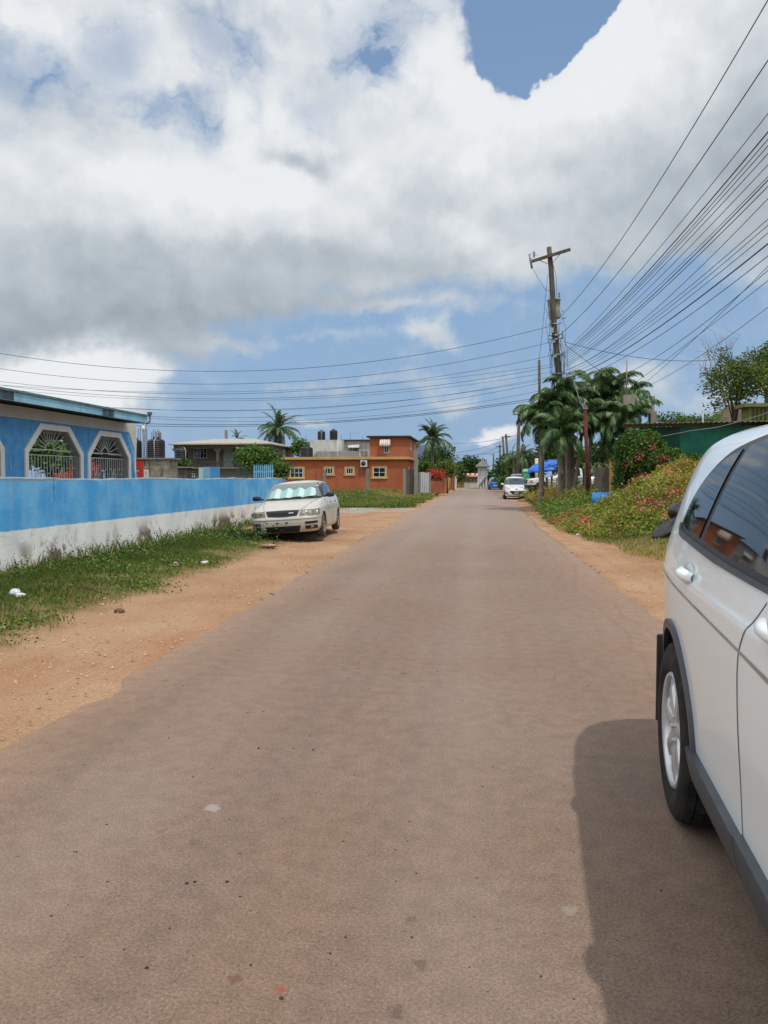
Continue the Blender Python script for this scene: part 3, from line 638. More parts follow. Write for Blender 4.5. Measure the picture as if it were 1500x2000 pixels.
# ------------------------------------------------------------ window builder (on a wall facing -y or +x)
def window(parent, x0, x1, z0, z1, y, nx=2, nz=2, sur=None, surw=.12, fr=m_frame, axis='y', fw_=.05, sill=True):
    def B(mb_, a, c, za, zb_, d0, d1):
        if axis == 'y': mb_.box(a, y-d1, za, c, y-d0, zb_)
        else: mb_.box(y+d0, a, za, y+d1, c, zb_)
    if sur:
        s = MB(); B(s, x0-surw, x1+surw, z1, z1+surw, 0.001, .05); B(s, x0-surw, x0, z0, z1, 0.001, .05); B(s, x1, x1+surw, z0, z1, 0.001, .05)
        B(s, x0-surw*1.5, x1+surw*1.5, z0-surw, z0, 0.001, .09)
        so_ = s.build('window_surround', sur, parent, True)
    f = MB(); w = fw_
    B(f, x0, x1, z0, z0+w, .002, .035); B(f, x0, x1, z1-w, z1, .002, .035); B(f, x0, x0+w, z0+w, z1-w, .002, .035); B(f, x1-w, x1, z0+w, z1-w, .002, .035)
    for i in range(1, nx): c = x0+(x1-x0)*i/nx; B(f, c-.02, c+.02, z0+w, z1-w, .004, .03)
    for i in range(1, nz): c = z0+(z1-z0)*i/nz; B(f, x0+w, x1-w, c-.018, c+.018, .005, .028)
    fo = f.build('window', fr, parent, True)
    g = MB(); B(g, x0+w*.5, x1-w*.5, z0+w*.5, z1-w*.5, .0015, .012)
    p = g.build('pane', m_glass, fo, False); p.matrix_parent_inverse = Matrix.Identity(4)
    return fo
def pxbox(x0, y0, x1, y1, Y):
    a, b_ = at(x0, y1, Y), at(x1, y0, Y); return a.x, b_.x, a.z, b_.z

# ------------------------------------------------------------ orange house
Y0 = 65.0; o = root('orange_house', (-12, Y0+4, .45), 'orange two level house with yellow window surrounds and a flat parapet roof', 'house')
xl, xr = at(552, 900, Y0).x, at(795, 900, Y0).x; zr = at(700, 897, Y0).z; d = ray(812, 900); ybk = xr*d.y/d.x
MB().box(xl, Y0, .2, xr, ybk, zr-.02).build('wall', m_orange, o, True)
b = MB(); b.box(xl-.25, Y0-.28, zr-.02, xr+.25, ybk, zr+.17); b.build('cornice', m_yel, o, True)
b = MB(); b.box(xl-.2, Y0-.2, zr+.172, xr+.2, ybk-.01, zr+.2); b.build('roof', m_roofc, o, True)
for q in ((567, 914, 592, 933, 3, 2), (635, 914, 650, 926, 3, 1), (676, 914, 690, 926, 3, 1), (729, 913, 753, 932, 2, 2)):
    x0, x1, z0, z1 = pxbox(*q[:4], Y0); window(o, x0, x1, z0, z1, Y0, q[4], q[5], m_yel, .14)
xu0, xu1 = at(722, 870, Y0+1).x, at(796, 870, Y0+1).x; zu = at(750, 854, Y0+1).z; d = ray(814, 870); yub = xu1*d.y/d.x
MB().box(xu0, Y0+1, zr+.201, xu1, yub, zu).build('upper_room', m_orange, o, True)
MB().box(xu0-.25, Y0+.7, zu+.001, xu1+.25, yub+.2, zu+.12).build('upper_roof', m_darkedge, o, True)
x0, x1, z0, z1 = pxbox(750, 871, 760, 885, Y0+1); window(o, x0, x1, z0, z1, Y0+1, 2, 1)
def awning(parent, x0, x1, zt, zb, y, out, c=((.62, .6, .56), (.6, .3, .24))):
    a = MB(); n = 10; ma = plain('awning_white', c[0], .5); mbm = plain('awning_stripe', c[1], .5)
    for i in range(n):
        a.cur = i % 2; u0, u1 = x0+(x1-x0)*i/n, x0+(x1-x0)*(i+1)/n; P = []
        for k in range(5):
            t_ = k/4; P.append([(u0, y-out*math.sin(t_*1.4), zt-(zt-zb)*(t_**1.4)), (u1, y-out*math.sin(t_*1.4), zt-(zt-zb)*(t_**1.4))])
        a.grid(P); 
    for x in (x0, x1): a.cur = 0; a.add([(x, y, zt), (x, y-out*.985, zb), (x, y, zb+.15)], [(0, 1, 2)])
    ob = a.build('awning', [ma, mbm], parent, True, recalc=False); md = ob.modifiers.new('thick', 'SOLIDIFY'); md.thickness = .02; return ob
x0, x1, z0, z1 = pxbox(743, 856, 763, 872, Y0+1); awning(o, x0, x1, z1, z0, Y0+1, .6)
for yy_ in (xu1*1.0,):
    for pyx in (Y0+3.5, Y0+8): window(o, pyx, pyx+.7, zr+.9, zr+2.0, xu1, 1, 2, axis='x')
for pyx in (Y0+1.2, Y0+5): window(o, pyx, pyx+1.1, 1.2, 2.4, xr, 2, 1, m_yel, axis='x')
a = MB(); x0, x1, z0, z1 = pxbox(705, 899, 718, 912, Y0); a.box(x0, Y0-.32, z0, x1, Y0-.03, z1); ac = a.build('air_conditioner', plain('cream_unit', (.5, .5, .46), .5), o, True)
a = MB(); a.T = Matrix.Translation(((x0+x1)/2-.03, Y0-.325, (z0+z1)/2)); a.lathe([(.02, -.01), (.19, -.01), (.2, .0)], 20, 'y'); fanp = a.build('fan_grille', m_blackm, ac); fanp.matrix_parent_inverse = Matrix.Identity(4)
for x in (661, 690, 700, 576): a = MB(); p = at(x, 930, Y0-.02); a.box(p.x-.03, Y0-.03, .3, p.x+.03, Y0-.001, zr-.05); a.build('downpipe', m_orange2, o, True)
# low unfinished block wall and pipes on the lower roof
a = MB(); x0, x1, z0, z1 = pxbox(610, 886, 717, 897, Y0+3)
nbk = 16
for r_ in range(3):
    for i in range(nbk):
        if r_ == 2 and i < 1: continue
        u = x0+(x1-x0)*(i+.5*(r_ % 2))/nbk; a.box(u+.01, Y0+3, zr+.205+r_*.2, min(u+(x1-x0)/nbk, x1)-.01, Y0+3.2, zr+.395+r_*.2)
a.build('block_parapet', m_block, o, True)
for x, t_ in ((660, 858), (703, 884)): a = MB(); p = at(x, t_, Y0+2); a.tube([(p.x, Y0+2, zr+.1), (p.x, Y0+2, p.z)], .03, 6); a.build('roof_pipe', m_white, o, True)
# white house behind
Y1 = 74.0; wh = root('white_house', (-15, Y1+4, .45), 'white upper storey house with a striped awning behind the orange house', 'house')
x0, x1, z0, z1 = pxbox(606, 859, 668, 897, Y1); MB().box(x0, Y1, .3, x1, Y1+7, z1).build('wall', m_whiter, wh, True)
x2, x3, z2, z3 = pxbox(668.5, 861, 722, 897, Y1+1.5); MB().box(x2, Y1+1.5, .3, x3+.6, Y1+7.5, z3).build('wing', m_whiter, wh, True)
MB().box(x2-1.8, Y1+1.2, z3+.001, x3+.6, Y1+7.6, z3+.12).build('roof', m_darkedge, wh, True)
x0, x1, z0, z1 = pxbox(689, 873, 702, 885, Y1+1.5); window(wh, x0, x1, z0, z1, Y1+1.5, 3, 1)
x0, x1, z0, z1 = pxbox(682, 868, 703, 875, Y1+1.5); awning(wh, x0, x1, z1, z0, Y1+1.5, .7, ((.62, .62, .6), (.5, .42, .38)))
for x in (667, 684, 708): a = MB(); p = at(x, 843, Y1+3); a.tube([(p.x, Y1+3, z3), (p.x, Y1+3, p.z), (p.x+.9*(x == 684), Y1+3, p.z-.2*(x == 684))], .02, 5); a.build('aerial', m_galv, wh, True)

# water tanks
def tank_proto():
    t = root('water_tank', (0, 0, 0), 'tank', 'water tank', 'black water tanks'); prof = [(.0, 0), (.5, 0)]; z = 0; n = 9
    for i in range(n):
        a_ = .02+i*.125; prof += [(.52, a_), (.52, a_+.085), (.5, a_+.1), (.5, a_+.115)]
    prof += [(.52, 1.17), (.51, 1.22), (.42, 1.32), (.2, 1.36), (.2, 1.40), (0, 1.41)]
    bd = MB().lathe(prof, 28).build('tank_body', m_tank, t); l = MB().lathe([(0, 1.4), (.2, 1.405), (.21, 1.46), (.17, 1.49), (0, 1.5)], 20).build('lid', m_tank, t)
    p_ = MB(); p_.tube([(.1, -.53, 0), (.1, -.55, 1.2), (.1, -.3, 1.42), (.1, 0, 1.45)], .018, 6); pp = p_.build('pipe', m_white, t)
    KIDS[t.name] = [bd, l, pp]; return t
TP = tank_proto(); first = True
def tank(px0, px1, pyt, pyb, Y, label, rz=0):
    global first
    a, b_ = at(px0, pyb, Y), at(px1, pyt, Y); t = TP if first else copy_tree(TP)
    first = False
    t.location = ((a.x+b_.x)/2, Y, a.z); t.scale = ((b_.x-a.x)/1.04,)*2+((b_.z-a.z)/1.5,); t.rotation_euler = (0, 0, rz); t['label'] = label; return t
tank(290, 321, 853, 899, 31.5, 'black ribbed water tank on the concrete roof right of the blue house')
tank(252, 276, 855, 895, 31.5, 'black water tank half hidden behind the corner of the blue house', .4)
tank(342, 367, 872, 911, 74.6, 'dark ribbed water tank standing on the grey house veranda', .8)
tank(587, 611, 870, 897.5, 67, 'squat black water tank on the left end of the orange house roof', 1.3)
tank(620.5, 635, 840, 860, 76, 'left one of the two black tanks on the white house roof', 0)
tank(644, 659, 838, 860, 77, 'right one of the two black tanks on the white house roof', 2.2)

# ------------------------------------------------------------ grey house
Y2 = 76.0; gh = root('grey_house', (-24, Y2+4, .45), 'bare grey concrete house with a raised columned veranda and flat roof', 'house')
xa, xb = at(339, 880, Y2).x, at(522, 880, Y2).x; zt = at(430, 869, Y2).z; zf_ = at(430, 913, Y2).z
d = ray(574, 880); yb = xb*d.y/d.x
MB().box(xa, Y2, .2, xb, yb, zf_-.12).build('lower_storey', m_concd, gh, True)
MB().box(xa-.3, Y2-.25, zf_-.12, xb+.1, yb, zf_).build('veranda_floor', m_conc, gh, True)
MB().box(xa, Y2+2.2, zf_+.001, xb, yb, zt-.001).build('wall', m_graych, gh, True)
b = MB(); b.box(xa, Y2, zt-.35, xb, Y2+.25, zt); b.box(xb-.25, Y2+.251, zt-.35, xb, Y2+2.19, zt); b.build('beam', m_graych, gh, True)
for px in (344, 425, 470, 519):
    x = at(px, 890, Y2).x; c = MB(); c.box(x-.15, Y2+.01, zf_+.001, x+.15, Y2+.24, zt-.351); 
    for s in (-1, 1): c.add([(x+s*.15, Y2+.02, zt-.36), (x+s*.15, Y2+.02, zt-.75), (x+s*.5, Y2+.02, zt-.36), (x+s*.15, Y2+.22, zt-.36), (x+s*.15, Y2+.22, zt-.75), (x+s*.5, Y2+.22, zt-.36)], [(0,1,2),(3,5,4),(0,3,4,1),(1,4,5,2),(2,5,3,0)])
    c.build('column', m_graych, gh, True)
ro = MB(); xa2, xb2 = at(328, 866, Y2-.9).x, at(527, 866, Y2-.9).x
cx_ = (xa2+xb2)/2; zt2 = at(430, 860, Y2+5).z
ro.add([(xa2, Y2-.9, zt), (xb2, Y2-.9, zt), (xb2, yb+.6, zt), (xa2, yb+.6, zt), (xa2, Y2-.9, zt+.12), (xb2, Y2-.9, zt+.12), (xb2, yb+.6, zt+.12), (xa2, yb+.6, zt+.12), (xa2+3, Y2+4, zt2+.1), (xb2-3, Y2+4, zt2+.1)],
       [(3,2,1,0),(0,1,5,4),(1,2,6,5),(2,3,7,6),(3,0,4,7),(4,5,9,8),(5,6,9),(6,7,8,9),(7,4,8)])
ro.build('roof', m_roofc, gh, True)
x0, x1, z0, z1 = pxbox(379, 876, 404, 895, Y2+2.2); window(gh, x0, x1, z0, z1, Y2+2.2, 4, 2)
x0, x1, z0, z1 = pxbox(437, 874, 455, 912, Y2+2.2); dd = MB(); dd.box(x0, Y2+2.14, zf_+.01, x1, Y2+2.199, z1); dr_ = dd.build('door', m_whiter, gh, True)
dd = MB(); dd.ell((x1-.15, Y2+2.1, zf_+1.05), (.04, .05, .04)); hd = dd.build('door_handle', m_blackm, dr_); hd.matrix_parent_inverse = Matrix.Identity(4)
for yy_ in (Y2+3.3, Y2+6.2): window(gh, yy_, yy_+1.0, zf_+.9, zf_+2.0, xb, 2, 2, axis='x')
x0, x1, z0, z1 = pxbox(366, 925, 381, 932, Y2); window(gh, x0, x1, z0, z1, Y2, 3, 1)
b = MB()
for i in range(22): x = at(385+i*5.5, 905, Y2-.2).x; b.box(x-.02, Y2-.2, zf_, x+.02, Y2-.16, zf_+.55)
x0 = at(383, 905, Y2).x; x1 = at(510, 905, Y2).x; b.box(x0, Y2-.22, zf_+.55, x1, Y2-.14, zf_+.62); b.build('railing', m_concd, gh, True)
b = MB(); p = at(441, 853, Y2+5); b.box(p.x-.13, Y2+5, zt, p.x+.13, Y2+5.25, at(441, 840, Y2+5).z); b.build('roof_post', m_conc, gh, True)
# unfinished concrete building under the tanks
ub = root('unfinished_building', (-14.5, 34, 0), 'stained unfinished concrete building with bare rebar beside the blue house', 'building')
Y3 = 31.0; x0, x1, z0, z1 = pxbox(236, 897, 330, 940, Y3); mu = plaster('stained_concrete', (170, 162, 148), (120, 112, 100), (24, 22, 20), 1.0, 3.0)
MB().box(x0, Y3, 0, x1, Y3+.9, z1).build('wall', mu, ub, True)
MB().box(x0-.1, Y3-.1, z1+.001, x1+.12, Y3+1.0, z1+.06).build('roof_slab', m_conc, ub, True)
xr0, xr1, zr0_, zr1_ = pxbox(262, 899, 276, 940, Y3); MB().box(xr0, Y3-.03, .2, xr1, Y3-.002, z1-.02).build('red_panel', m_red, ub, True)
x0, x1, z0, z1 = pxbox(281, 918, 290, 934, Y3); window(ub, x0, x1, z0-.1, z1, Y3, 2, 2)
b = MB()
for i, px in enumerate((264, 269, 273, 279, 282, 285, 287, 296, 299, 303, 306, 309, 311, 313)):
    p = at(px, 835+3*math.sin(i*2.1)+(6 if px > 290 else 0), Y3+1+.5*(i % 2)); b.tube([(p.x, p.y, 2.0), (p.x+.02*math.sin(i), p.y, p.z)], .018, 4)
b.build('rebar', plain('rebar', (.09, .08, .08), .7), ub, True)
b = MB(); p = at(311, 845, Y3+1.2); b.box(p.x-.05, Y3+1.2, 2.0, p.x+.05, Y3+1.3, p.z); b.build('post', m_conc, ub, True)
# annex, gate posts
ax = root('concrete_shed', (-17, 44, 0), 'low dark concrete shed between the unfinished building and the grey house', 'shed')
Y4 = 44; x0, x1, z0, z1 = pxbox(316, 914, 345, 940, Y4); MB().box(x0, Y4, 0, x1+.6, Y4+.8, z1).build('wall', m_concd, ax, True); MB().box(x0-.1, Y4-.15, z1+.001, x1+.8, Y4+.9, z1+.08).build('roof', m_conc, ax, True)
# red wall seen through the arches
rw = MB(); rw.box(-15.8, 26.5, 0, at(276, 900, 26.5).x, 26.7, 2.1); tag(rw.build('red_wall', m_red), 'faded red yard wall seen through the grilles of the blue house', 'wall')
tk = MB(); tk.box(-12.6, 24.4, .5, -11.75, 25.2, 1.72); tk.box(-12.65, 24.35, 1.721, -11.7, 25.25, 1.76); tag(tk.build('blue_crate', plain('pale_blue_plastic', lin(120, 180, 205, .8), .5), bevel=.02), 'pale blue box in the yard seen through the second grille', 'box')

# ------------------------------------------------------------ picket fence beyond the wall
Yp = 32.2; pf = root('picket_fence', (-10, Yp, 0), 'blue picket fence with pointed tops beyond the end of the low wall', 'fence')
def pickets(x0, x1, n, mat, name, zt, w, gap=None, y=Yp, parent=pf):
    b = MB()
    for i in range(n):
        x = x0+(x1-x0)*(i+.5)/n; b.add([(x-w/2, y, .3), (x+w/2, y, .3), (x+w/2, y, zt-.07), (x, y, zt), (x-w/2, y, zt-.07), (x-w/2, y+.02, .3), (x+w/2, y+.02, .3), (x+w/2, y+.02, zt-.07), (x, y+.02, zt), (x-w/2, y+.02, zt-.07)],
              [(0,1,2,3,4),(9,8,7,6,5),(0,5,6,1),(1,6,7,2),(2,7,8,3),(3,8,9,4),(4,9,5,0)])
    b.box(x0, y+.021, 1.2, x1, y+.06, 1.27); b.box(x0, y+.021, 1.75, x1, y+.06, 1.82); return b.build(name, mat, parent, True)
mpb = plain('blue_fence_paint', lin(70, 142, 200, .85), .6, .15); mpd = plain('dark_fence_metal', lin(58, 66, 72, .8), .6)
mpl = plain('light_blue_fence_paint', lin(120, 182, 214, .85), .6, .15)
za = at(420, 911, Yp).z
pickets(at(397, 920, Yp).x, at(411, 920, Yp).x, 7, mpl, 'picket_panel', za, .035); pickets(at(411.5, 920, Yp).x, at(429, 920, Yp).x, 7, mpb, 'picket_panel', za, .06)
pickets(at(430, 920, Yp).x, at(494, 920, Yp).x, 16, mpd, 'dark_panel', za, .02); pickets(at(494.5, 920, Yp).x, at(534, 920, Yp).x, 10, mpl, 'picket_panel', at(510, 907, Yp).z, .045)
b = MB(); x0, x1 = at(388, 920, Yp).x, at(396.5, 920, Yp).x; b.box(x0, Yp, 0, x1, Yp+.2, at(390, 913, Yp).z); b.build('post', plaster('pale_post', (176, 204, 196)), pf, True)

# ------------------------------------------------------------ wire fence with concrete posts in front of the orange house
Yf = 57.0
cf = root('wire_fence', (-12, Yf, .4), 'wire fence strung on grey concrete posts before the orange house', 'fence')
pxs = (556, 634, 718, 790)
for px, pt in zip(pxs, (919, 918, 916, 915)):
    a_, b_ = at(px-3, pt, Yf), at(px+2.5, pt, Yf); MB().box(a_.x, Yf, .2, b_.x, Yf+.2, a_.z).build('post', m_conc, cf, True)
b = MB()
for k in range(3):
    for i in range(3):
        p, q = at(pxs[i], 917+k*9, Yf+.1), at(pxs[i+1], 917+k*9, Yf+.1); b.tube([p, (p+q)/2+Vector((0, 0, -.05)), q], .005, 4)
b.build('strand', m_wire, cf, True)
# grey fence / gate right of the orange house
gt = root('grey_fence', (-6.5, 64, .4), 'dark weathered board fence at the corner of the orange house', 'fence'); b = MB()
for i, px in enumerate(np.arange(792, 807, 2.4)): a_ = at(px, 915+(i % 3), 60); b.box(a_.x, 60, .25, a_.x+.09, 60.04, a_.z)
b.build('board', m_concd, gt, True)
def post(name, px0, px1, pt, Y, mat, label, c, base=.2, d=.25, group=None):
    a_, b_ = at(px0, pt, Y), at(px1, pt, Y); b = MB(); b.box(a_.x, Y, base, b_.x, Y+d, a_.z); b.box(a_.x-.02, Y-.02, a_.z+.001, b_.x+.02, Y+d+.02, a_.z+.05)
    return tag(b.build(name, mat), label, c, group)
post('gate_post', 809, 816, 877, 59.5, m_conc, 'tall grey concrete post beside the corner of the orange house', 'post')
sg = root('sheet_gate', (-5, 60, .3), 'white metal sheet gate beyond the orange house', 'gate')
x0, x1, z0, z1 = pxbox(821, 922, 838, 953, 61); b = MB()
for i in range(4): b.box(x0+(x1-x0)*i/4+.01, 61, .35, x0+(x1-x0)*(i+1)/4-.01, 61.05, z1-.05*(i > 1))
b.build('panel', plaster('dirty_white_sheet', (196, 200, 204), stain=(140, 140, 136)), sg, True); b = MB(); b.box(x0-.15, 60.98, .3, x0-.01, 61.1, z1); b.box(x1+.01, 60.98, .3, x1+.15, 61.1, z1); b.build('gate_frame', m_conc, sg, True)
x0, x1, z0, z1 = pxbox(843, 939, 867, 954, 66); b = MB(); b.box(x0-.2, 66, .2, x1, 66.2, z1); b.box(x1-.02, 65.9, .2, x1+.22, 66.3, z1+.25)
tag(b.build('garden_wall', m_orange2), 'low orange garden wall under the red flowering bush', 'wall')
b = MB(); x0, x1, z0, z1 = pxbox(871, 928, 893, 950, 80); n = 4; ms = [plain('yellow_panel', lin(190, 160, 60)), plain('ochre_panel', lin(170, 120, 70)), plain('white_panel', lin(200, 205, 200)), plain('cream_panel', lin(190, 180, 140))]
for i in range(n): b.cur = [3, 0, 1, 2][i]; b.box(x0+(x1-x0)*i/n+.02, 80, .3, x0+(x1-x0)*(i+1)/n-.02, 80.08, z1-.1*(i % 2))
tag(b.build('painted_fence', ms), 'row of yellow, ochre and white painted fence panels far down the left side', 'fence')
po = post('red_pillar', 884.5, 887, 922, 79.5, m_red, 'slim red gate pillar in front of the painted fence panels', 'pillar')

# ------------------------------------------------------------ end of the road
bt = root('tan_building', (-3, 128, .2), 'low tan building with a red and white roof closing the end of the road', 'building')
Ye = 125; x0, x1, z0, z1 = pxbox(896, 931, 946, 954, Ye); MB().box(x0, Ye, -.2, x1, Ye+8, z1).build('wall', plaster('tan_wall', (176, 150, 104)), bt, True)
MB().box(x0-.4, Ye-1.2, z1+.001, x1+.4, Ye+8, z1+.25).build('roof', plain('pink_roof_edge', lin(206, 170, 150)), bt, True)
b = MB(); q0, q1, w0_, w1_ = pxbox(902, 924.5, 935, 929.5, Ye+2); w0_, w1_ = min(w0_, w1_), max(w0_, w1_)
for i in range(7): b.cur = i % 2; b.box(q0+(q1-q0)*i/7, Ye+1, w0_, q0+(q1-q0)*(i+1)/7-.01, Ye+1.3, w1_)
b.build('roof_panel', [plain('white_sheet', lin(220, 215, 210)), plain('red_sheet', lin(190, 70, 60))], bt, True)
for i, px in enumerate((908, 913, 918, 923, 928, 933, 938, 943)):
    x0_, x1_, z0_, z1_ = pxbox(px-2, 935, px+1.6, 942, Ye); window(bt, x0_, x1_, z0_, z1_, Ye, 1, 1)
b = MB(); q0, q1, w0_, w1_ = pxbox(906, 943, 946, 952, Ye-2); b.box(q0, Ye-2, -.1, q1, Ye-1.8, w1_); tag(b.build('white_wall', m_whiter), 'low white wall in front of the tan building at the road end', 'wall')
wt = root('white_gabled_house', (3, 112, 0), 'two storey white house with a gabled roof at the end of the road', 'house')
Yw = 110; x0, x1, z0, z1 = pxbox(933, 911, 952, 954, Yw); MB().box(x0, Yw, -.2, x1, Yw+9, z1).build('wall', m_whiter, wt, True)
zp = at(943, 897, Yw).z; xp = at(943, 897, Yw).x
b = MB(); b.add([(x0-.4, Yw-.5, z1), (x1+.4, Yw-.5, z1), (xp, Yw-.5, zp), (x0-.4, Yw+9.5, z1), (x1+.4, Yw+9.5, z1), (xp, Yw+9.5, zp)], [(0,1,2),(3,5,4),(0,2,5,3),(1,4,5,2),(0,3,4,1)])
b.build('roof', plain('grey_shingles', lin(150, 150, 150)), wt, True)
for px, py in ((938, 918), (944, 916), (938, 934)): a_ = pxbox(px-1.4, py-3, px+1.4, py+3, Yw); window(wt, *a_, Yw, 1, 2)
b = MB(); a_ = pxbox(936, 933, 953, 936, Yw-2); b.add([(a_[0], Yw-2.5, a_[2]-.9), (a_[1], Yw-2.5, a_[3]+.4), (a_[1], Yw, a_[3]+.6), (a_[0], Yw, a_[2]-.7)], [(0,1,2,3)])
ob = b.build('porch_roof', plain('grey_shingle', lin(140, 140, 140)), wt, True); ob.modifiers.new('t', 'SOLIDIFY').thickness = .12
b = MB()
for px in (934, 939, 944, 950): a_ = at(px, 940, Yw-2.3); b.box(a_.x-.08, Yw-2.3, 0, a_.x+.08, Yw-2.15, at(px, 935, Yw-2.3).z)
b.build('porch_post', m_white, wt, True)
# dark blue gable between the orange house and the palm
b = MB(); p0, p1, p2 = at(813, 873, 90), at(835, 866, 90), at(848, 885, 90); b.add([(p0.x, 90, .3), (p2.x, 90, .3), (p2.x, 90, p2.z), (p1.x, 90, p1.z), (p0.x, 90, p0.z), (p0.x, 97, .3), (p2.x, 97, .3), (p2.x, 97, p2.z), (p1.x, 97, p1.z), (p0.x, 97, p0.z)], [(0,1,2,3,4),(9,8,7,6,5),(0,5,6,1),(1,6,7,2),(2,7,8,3),(3,8,9,4),(4,9,5,0)])
tag(b.build('blue_grey_house', plaster('blue_grey', (132, 150, 180), (120, 140, 170))), 'pale blue grey gable showing between the orange house and a palm', 'house')

# ------------------------------------------------------------ right side structures
gs = root('green_shed', (8, 27, .3), 'long green sheet metal shed with a corrugated roof behind the flowering mound', 'shed')
A = Vector((5.35, 27.3, 0)); Bv = Vector((11.9, 26.3, 0)); dv = (Bv-A).normalized(); nv = Vector((-dv.y, dv.x, 0)); nv = nv if nv.x > 0 else -nv; Ls = (Bv-A).length
ztp = 3.36
def sh(u, v, w): p = A+dv*u+nv*w; return (p.x, p.y, v)
npn = 3
for i in range(npn):
    u0, u1 = 1.3+(Ls-1.3)*i/npn, 1.3+(Ls-1.3)*(i+1)/npn
    MB().poly([(u0+.012, .2), (u1-.012, .2), (u1-.012, ztp-.12), (u0+.012, ztp-.12)], [], .03, sh).build('panel', m_green, gs, True)
    MB().poly([(u1-.025, .2), (u1+.02, .2), (u1+.02, ztp-.12), (u1-.025, ztp-.12)], [], -.03, sh).build('batten', m_green, gs, True)
MB().poly([(1.3, 2.22), (Ls, 2.22), (Ls, 2.27), (1.3, 2.27)], [], -.04, sh).build('rail', m_blackm, gs, True)
MB().poly([(0, .2), (1.31, .2), (1.31, ztp-.12), (0, ztp-.12)], [], .15, sh).build('end_panel', m_greend, gs, True)
b = MB(); P = []
for i in range(0, 241):
    u = -.5+(Ls+1.0)*i/240; z = ztp+.02*math.sin(i*math.pi/2.5); P.append([sh(u, z, -.35), sh(u, z+.12, 3.5)])
b.grid(P, False); ro = b.build('roof', plain('rusty_roof_sheet', lin(112, 108, 84, .8), .8, .4, 3), gs, True, recalc=False); ro.modifiers.new('t', 'SOLIDIFY').thickness = .02
yh = root('yellow_green_house', (13, 26, 0), 'olive yellow flat house with a railed balcony above the green shed', 'house')
Yy = 27; x0, x1, z0, z1 = pxbox(1461, 793, 1640, 940, Yy); MB().box(x0, Yy, 0, x1, Yy+.8, z1).build('wall', plaster('olive_yellow', (120, 124, 66), (104, 110, 56), (60, 68, 36), .6), yh, True)
b = MB(); b.box(x0-.2, Yy-.1, z1+.001, x1, Yy+.9, z1+.12); b.build('roof', plaster('olive_edge', (120, 120, 76)), yh, True)
b = MB()
for i in range(16): x = x0+.1+i*.13; b.box(x, Yy-.05, z1-.75, x+.03, Yy-.01, z1-.05)
b.build('railing', m_blackm, yh, True)
b = MB(); p = at(1395, 825, 44); b.add([(p.x-2.2, 44, 3), (p.x+4, 44, 3), (p.x+4, 50, 3), (p.x-2.2, 50, 3), (p.x+1, 44.5, 5.6), (p.x+4, 44.5, 5.6), (p.x+4, 49, 5.6)], [(0,1,2,3),(0,1,5,4),(1,2,6,5),(2,3,4,6),(3,0,4),(4,5,6)])
b.box(p.x-1.9, 44.2, 0, p.x+3.9, 49.8, 2.99)
tag(b.build('brown_roofed_house', plain('dull_brown_roof', lin(120, 104, 92, .8), .9)), 'house with a dull brown hipped roof behind the leafy tree', 'house')
# concrete columns above the palms
for (a0, a1, tp, lab) in ((1218, 1241, 771, 'square concrete column rising behind the right side of the palm crowns'), (1271, 1283, 803, 'slim concrete column standing alone right of the palm crowns')):
    Yc = 36.4; p, q_ = at(a0, tp, Yc), at(a1, tp, Yc); b = MB(); b.box(p.x, Yc, 0, q_.x, Yc+.5, p.z)
    if a1 < 1260: b.tube([((p.x+q_.x)/2-.1, Yc+.2, p.z), ((p.x+q_.x)/2-.1, Yc+.2, p.z+1.6)], .03, 5)
    else: b.cbox(((p.x+q_.x)/2, Yc+.2, p.z+.35), (.12, .12, .7))
    tag(b.build('concrete_column', plaster('pale_column', (156, 148, 132), amt=.4)), lab, 'column')
# slab by the drum, stone, fence posts
b = MB(); x0, x1, z0, z1 = pxbox(1160, 914, 1191, 985, 33.5); b.box(x0, 33.5, .1, x1, 33.65, z1); tag(b.build('concrete_slab', m_concd, bevel=.01), 'upright grey concrete slab behind the blue drum', 'slab')
post('stone_pillar', 1191.5, 1200, 900, 33.2, plaster('ochre_pillar', (176, 140, 84)), 'narrow ochre pillar at the right edge of the upright concrete slab', 'pillar', .1)
post('wooden_post', 1142.5, 1146, 912, 36, m_conc, 'grey post left of the upright concrete slab', 'post', .1, .12)
post('wooden_post', 1066, 1070, 934, 47, m_twig, 'short dark leaning post left of the big palm trunk', 'post', .2, .12)
post('wooden_post', 1076, 1079.5, 932, 47, m_twig, 'short dark upright post nearest the left side of the big palm trunk', 'post', .2, .12)
# blue drum lying on its side
dr_ = root('plastic_drum', (*at(1183, 978, 26.6).xy, .74), 'blue plastic drum lying on its side in the greenery', 'drum', rz=R(-14))
b = MB(); b.lathe([(0, -.44), (.24, -.44), (.275, -.42), (.285, -.38), (.285, -.17), (.297, -.15), (.297, -.12), (.285, -.10), (.285, .12), (.297, .14), (.297, .17), (.285, .19), (.285, .38), (.27, .43), (.25, .44), (.24, .41), (0, .41)], 32, 'x'); b.build('drum_body', m_drum, dr_)
b = MB(); b.T = Matrix.Translation((-.44, .12, .05)); b.lathe([(0, -.03), (.035, -.03), (.04, 0)], 12, 'x'); b.build('cap', m_drum, dr_)
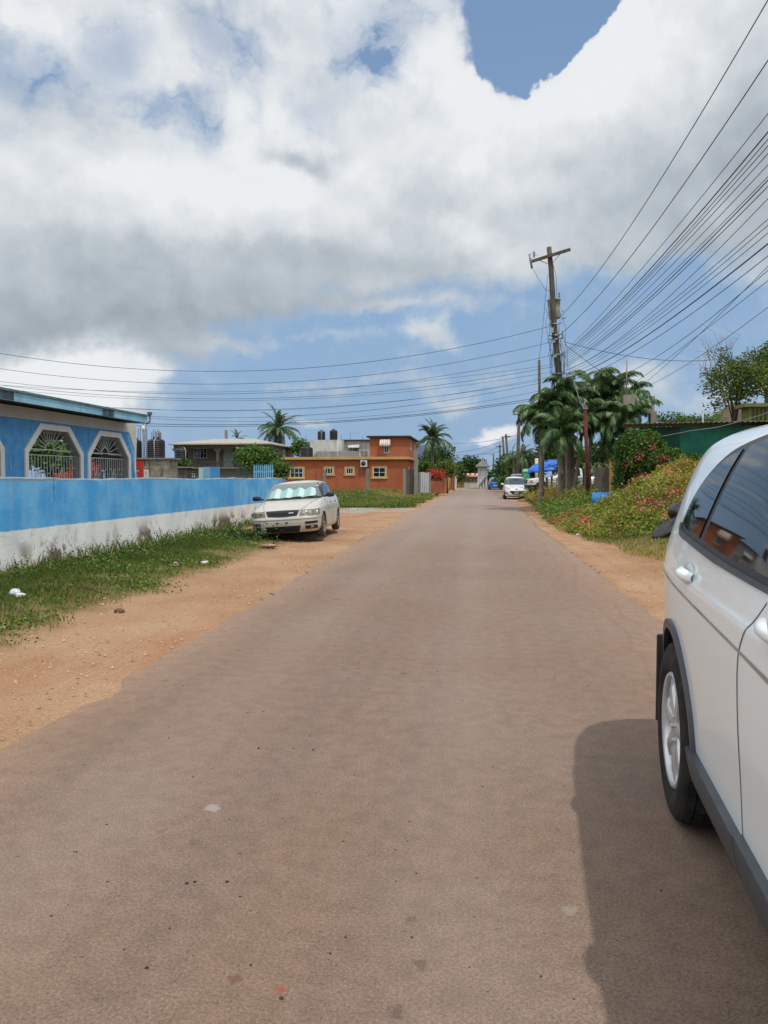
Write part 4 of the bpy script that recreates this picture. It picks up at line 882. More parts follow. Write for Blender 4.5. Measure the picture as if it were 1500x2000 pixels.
# blue tarpaulin canopy and green bin
cn = root('tarpaulin_canopy', (5.5, 52, .3), 'bright blue tarpaulin canopy over the white pickup', 'canopy'); Yc = 50
P = []
for (px, pyt, pyb) in ((1031, 918, 923), (1040, 909, 918), (1052, 905, 920), (1060, 899, 917), (1075, 898, 917), (1092, 898, 917)):
    p, q_ = at(px, pyt, Yc+2.5), at(px, pyb, Yc); P.append([p, (p+q_)/2+Vector((0, 0, .05)), q_, q_+Vector((0, .02, -.12))])
b = MB(); b.grid(P); ob = b.build('tarpaulin', m_blueroof, cn, True, recalc=False); ob.modifiers.new('t', 'SOLIDIFY').thickness = .015
b = MB()
for px in (1035, 1062, 1090): q_ = at(px, 918, Yc+.1); b.tube([(q_.x, q_.y, .2), q_], .035, 6)
b.build('pole', m_blackm, cn, True)
b = MB(); p = at(1080, 910, Yc-.2); 
for a_, c_ in (((-.5, -.1), (.3, .1)), ((-.3, .1), (.4, -.25)), ((.3, .1), (.2, -.5)), ((-.1, -.3), (.4, -.25)), ((0, -.5), (.2, -.1))): b.tube([p+Vector((a_[0], 0, a_[1])), p+Vector((c_[0], 0, c_[1]))], .03, 5)
b.build('bracket', m_blackm, cn, True)
gb = root('green_bin', (4.2, 58, .1), 'green wheeled bin behind the parked white hatchback', 'bin'); x0, x1, z0, z1 = pxbox(1022, 921, 1035, 936, 58); b = MB(); b.T = Matrix.Identity(4)
b.add([(x0+.06, 58, .2), (x1-.06, 58, .2), (x1-.06, 58.5, .2), (x0+.06, 58.5, .2), (x0, 57.95, z1), (x1, 57.95, z1), (x1, 58.6, z1), (x0, 58.6, z1)], [(0,3,2,1),(4,5,6,7),(0,1,5,4),(1,2,6,5),(2,3,7,6),(3,0,4,7)]); b.build('bin_body', plain('mid_green_plastic', lin(80, 170, 120, .8), .5), gb, True)
b = MB(); b.add([(x0-.06, 57.9, z1+.002), (x1+.06, 57.9, z1+.002), (x1+.06, 58.65, z1+.002), (x0-.06, 58.65, z1+.002), (x0+.05, 58, z1+.2), (x1-.05, 58, z1+.2), (x1-.05, 58.5, z1+.2), (x0+.05, 58.5, z1+.2)], [(0,3,2,1),(4,5,6,7),(0,1,5,4),(1,2,6,5),(2,3,7,6),(3,0,4,7)]); b.build('lid', plain('pale_green_plastic', lin(120, 200, 150, .8), .5), gb, True)
# ------------------------------------------------------------ vehicles: bodies as stacked superellipse contours
def pchip(pts):
    xs_ = [p[0] for p in pts]; y = [p[1] for p in pts]; n = len(pts); d = [(y[i+1]-y[i])/(xs_[i+1]-xs_[i]) for i in range(n-1)]; m = [0.0]*n
    m[0] = d[0]; m[-1] = d[-1]
    for i in range(1, n-1): m[i] = 0 if d[i-1]*d[i] <= 0 else 2*d[i-1]*d[i]/(d[i-1]+d[i])
    def f(x):
        if x <= xs_[0]: return y[0]
        if x >= xs_[-1]: return y[-1]
        i = 0
        while x > xs_[i+1]: i += 1
        h = xs_[i+1]-xs_[i]; t = (x-xs_[i])/h; t2 = t*t; t3 = t2*t
        return (2*t3-3*t2+1)*y[i]+(t3-2*t2+t)*h*m[i]+(-2*t3+3*t2)*y[i+1]+(t3-t2)*h*m[i+1]
    return f
def resample(P, n):
    P = [Vector((p[0], p[1])) for p in P]; L = [0]
    for a, b_ in zip(P, P[1:]): L.append(L[-1]+(b_-a).length)
    out = []
    for k in range(n+1):
        s = L[-1]*k/n; i = 0
        while i < len(L)-2 and s > L[i+1]: i += 1
        t = (s-L[i])/max(L[i+1]-L[i], 1e-9); out.append(P[i].lerp(P[i+1], min(t, 1)))
    return out
def coons(bt_, tp_, lf, rg, n, m):
    B_, T_, L_, R_ = resample(bt_, n), resample(tp_, n), resample(lf, m), resample(rg, m); G = []
    for i in range(n+1):
        s = i/n; row = []
        for j in range(m+1):
            t = j/m; row.append((1-t)*B_[i]+t*T_[i]+(1-s)*L_[j]+s*R_[j]-((1-s)*(1-t)*B_[0]+s*(1-t)*B_[-1]+(1-s)*t*T_[0]+s*t*T_[-1]))
        G.append(row)
    return G
def spl(P, n=10):                     # smooth 2-D curve through points
    P = [Vector(p) for p in P]; out = []
    for i in range(len(P)-1):
        a = P[max(i-1, 0)]; b_ = P[i]; c = P[i+1]; d = P[min(i+2, len(P)-1)]
        for k in range(n):
            t = k/n; out.append(.5*((2*b_)+(c-a)*t+(2*a-5*b_+4*c-d)*t*t+(-a+3*b_-3*c+d)*t**3))
    return out+[P[-1]]
class Car:
    def __init__(s, yF, yR, X, n, bottom, arches, zmid, ztop, res=1, seam=None):
        s.yF, s.yR, s.X, s.nn = pchip(yF), pchip(yR), pchip(X), pchip(n); s.bottom = pchip(bottom) if isinstance(bottom, list) else (lambda y, b_=bottom: b_)
        s.warp = lambda z: z; s.arches = arches; s.zmid = zmid; s.ztop = ztop; s.res = res
    def zb(s, y):
        z = s.bottom(y)
        for (c, zc, r) in s.arches:
            if abs(y-c) < r: z = max(z, zc+math.sqrt(r*r-(y-c)**2))
        return z
    def side(s, y, z, sx=1):
        yf, yr, n = s.yF(z), s.yR(z), s.nn(z); u = max(-1, min(1, (y-(yf+yr)/2)/((yf-yr)/2)))
        return Vector((sx*s.X(z)*(1-abs(u)**n)**(1/n), y, s.warp(z)))
    def end(s, x, z, fr=1):
        yf, yr, n = s.yF(z), s.yR(z), s.nn(z); v = min(1, abs(x)/s.X(z))
        return Vector((x, (yf+yr)/2+fr*(yf-yr)/2*(1-v**n)**(1/n), s.warp(z)))
    def ring(s, z, cols):
        yf, yr, n, X_ = s.yF(z), s.yR(z), s.nn(z), s.X(z); ym, hl = (yf+yr)/2, (yf-yr)/2; out = []
        for (k, a) in cols:
            if k == 'u': y = ym+hl*a; x = X_*(1-abs(a)**n)**(1/n)
            else: v = abs(a); x = X_*v; y = ym+hl*math.copysign((1-v**n)**(1/n), a)
            out.append((x, y))
        return out
    def shell(s, mats, name, parent, cap=True):
        r = s.res; n = s.nn(.5); uc = .90; vc = (1-uc**n)**(1/n); cols = [('v', v) for v in np.linspace(0.0001, vc, int(12*r))]
        us = list(np.linspace(uc, -uc, int(90*r)))[1:-1]
        for (c, zc, rr) in s.arches:                      # columns exactly at the arch ends
            yf, yr = s.yF(.5), s.yR(.5)
            for q_ in np.cos(np.linspace(0, math.pi, int(24*r)))*rr*.9999: us.append((c+q_-(yf+yr)/2)/((yf-yr)/2))
        us = sorted(us, reverse=True); cols += [('u', u) for u in us]+[('v', -v) for v in np.linspace(vc, .0001, int(12*r))]
        yc = [p[1] for p in s.ring(.5, cols)]; rows = []; M1 = int(14*r)
        for k in range(M1+1):
            row = []
            for j, (kk, a) in enumerate(cols):
                zb_ = s.zb(yc[j]); z = zb_+(s.zmid-zb_)*k/M1; x, y = s.ring(z, [cols[j]])[0]; row.append((x, y, s.warp(z)))
            rows.append(row)
        zs = np.linspace(s.zmid, s.ztop, int(34*r))[1:]
        for z in zs:
            rows.append([(x, y, s.warp(z)) for x, y in s.ring(z, cols)])
        b = MB(); b.grid(rows, True, True); b.grid([[(-x, y, z) for x, y, z in row] for row in rows], True)
        last = rows[-1]; K = 8; P = []
        for (x, y, z) in last: P.append([(x*(1-2*k/K), y, z+.012*(1-(1-2*k/K)**2)) for k in range(K+1)])
        b.grid(P, True)
        # underside plate
        lo = [(x*.93, y*.985, max(s.bottom(y)+.02, .2)) for (x, y, z) in rows[0]]
        b.cur = 1; b.grid([[(x, y, z), (-x, y, z)] for x, y, z in lo], False)
        return b.build(name, mats, parent, weld=True, recalc=True)
    def decal(s, b, G, fn, off, side_=1, skirt=.004):
        """grid of 2-D points -> skin patch lifted off the body, with a rim"""
        P = []; n, m = len(G), len(G[0])
        for row in G:
            rr = []
            for g in row:
                e_ = 1e-3; p = fn(g[0], g[1]); a = fn(g[0]+e_, g[1])-p; c = fn(g[0], g[1]+e_)-p; nrm = a.cross(c); nrm = nrm.normalized() if nrm.length > 1e-12 else Vector((0, 0, 1))
                ref = Vector((p.x, 0, 0)) if side_ else Vector((0, p.y, 0)); ref = ref+Vector((0, 0, .15))
                if nrm.dot(ref) < 0: nrm = -nrm
                rr.append(p+nrm*off)
            P.append(rr)
        b.grid(P, True)
        if skirt:
            rim = [(i, 0) for i in range(n)]+[(n-1, j) for j in range(1, m)]+[(i, m-1) for i in range(n-2, -1, -1)]+[(0, j) for j in range(m-2, 0, -1)]
            vs = []; fs = []; K = len(rim)
            for (i, j) in rim:
                g = G[i][j]; q = fn(g[0], g[1]); vs.append(P[i][j]); d = (P[i][j]-q); vs.append(q-d.normalized()*.003 if d.length > 0 else q)
            for k in range(K): fs.append((2*k, 2*k+1, 2*((k+1) % K)+1, 2*((k+1) % K)))
            b.add(vs, fs)
def wheel_proto(name, Rr, Rm, w, spokes, parent_label, tread=True, rimm=None, dirty=None, deep=.03, sw=.05):
    """wheel built round the x axis, outer face towards +x"""
    t = bpy.data.objects.new('wheel', None); col.objects.link(t)
    b = MB(); n = 96 if tread else 36; h_ = w/2
    gd = .012 if tread else .002
    prof = [(Rm-.006, h_*.8), (Rm+.012, h_*.93), (Rm+.018, h_*.93), (Rm+.024, h_*.97), ((Rr+Rm)/2-.004, h_*1.0), ((Rr+Rm)/2+.004, h_*.985), (Rr-.035, h_*.95), (Rr-.016, h_*.84), (Rr-gd, h_*.72)]
    full = prof+[(r, -x) for r, x in reversed(prof)]
    b.lathe([(r, x) for r, x in full], n, 'x')
    if tread:
        nb = 76
        for lane, (xa_, xb_) in enumerate(((-.92, -.62), (-.56, -.2), (-.15, .15), (.2, .56), (.62, .92))):
            for k in range(nb):
                a0 = 2*math.pi*(k+.25*(lane % 2)+.08)/nb; a1 = a0+2*math.pi/nb*.76; vs = []
                for rr in (Rr-.02, Rr+.002):
                    for aa in (a0, a1):
                        for xx in (xa_, xb_):
                            rq = rr-(.010 if abs(xx) > .8 else 0)-(.004 if abs(xx) > .5 else 0); sk = (.03 if lane in (1, 3) else 0)*xx; vs.append((xx*h_*.9, rq*math.cos(aa+sk), rq*math.sin(aa+sk)))
                b.add(vs, [(0,1,3,2),(4,6,7,5),(0,4,5,1),(2,3,7,6),(0,2,6,4),(1,5,7,3)])
    ty = b.build('tyre', m_tyre, t, recalc=False)
    b = MB(); xo = h_*.86
    b.lathe([(Rm, xo), (Rm-.006, xo+.008), (Rm-.018, xo+.004), (Rm-.026, xo-.015), (Rm-.032, -h_*.8), (Rm, -h_*.85)], 64, 'x')
    ns = spokes; xs_ = xo-deep
    for k in range(ns):
        a = 2*math.pi*(k+.25)/ns; P = []
        for i, (r, hw, xx) in enumerate(((.055, sw*.9, xs_+.002), (.10, sw*.75, xs_+.008), (Rm*.72, sw*.62, xs_+.010), (Rm-.045, sw*.8, xo-.008), (Rm-.02, sw*1.15, xo-.010))):
            row = []
            for q, dx in ((-1, -deep*1.1-.008), (-1, -.004), (-.8, .0), (0, .002), (.8, .0), (1, -.004), (1, -deep*1.1-.008)):
                ang = a+q*hw/r/1.0 if False else a; c, s_ = math.cos(a), math.sin(a); row.append((xx+dx, r*c-q*hw*s_, r*s_+q*hw*c))
            P.append(row)
        b.grid(P, True)
    b.lathe([(0, xs_-.002), (.03, xs_+.0), (.034, xs_-.004), (.06, xs_+.006), (.07, xs_-.004), (.085, xs_-.03)], 32, 'x')
    for k in range(5):
        a = 2*math.pi*(k+.5)/5
        T0 = b.T; b.T = Matrix.Translation((xs_+.002, .052*math.cos(a), .052*math.sin(a))); b.lathe([(.011, -.01), (.011, .004), (.006, .008), (0, .008)], 6, 'x', False); b.T = T0
    rm = b.build('rim', rimm or m_rim, t, recalc=False)
    b = MB(); b.lathe([(0, xs_-.035), (Rm-.03, xs_-.04)], 32, 'x'); b.lathe([(.14, xs_-.034), (.14, xs_-.028), (.07, xs_-.028)], 32, 'x')
    bd = b.build('brake_disc', m_brake, t, recalc=False)
    KIDS[t.name] = [ty, rm, bd]; return t
m_tyre = MT('tyre_rubber'); _t = m_tyre; _c = _t.mix(_t.mr(_t.noise(9, 5), .35, .7), (.012, .012, .012), (.034, .031, .028)); _t.bump(_t.noise(90, 3), .15, .004); m_tyre = _t.fin(_c, .85, 0, .25)
m_tyred = plain('dusty_tyre', (.07, .06, .05), .9, .3, 8)
m_rim = plain('silver_alloy', (.52, .53, .54), .3, .07, 12, metal=.55, spec=.5, coat=.3)
m_rimd = plain('dirty_alloy', lin(150, 138, 122, .8), .6, .2, 12, metal=.3)
m_brake = plain('brown_brake_dust', (.05, .042, .036), .8, .3, 9)
m_under = plain('black_underbody', (.012, .012, .012), .9)
m_trimb = plain('black_rubber_trim', (.02, .021, .024), .4, .15, 20)
m_clad = plain('dark_grey_cladding', (.045, .052, .065), .42, .15, 10, spec=.5)
def paint(name, c, rough=.28, dust=None, coat=.8):
    t = MT(name); n = t.noise(1.5, 5); cc = t.mix(t.mr(n, .3, .7), mul(c, .96), mul(c, 1.03)); z = t.xyz()[2]
    if dust: cc = t.mix(t.math('MULTIPLY', t.math('ADD', t.mr(z, .75, .25), .25, True), t.mr(t.noise(3, 7, .65), .35, .7, .25, 1)), cc, dust)
    t.bump(t.noise(3.2, 2), .012, .02)
    return t.fin(cc, rough, 0, .5, coat)
p_white = paint('white_car_paint', (.90, .95, .96), .24, (.84, .86, .84, 1), .7)
p_silver = paint('dusty_champagne_paint', lin(200, 195, 184, .88), .32, (.42, .38, .32, 1), .35)
p_white2 = paint('bright_white_paint', (.66, .66, .64), .3)
p_blue = paint('bright_blue_paint', lin(30, 120, 200, .85), .3); p_grey = paint('silver_grey_paint', lin(150, 155, 160, .8), .3)
g_dark = plain('tinted_car_glass', (.007, .008, .009), .03, .0, spec=.4, coat=0)
g_shield = plain('pale_windscreen_glass', (.06, .075, .08), .05, .1, spec=.6)
m_lamp = plain('clear_lamp', (.35, .36, .33), .12, .1, metal=.3, coat=1)
m_lampw = plain('bright_lamp', (.6, .6, .57), .1, .1, metal=.4, coat=1)
m_lampy = plain('hazed_lamp', lin(120, 122, 100, .8), .3, .15, 8, metal=.2, coat=.5)
m_grille = plain('dark_grille', (.01, .01, .011), .5)
m_amber = plain('amber_lens', (.5, .12, .02), .2, coat=1); m_redl = plain('red_lens', (.35, .02, .02), .2, coat=1)
def part(car, name, mat, parent, patches, off=.004, skirt=True):
    b = MB()
    for (kind, bt_, tp_, lf, rg, n, m, s_) in patches:
        G = coons(bt_, tp_, lf, rg, n, m)
        if kind == 'side': fn = lambda y, z, sx=s_: car.side(y, z, sx)
        else: fn = lambda x, z, fr=s_: car.end(x, z, fr)
        car.decal(b, G, fn, off, kind == 'side', skirt)
    return b.build(name, mat, parent, recalc=False)
def quadp(kind, a, b_, c, d, s_=1, n=8, m=6):           # corners: bottom-left, bottom-right, top-right, top-left
    return (kind, [a, b_], [d, c], [a, d], [b_, c], n, m, s_)
def liners(car, parent, X_, w=.32):
    b = MB()
    for (c, zc, r) in car.arches:
        for s_ in (-1, 1):
            P = []
            for k in range(17):
                a = math.pi*k/16; P.append([(s_*(X_-.02), c+(r+.0)*math.cos(a), zc+(r+.0)*math.sin(a)), (s_*(X_-w), c+(r+.0)*math.cos(a), zc+(r+.0)*math.sin(a))])
            P = [[(s_*(X_-.02), c+r, .2), (s_*(X_-w), c+r, .2)]]+P+[[(s_*(X_-.02), c-r, .2), (s_*(X_-w), c-r, .2)]]
            b.grid(P, True); vs = [row[1] for row in P]; b.add(vs, [tuple(range(len(vs)))])
    b.build('wheel_well', m_under, parent, recalc=False)
def put_wheels(proto, parent, spots, used=[]):
    for (x, y, z, flip) in spots:
        w = proto if proto.name not in used else copy_tree(proto); used.append(w.name)
        w.parent = parent; w.location = (x, y, z); w.rotation_euler = (random.uniform(0, .0), 0, math.pi if flip else 0)

# ---- the white suv in the foreground
def build_suv():
    c = Car(yF=[(.2, 2.12), (.35, 2.24), (.6, 2.27), (.8, 2.22), (.95, 2.08), (1.05, 1.75), (1.13, 1.2), (1.18, 1.08), (1.4, .72), (1.6, .2), (1.66, -.1), (1.7, -.6)],
            yR=[(.2, -2.15), (.35, -2.22), (.55, -2.265), (.78, -2.27), (1.0, -2.25), (1.15, -2.22), (1.3, -2.15), (1.45, -2.05), (1.6, -1.89), (1.67, -1.78), (1.7, -1.5)],
            X=[(.2, .80), (.32, .865), (.42, .885), (.55, .892), (.75, .905), (.93, .912), (1.03, .912), (1.065, .902), (1.13, .888), (1.22, .868), (1.26, .857), (1.35, .832), (1.5, .782), (1.6, .73), (1.65, .665), (1.685, .56), (1.7, .40)],
            n=[(.2, 5.5), (1.0, 5.0), (1.3, 5.0), (1.6, 5.5), (1.7, 4.5)], bottom=.30, arches=[(-1.255, .35, .43), (1.365, .35, .43)], zmid=1.0, ztop=1.7, res=1.5)
    c.warp = lambda z: z-.085*min(max((z-.93)/.27, 0), 1)
    t = root('white_suv', (1.70, 2.06, 0), 'large white sport utility vehicle parked in the right foreground facing the camera', 'car', rz=math.pi-.0767); t.scale = (1.08,)*3
    c.shell([p_white, m_under], 'body', t); liners(c, t, .885)
    # in the photo we see the car's own right side: local x < 0 maps to... after the half turn local +x is at world -x
    S = 1
    for S in (1, -1):
        # window band trim, then glass
        top = spl([(-1.36, 1.285), (-1.31, 1.37), (-1.2, 1.46), (-1.02, 1.545), (-.8, 1.592), (-.3, 1.63), (.2, 1.62), (.55, 1.56)], 8)
        bot = spl([(-1.36, 1.285), (-1.3, 1.258), (-1.1, 1.245), (-.5, 1.215), (.2, 1.20), (.95, 1.2)], 8)
        part(c, 'window_trim', m_trimb, t, [('side', bot, top, [bot[0], top[0]], [bot[-1], top[-1]], 44, 12, S)], .004)
        cut = lambda C, a, b_: [p for p in C if a <= p[0] <= b_]
        def yat(C, y): 
            for p, q in zip(C, C[1:]):
                if p[0] <= y <= q[0]: return p.lerp(q, (y-p[0])/max(q[0]-p[0], 1e-9))
            return C[-1]
        ins = lambda p, dz: Vector((p[0], p[1]+dz))
        q1 = [ins(p, .022) for p in [Vector((-1.3, 1.268))]+cut(bot, -1.22, -.93)+[yat(bot, -.92)]]; q2 = [Vector((-1.3, 1.290))]+[ins(p, -.026) for p in cut(top, -1.26, -.8)]+[ins(yat(top, -.775), -.026)]
        part(c, 'quarter_window', g_dark, t, [('side', q1, q2, [q1[0], q2[0]], [q1[-1], q2[-1]], 20, 12, S)], .009)
        for (a0, a1, b0, b1) in ((-.845, -.70, -.02, .02), (.07, .10, .86, .5)):
            q1 = [ins(p, .022) for p in [yat(bot, a0)]+cut(bot, a0+.01, b0-.01)+[yat(bot, b0)]]; q2 = [ins(p, -.026) for p in [yat(top, a1)]+cut(top, a1+.01, b1-.01)+[yat(top, b1)]]
            part(c, 'side_window', g_dark, t, [('side', q1, q2, [q1[0], q2[0]], [q1[-1], q2[-1]], 20, 12, S)], .009)
        # bright belt moulding
        mtop = [ins(p, .004) for p in bot]; mb_ = [ins(p, -.018) for p in bot]
        part(c, 'belt_moulding', m_clad, t, [('side', mb_, mtop, [mb_[0], mtop[0]], [mb_[-1], mtop[-1]], 44, 3, S)], .012)
        # crease line, door seams
        def path(P, r, name, mat):
            b = MB(); b.tube([c.side(y, z, S)+Vector((0, 0, 0)) for y, z in P], r, 5); return b.build(name, mat, t, recalc=False)
        sm = spl([(.03, 1.20), (-.02, 1.1), (-.12, .95), (-.15, .8), (-.155, .6), (-.15, .42)], 8); path(sm, .0028, 'door_seam', m_seam)
        sm = spl([(-.9, 1.235), (-.99, 1.1), (-1.0, .98), (-.9, .84), (-.8, .68), (-.77, .5), (-.77, .42)], 8)
        sm = spl([(.98, 1.19), (1.0, .95), (.96, .7), (.93, .42)], 8); path(sm, .0028, 'door_seam', m_seam)
        part(c, 'crease_shade', plain('beige_crease_shade', lin(168, 160, 146, .7), .5), t, [quadp('side', (-2.12, 1.02), (1.9, .84), (1.9, .852), (-2.12, 1.032), S, 60, 2)], .003)  # shade line of the body crease, painted as a thin beige strip
        # arch trims
        for (yc, zc, r) in c.arches:
            a = [(yc+(r-.006)*math.cos(k), zc+(r-.006)*math.sin(k)) for k in np.linspace(-.06, math.pi+.06, 40)]; bb = [(yc+(r+.032)*math.cos(k), zc+(r+.032)*math.sin(k)) for k in np.linspace(-.06, math.pi+.06, 40)]
            part(c, 'arch_trim', m_clad, t, [('side', a, bb, [a[0], bb[0]], [a[-1], bb[-1]], 44, 3, S)], .014)
            rim_ = MB(); P = []
            for (y, z) in a: q = c.side(y, z, S); P.append([q+Vector((S*.012, 0, 0)), q-Vector((S*.06, 0, 0))])
            rim_.grid(P); rim_.build('arch_lip', m_trimb, t, recalc=False)
        # rocker cladding with two segments
        for (ya, yb_) in ((-.86, -.17), (-.16, .96)):
            part(c, 'rocker_cladding', m_clad, t, [('side', [(ya, .275), (yb_, .275)], [(ya+.0, .43), (yb_, .42)], [(ya, .275), (ya, .35), (ya, .43)], [(yb_, .275), (yb_, .42)], 24, 8, S)], .026, True)
        # mud flap
        b = MB(); b.box(S*.66 if S > 0 else -.89, -1.74, .25, .89 if S > 0 else -.66, -1.725, .66); b.build('mud_flap', m_trimb, t, bevel=.008)
        # handles
        for yh_, zh_ in ((-.93, 1.09), (.16, 1.09)):
            b = MB(); p = c.side(yh_, zh_, S); b.ell(p+Vector((-S*.004, .01, .0)), (.018, .075, .042), 20, 10, .8); b.build('handle_cup', p_cup, t, recalc=False)
            b = MB(); P = []
            for k in range(13):
                u = k/12; y = yh_-.11+.22*u; q = c.side(y, zh_+.012*(1-2*u)*.3, S); o_ = .012+.034*math.sin(math.pi*min(max((u*1.15-.02), 0), 1))**.5; row = []
                hh = .022*(1-.35*abs(2*u-1)**3)
                for m_ in range(9):
                    a_ = math.pi*m_/8; row.append(q+Vector((S*(o_*(.35+.65*math.sin(a_))), 0, hh*math.cos(a_))))
                P.append(row)
            b.grid(P, True, S > 0); b.build('door_handle', p_white, t, recalc=True)
        # roof rail
        b = MB(); P = [c.side(y, 1.655, S)+Vector((-S*.03, 0, .035+.012*math.sin(math.pi*(y+1.5)/1.9))) for y in np.linspace(-1.5, .3, 20)]; 
        b = MB(); b.ell((S*.98, .78, 1.18), (.11, .07, .075), 16, 10, .8); b.bar((S*.80, .74, 1.14), (S*.93, .78, 1.15), .05); b.build('mirror', p_white, t)
        # tail lamp up the rear pillar
        part(c, 'tail_lamp', m_redl, t, [quadp('side', (-2.17, .98), (-1.98, 1.0), (-1.90, 1.42), (-1.985, 1.42), S, 6, 14)], .006) if False else None
    part(c, 'rear_window', g_dark, t, [quadp('end', (-.58, 1.18), (.58, 1.18), (.5, 1.55), (-.5, 1.55), -1, 14, 10)], .005)
    part(c, 'windscreen', g_dark, t, [quadp('end', (-.72, 1.2), (.72, 1.2), (.6, 1.6), (-.6, 1.6), 1, 14, 10)], .005)
    part(c, 'rear_bumper_panel', m_clad, t, [quadp('end', (-.7, .31), (.7, .31), (.7, .5), (-.7, .5), -1, 14, 5)], .012)
    part(c, 'tail_lamp', m_redl, t, [quadp('end', (-.8, .95), (-.68, .95), (-.66, 1.4), (-.73, 1.4), -1, 6, 10)], .008); part(c, 'tail_lamp', m_redl, t, [quadp('end', (.68, .95), (.8, .95), (.73, 1.4), (.66, 1.4), -1, 6, 10)], .008)
    part(c, 'headlight', m_lamp, t, [quadp('end', (-.8, .72), (-.45, .72), (-.45, .86), (-.78, .92), 1)], .006); part(c, 'headlight', m_lamp, t, [quadp('end', (.45, .72), (.8, .72), (.78, .92), (.45, .86), 1)], .006)
    part(c, 'grille', m_grille, t, [quadp('end', (-.42, .45), (.42, .45), (.42, .84), (-.42, .84), 1)], .006)
    W = wheel_proto('wheel', .362, .232, .225, 7, '', True, sw=.036, deep=.012)
    # emblem on the hub: two uprights and a crossbar
    b = MB(); x_ = .112*.86-.03+.012
    b.box(x_-.006, -.017, -.018, x_, -.010, .018); b.box(x_-.006, .010, -.018, x_, .017, .018); b.box(x_-.006, -.010, -.004, x_, .010, .004); hb = b.build('hub_emblem', m_rimd, W); KIDS[W.name].append(hb)
    for (x, y, z, fl) in ((.795, -1.255, .362, False), (-.795, -1.255, .362, True), (.795, 1.365, .362, False), (-.795, 1.365, .362, True)):
        w = W if W.parent is None else copy_tree(W); w.parent = t; w.location = (x, y, z); w.rotation_euler = (0, 0, math.pi if fl else 0)
    return t, c
m_seam = plain('panel_gap', (.16, .16, .16), .7); p_cup = paint('handle_cup_shade', (.50, .53, .53), .3)  # cup colour: darkened white paint, shade of the handle recess put into the colour
build_suv()

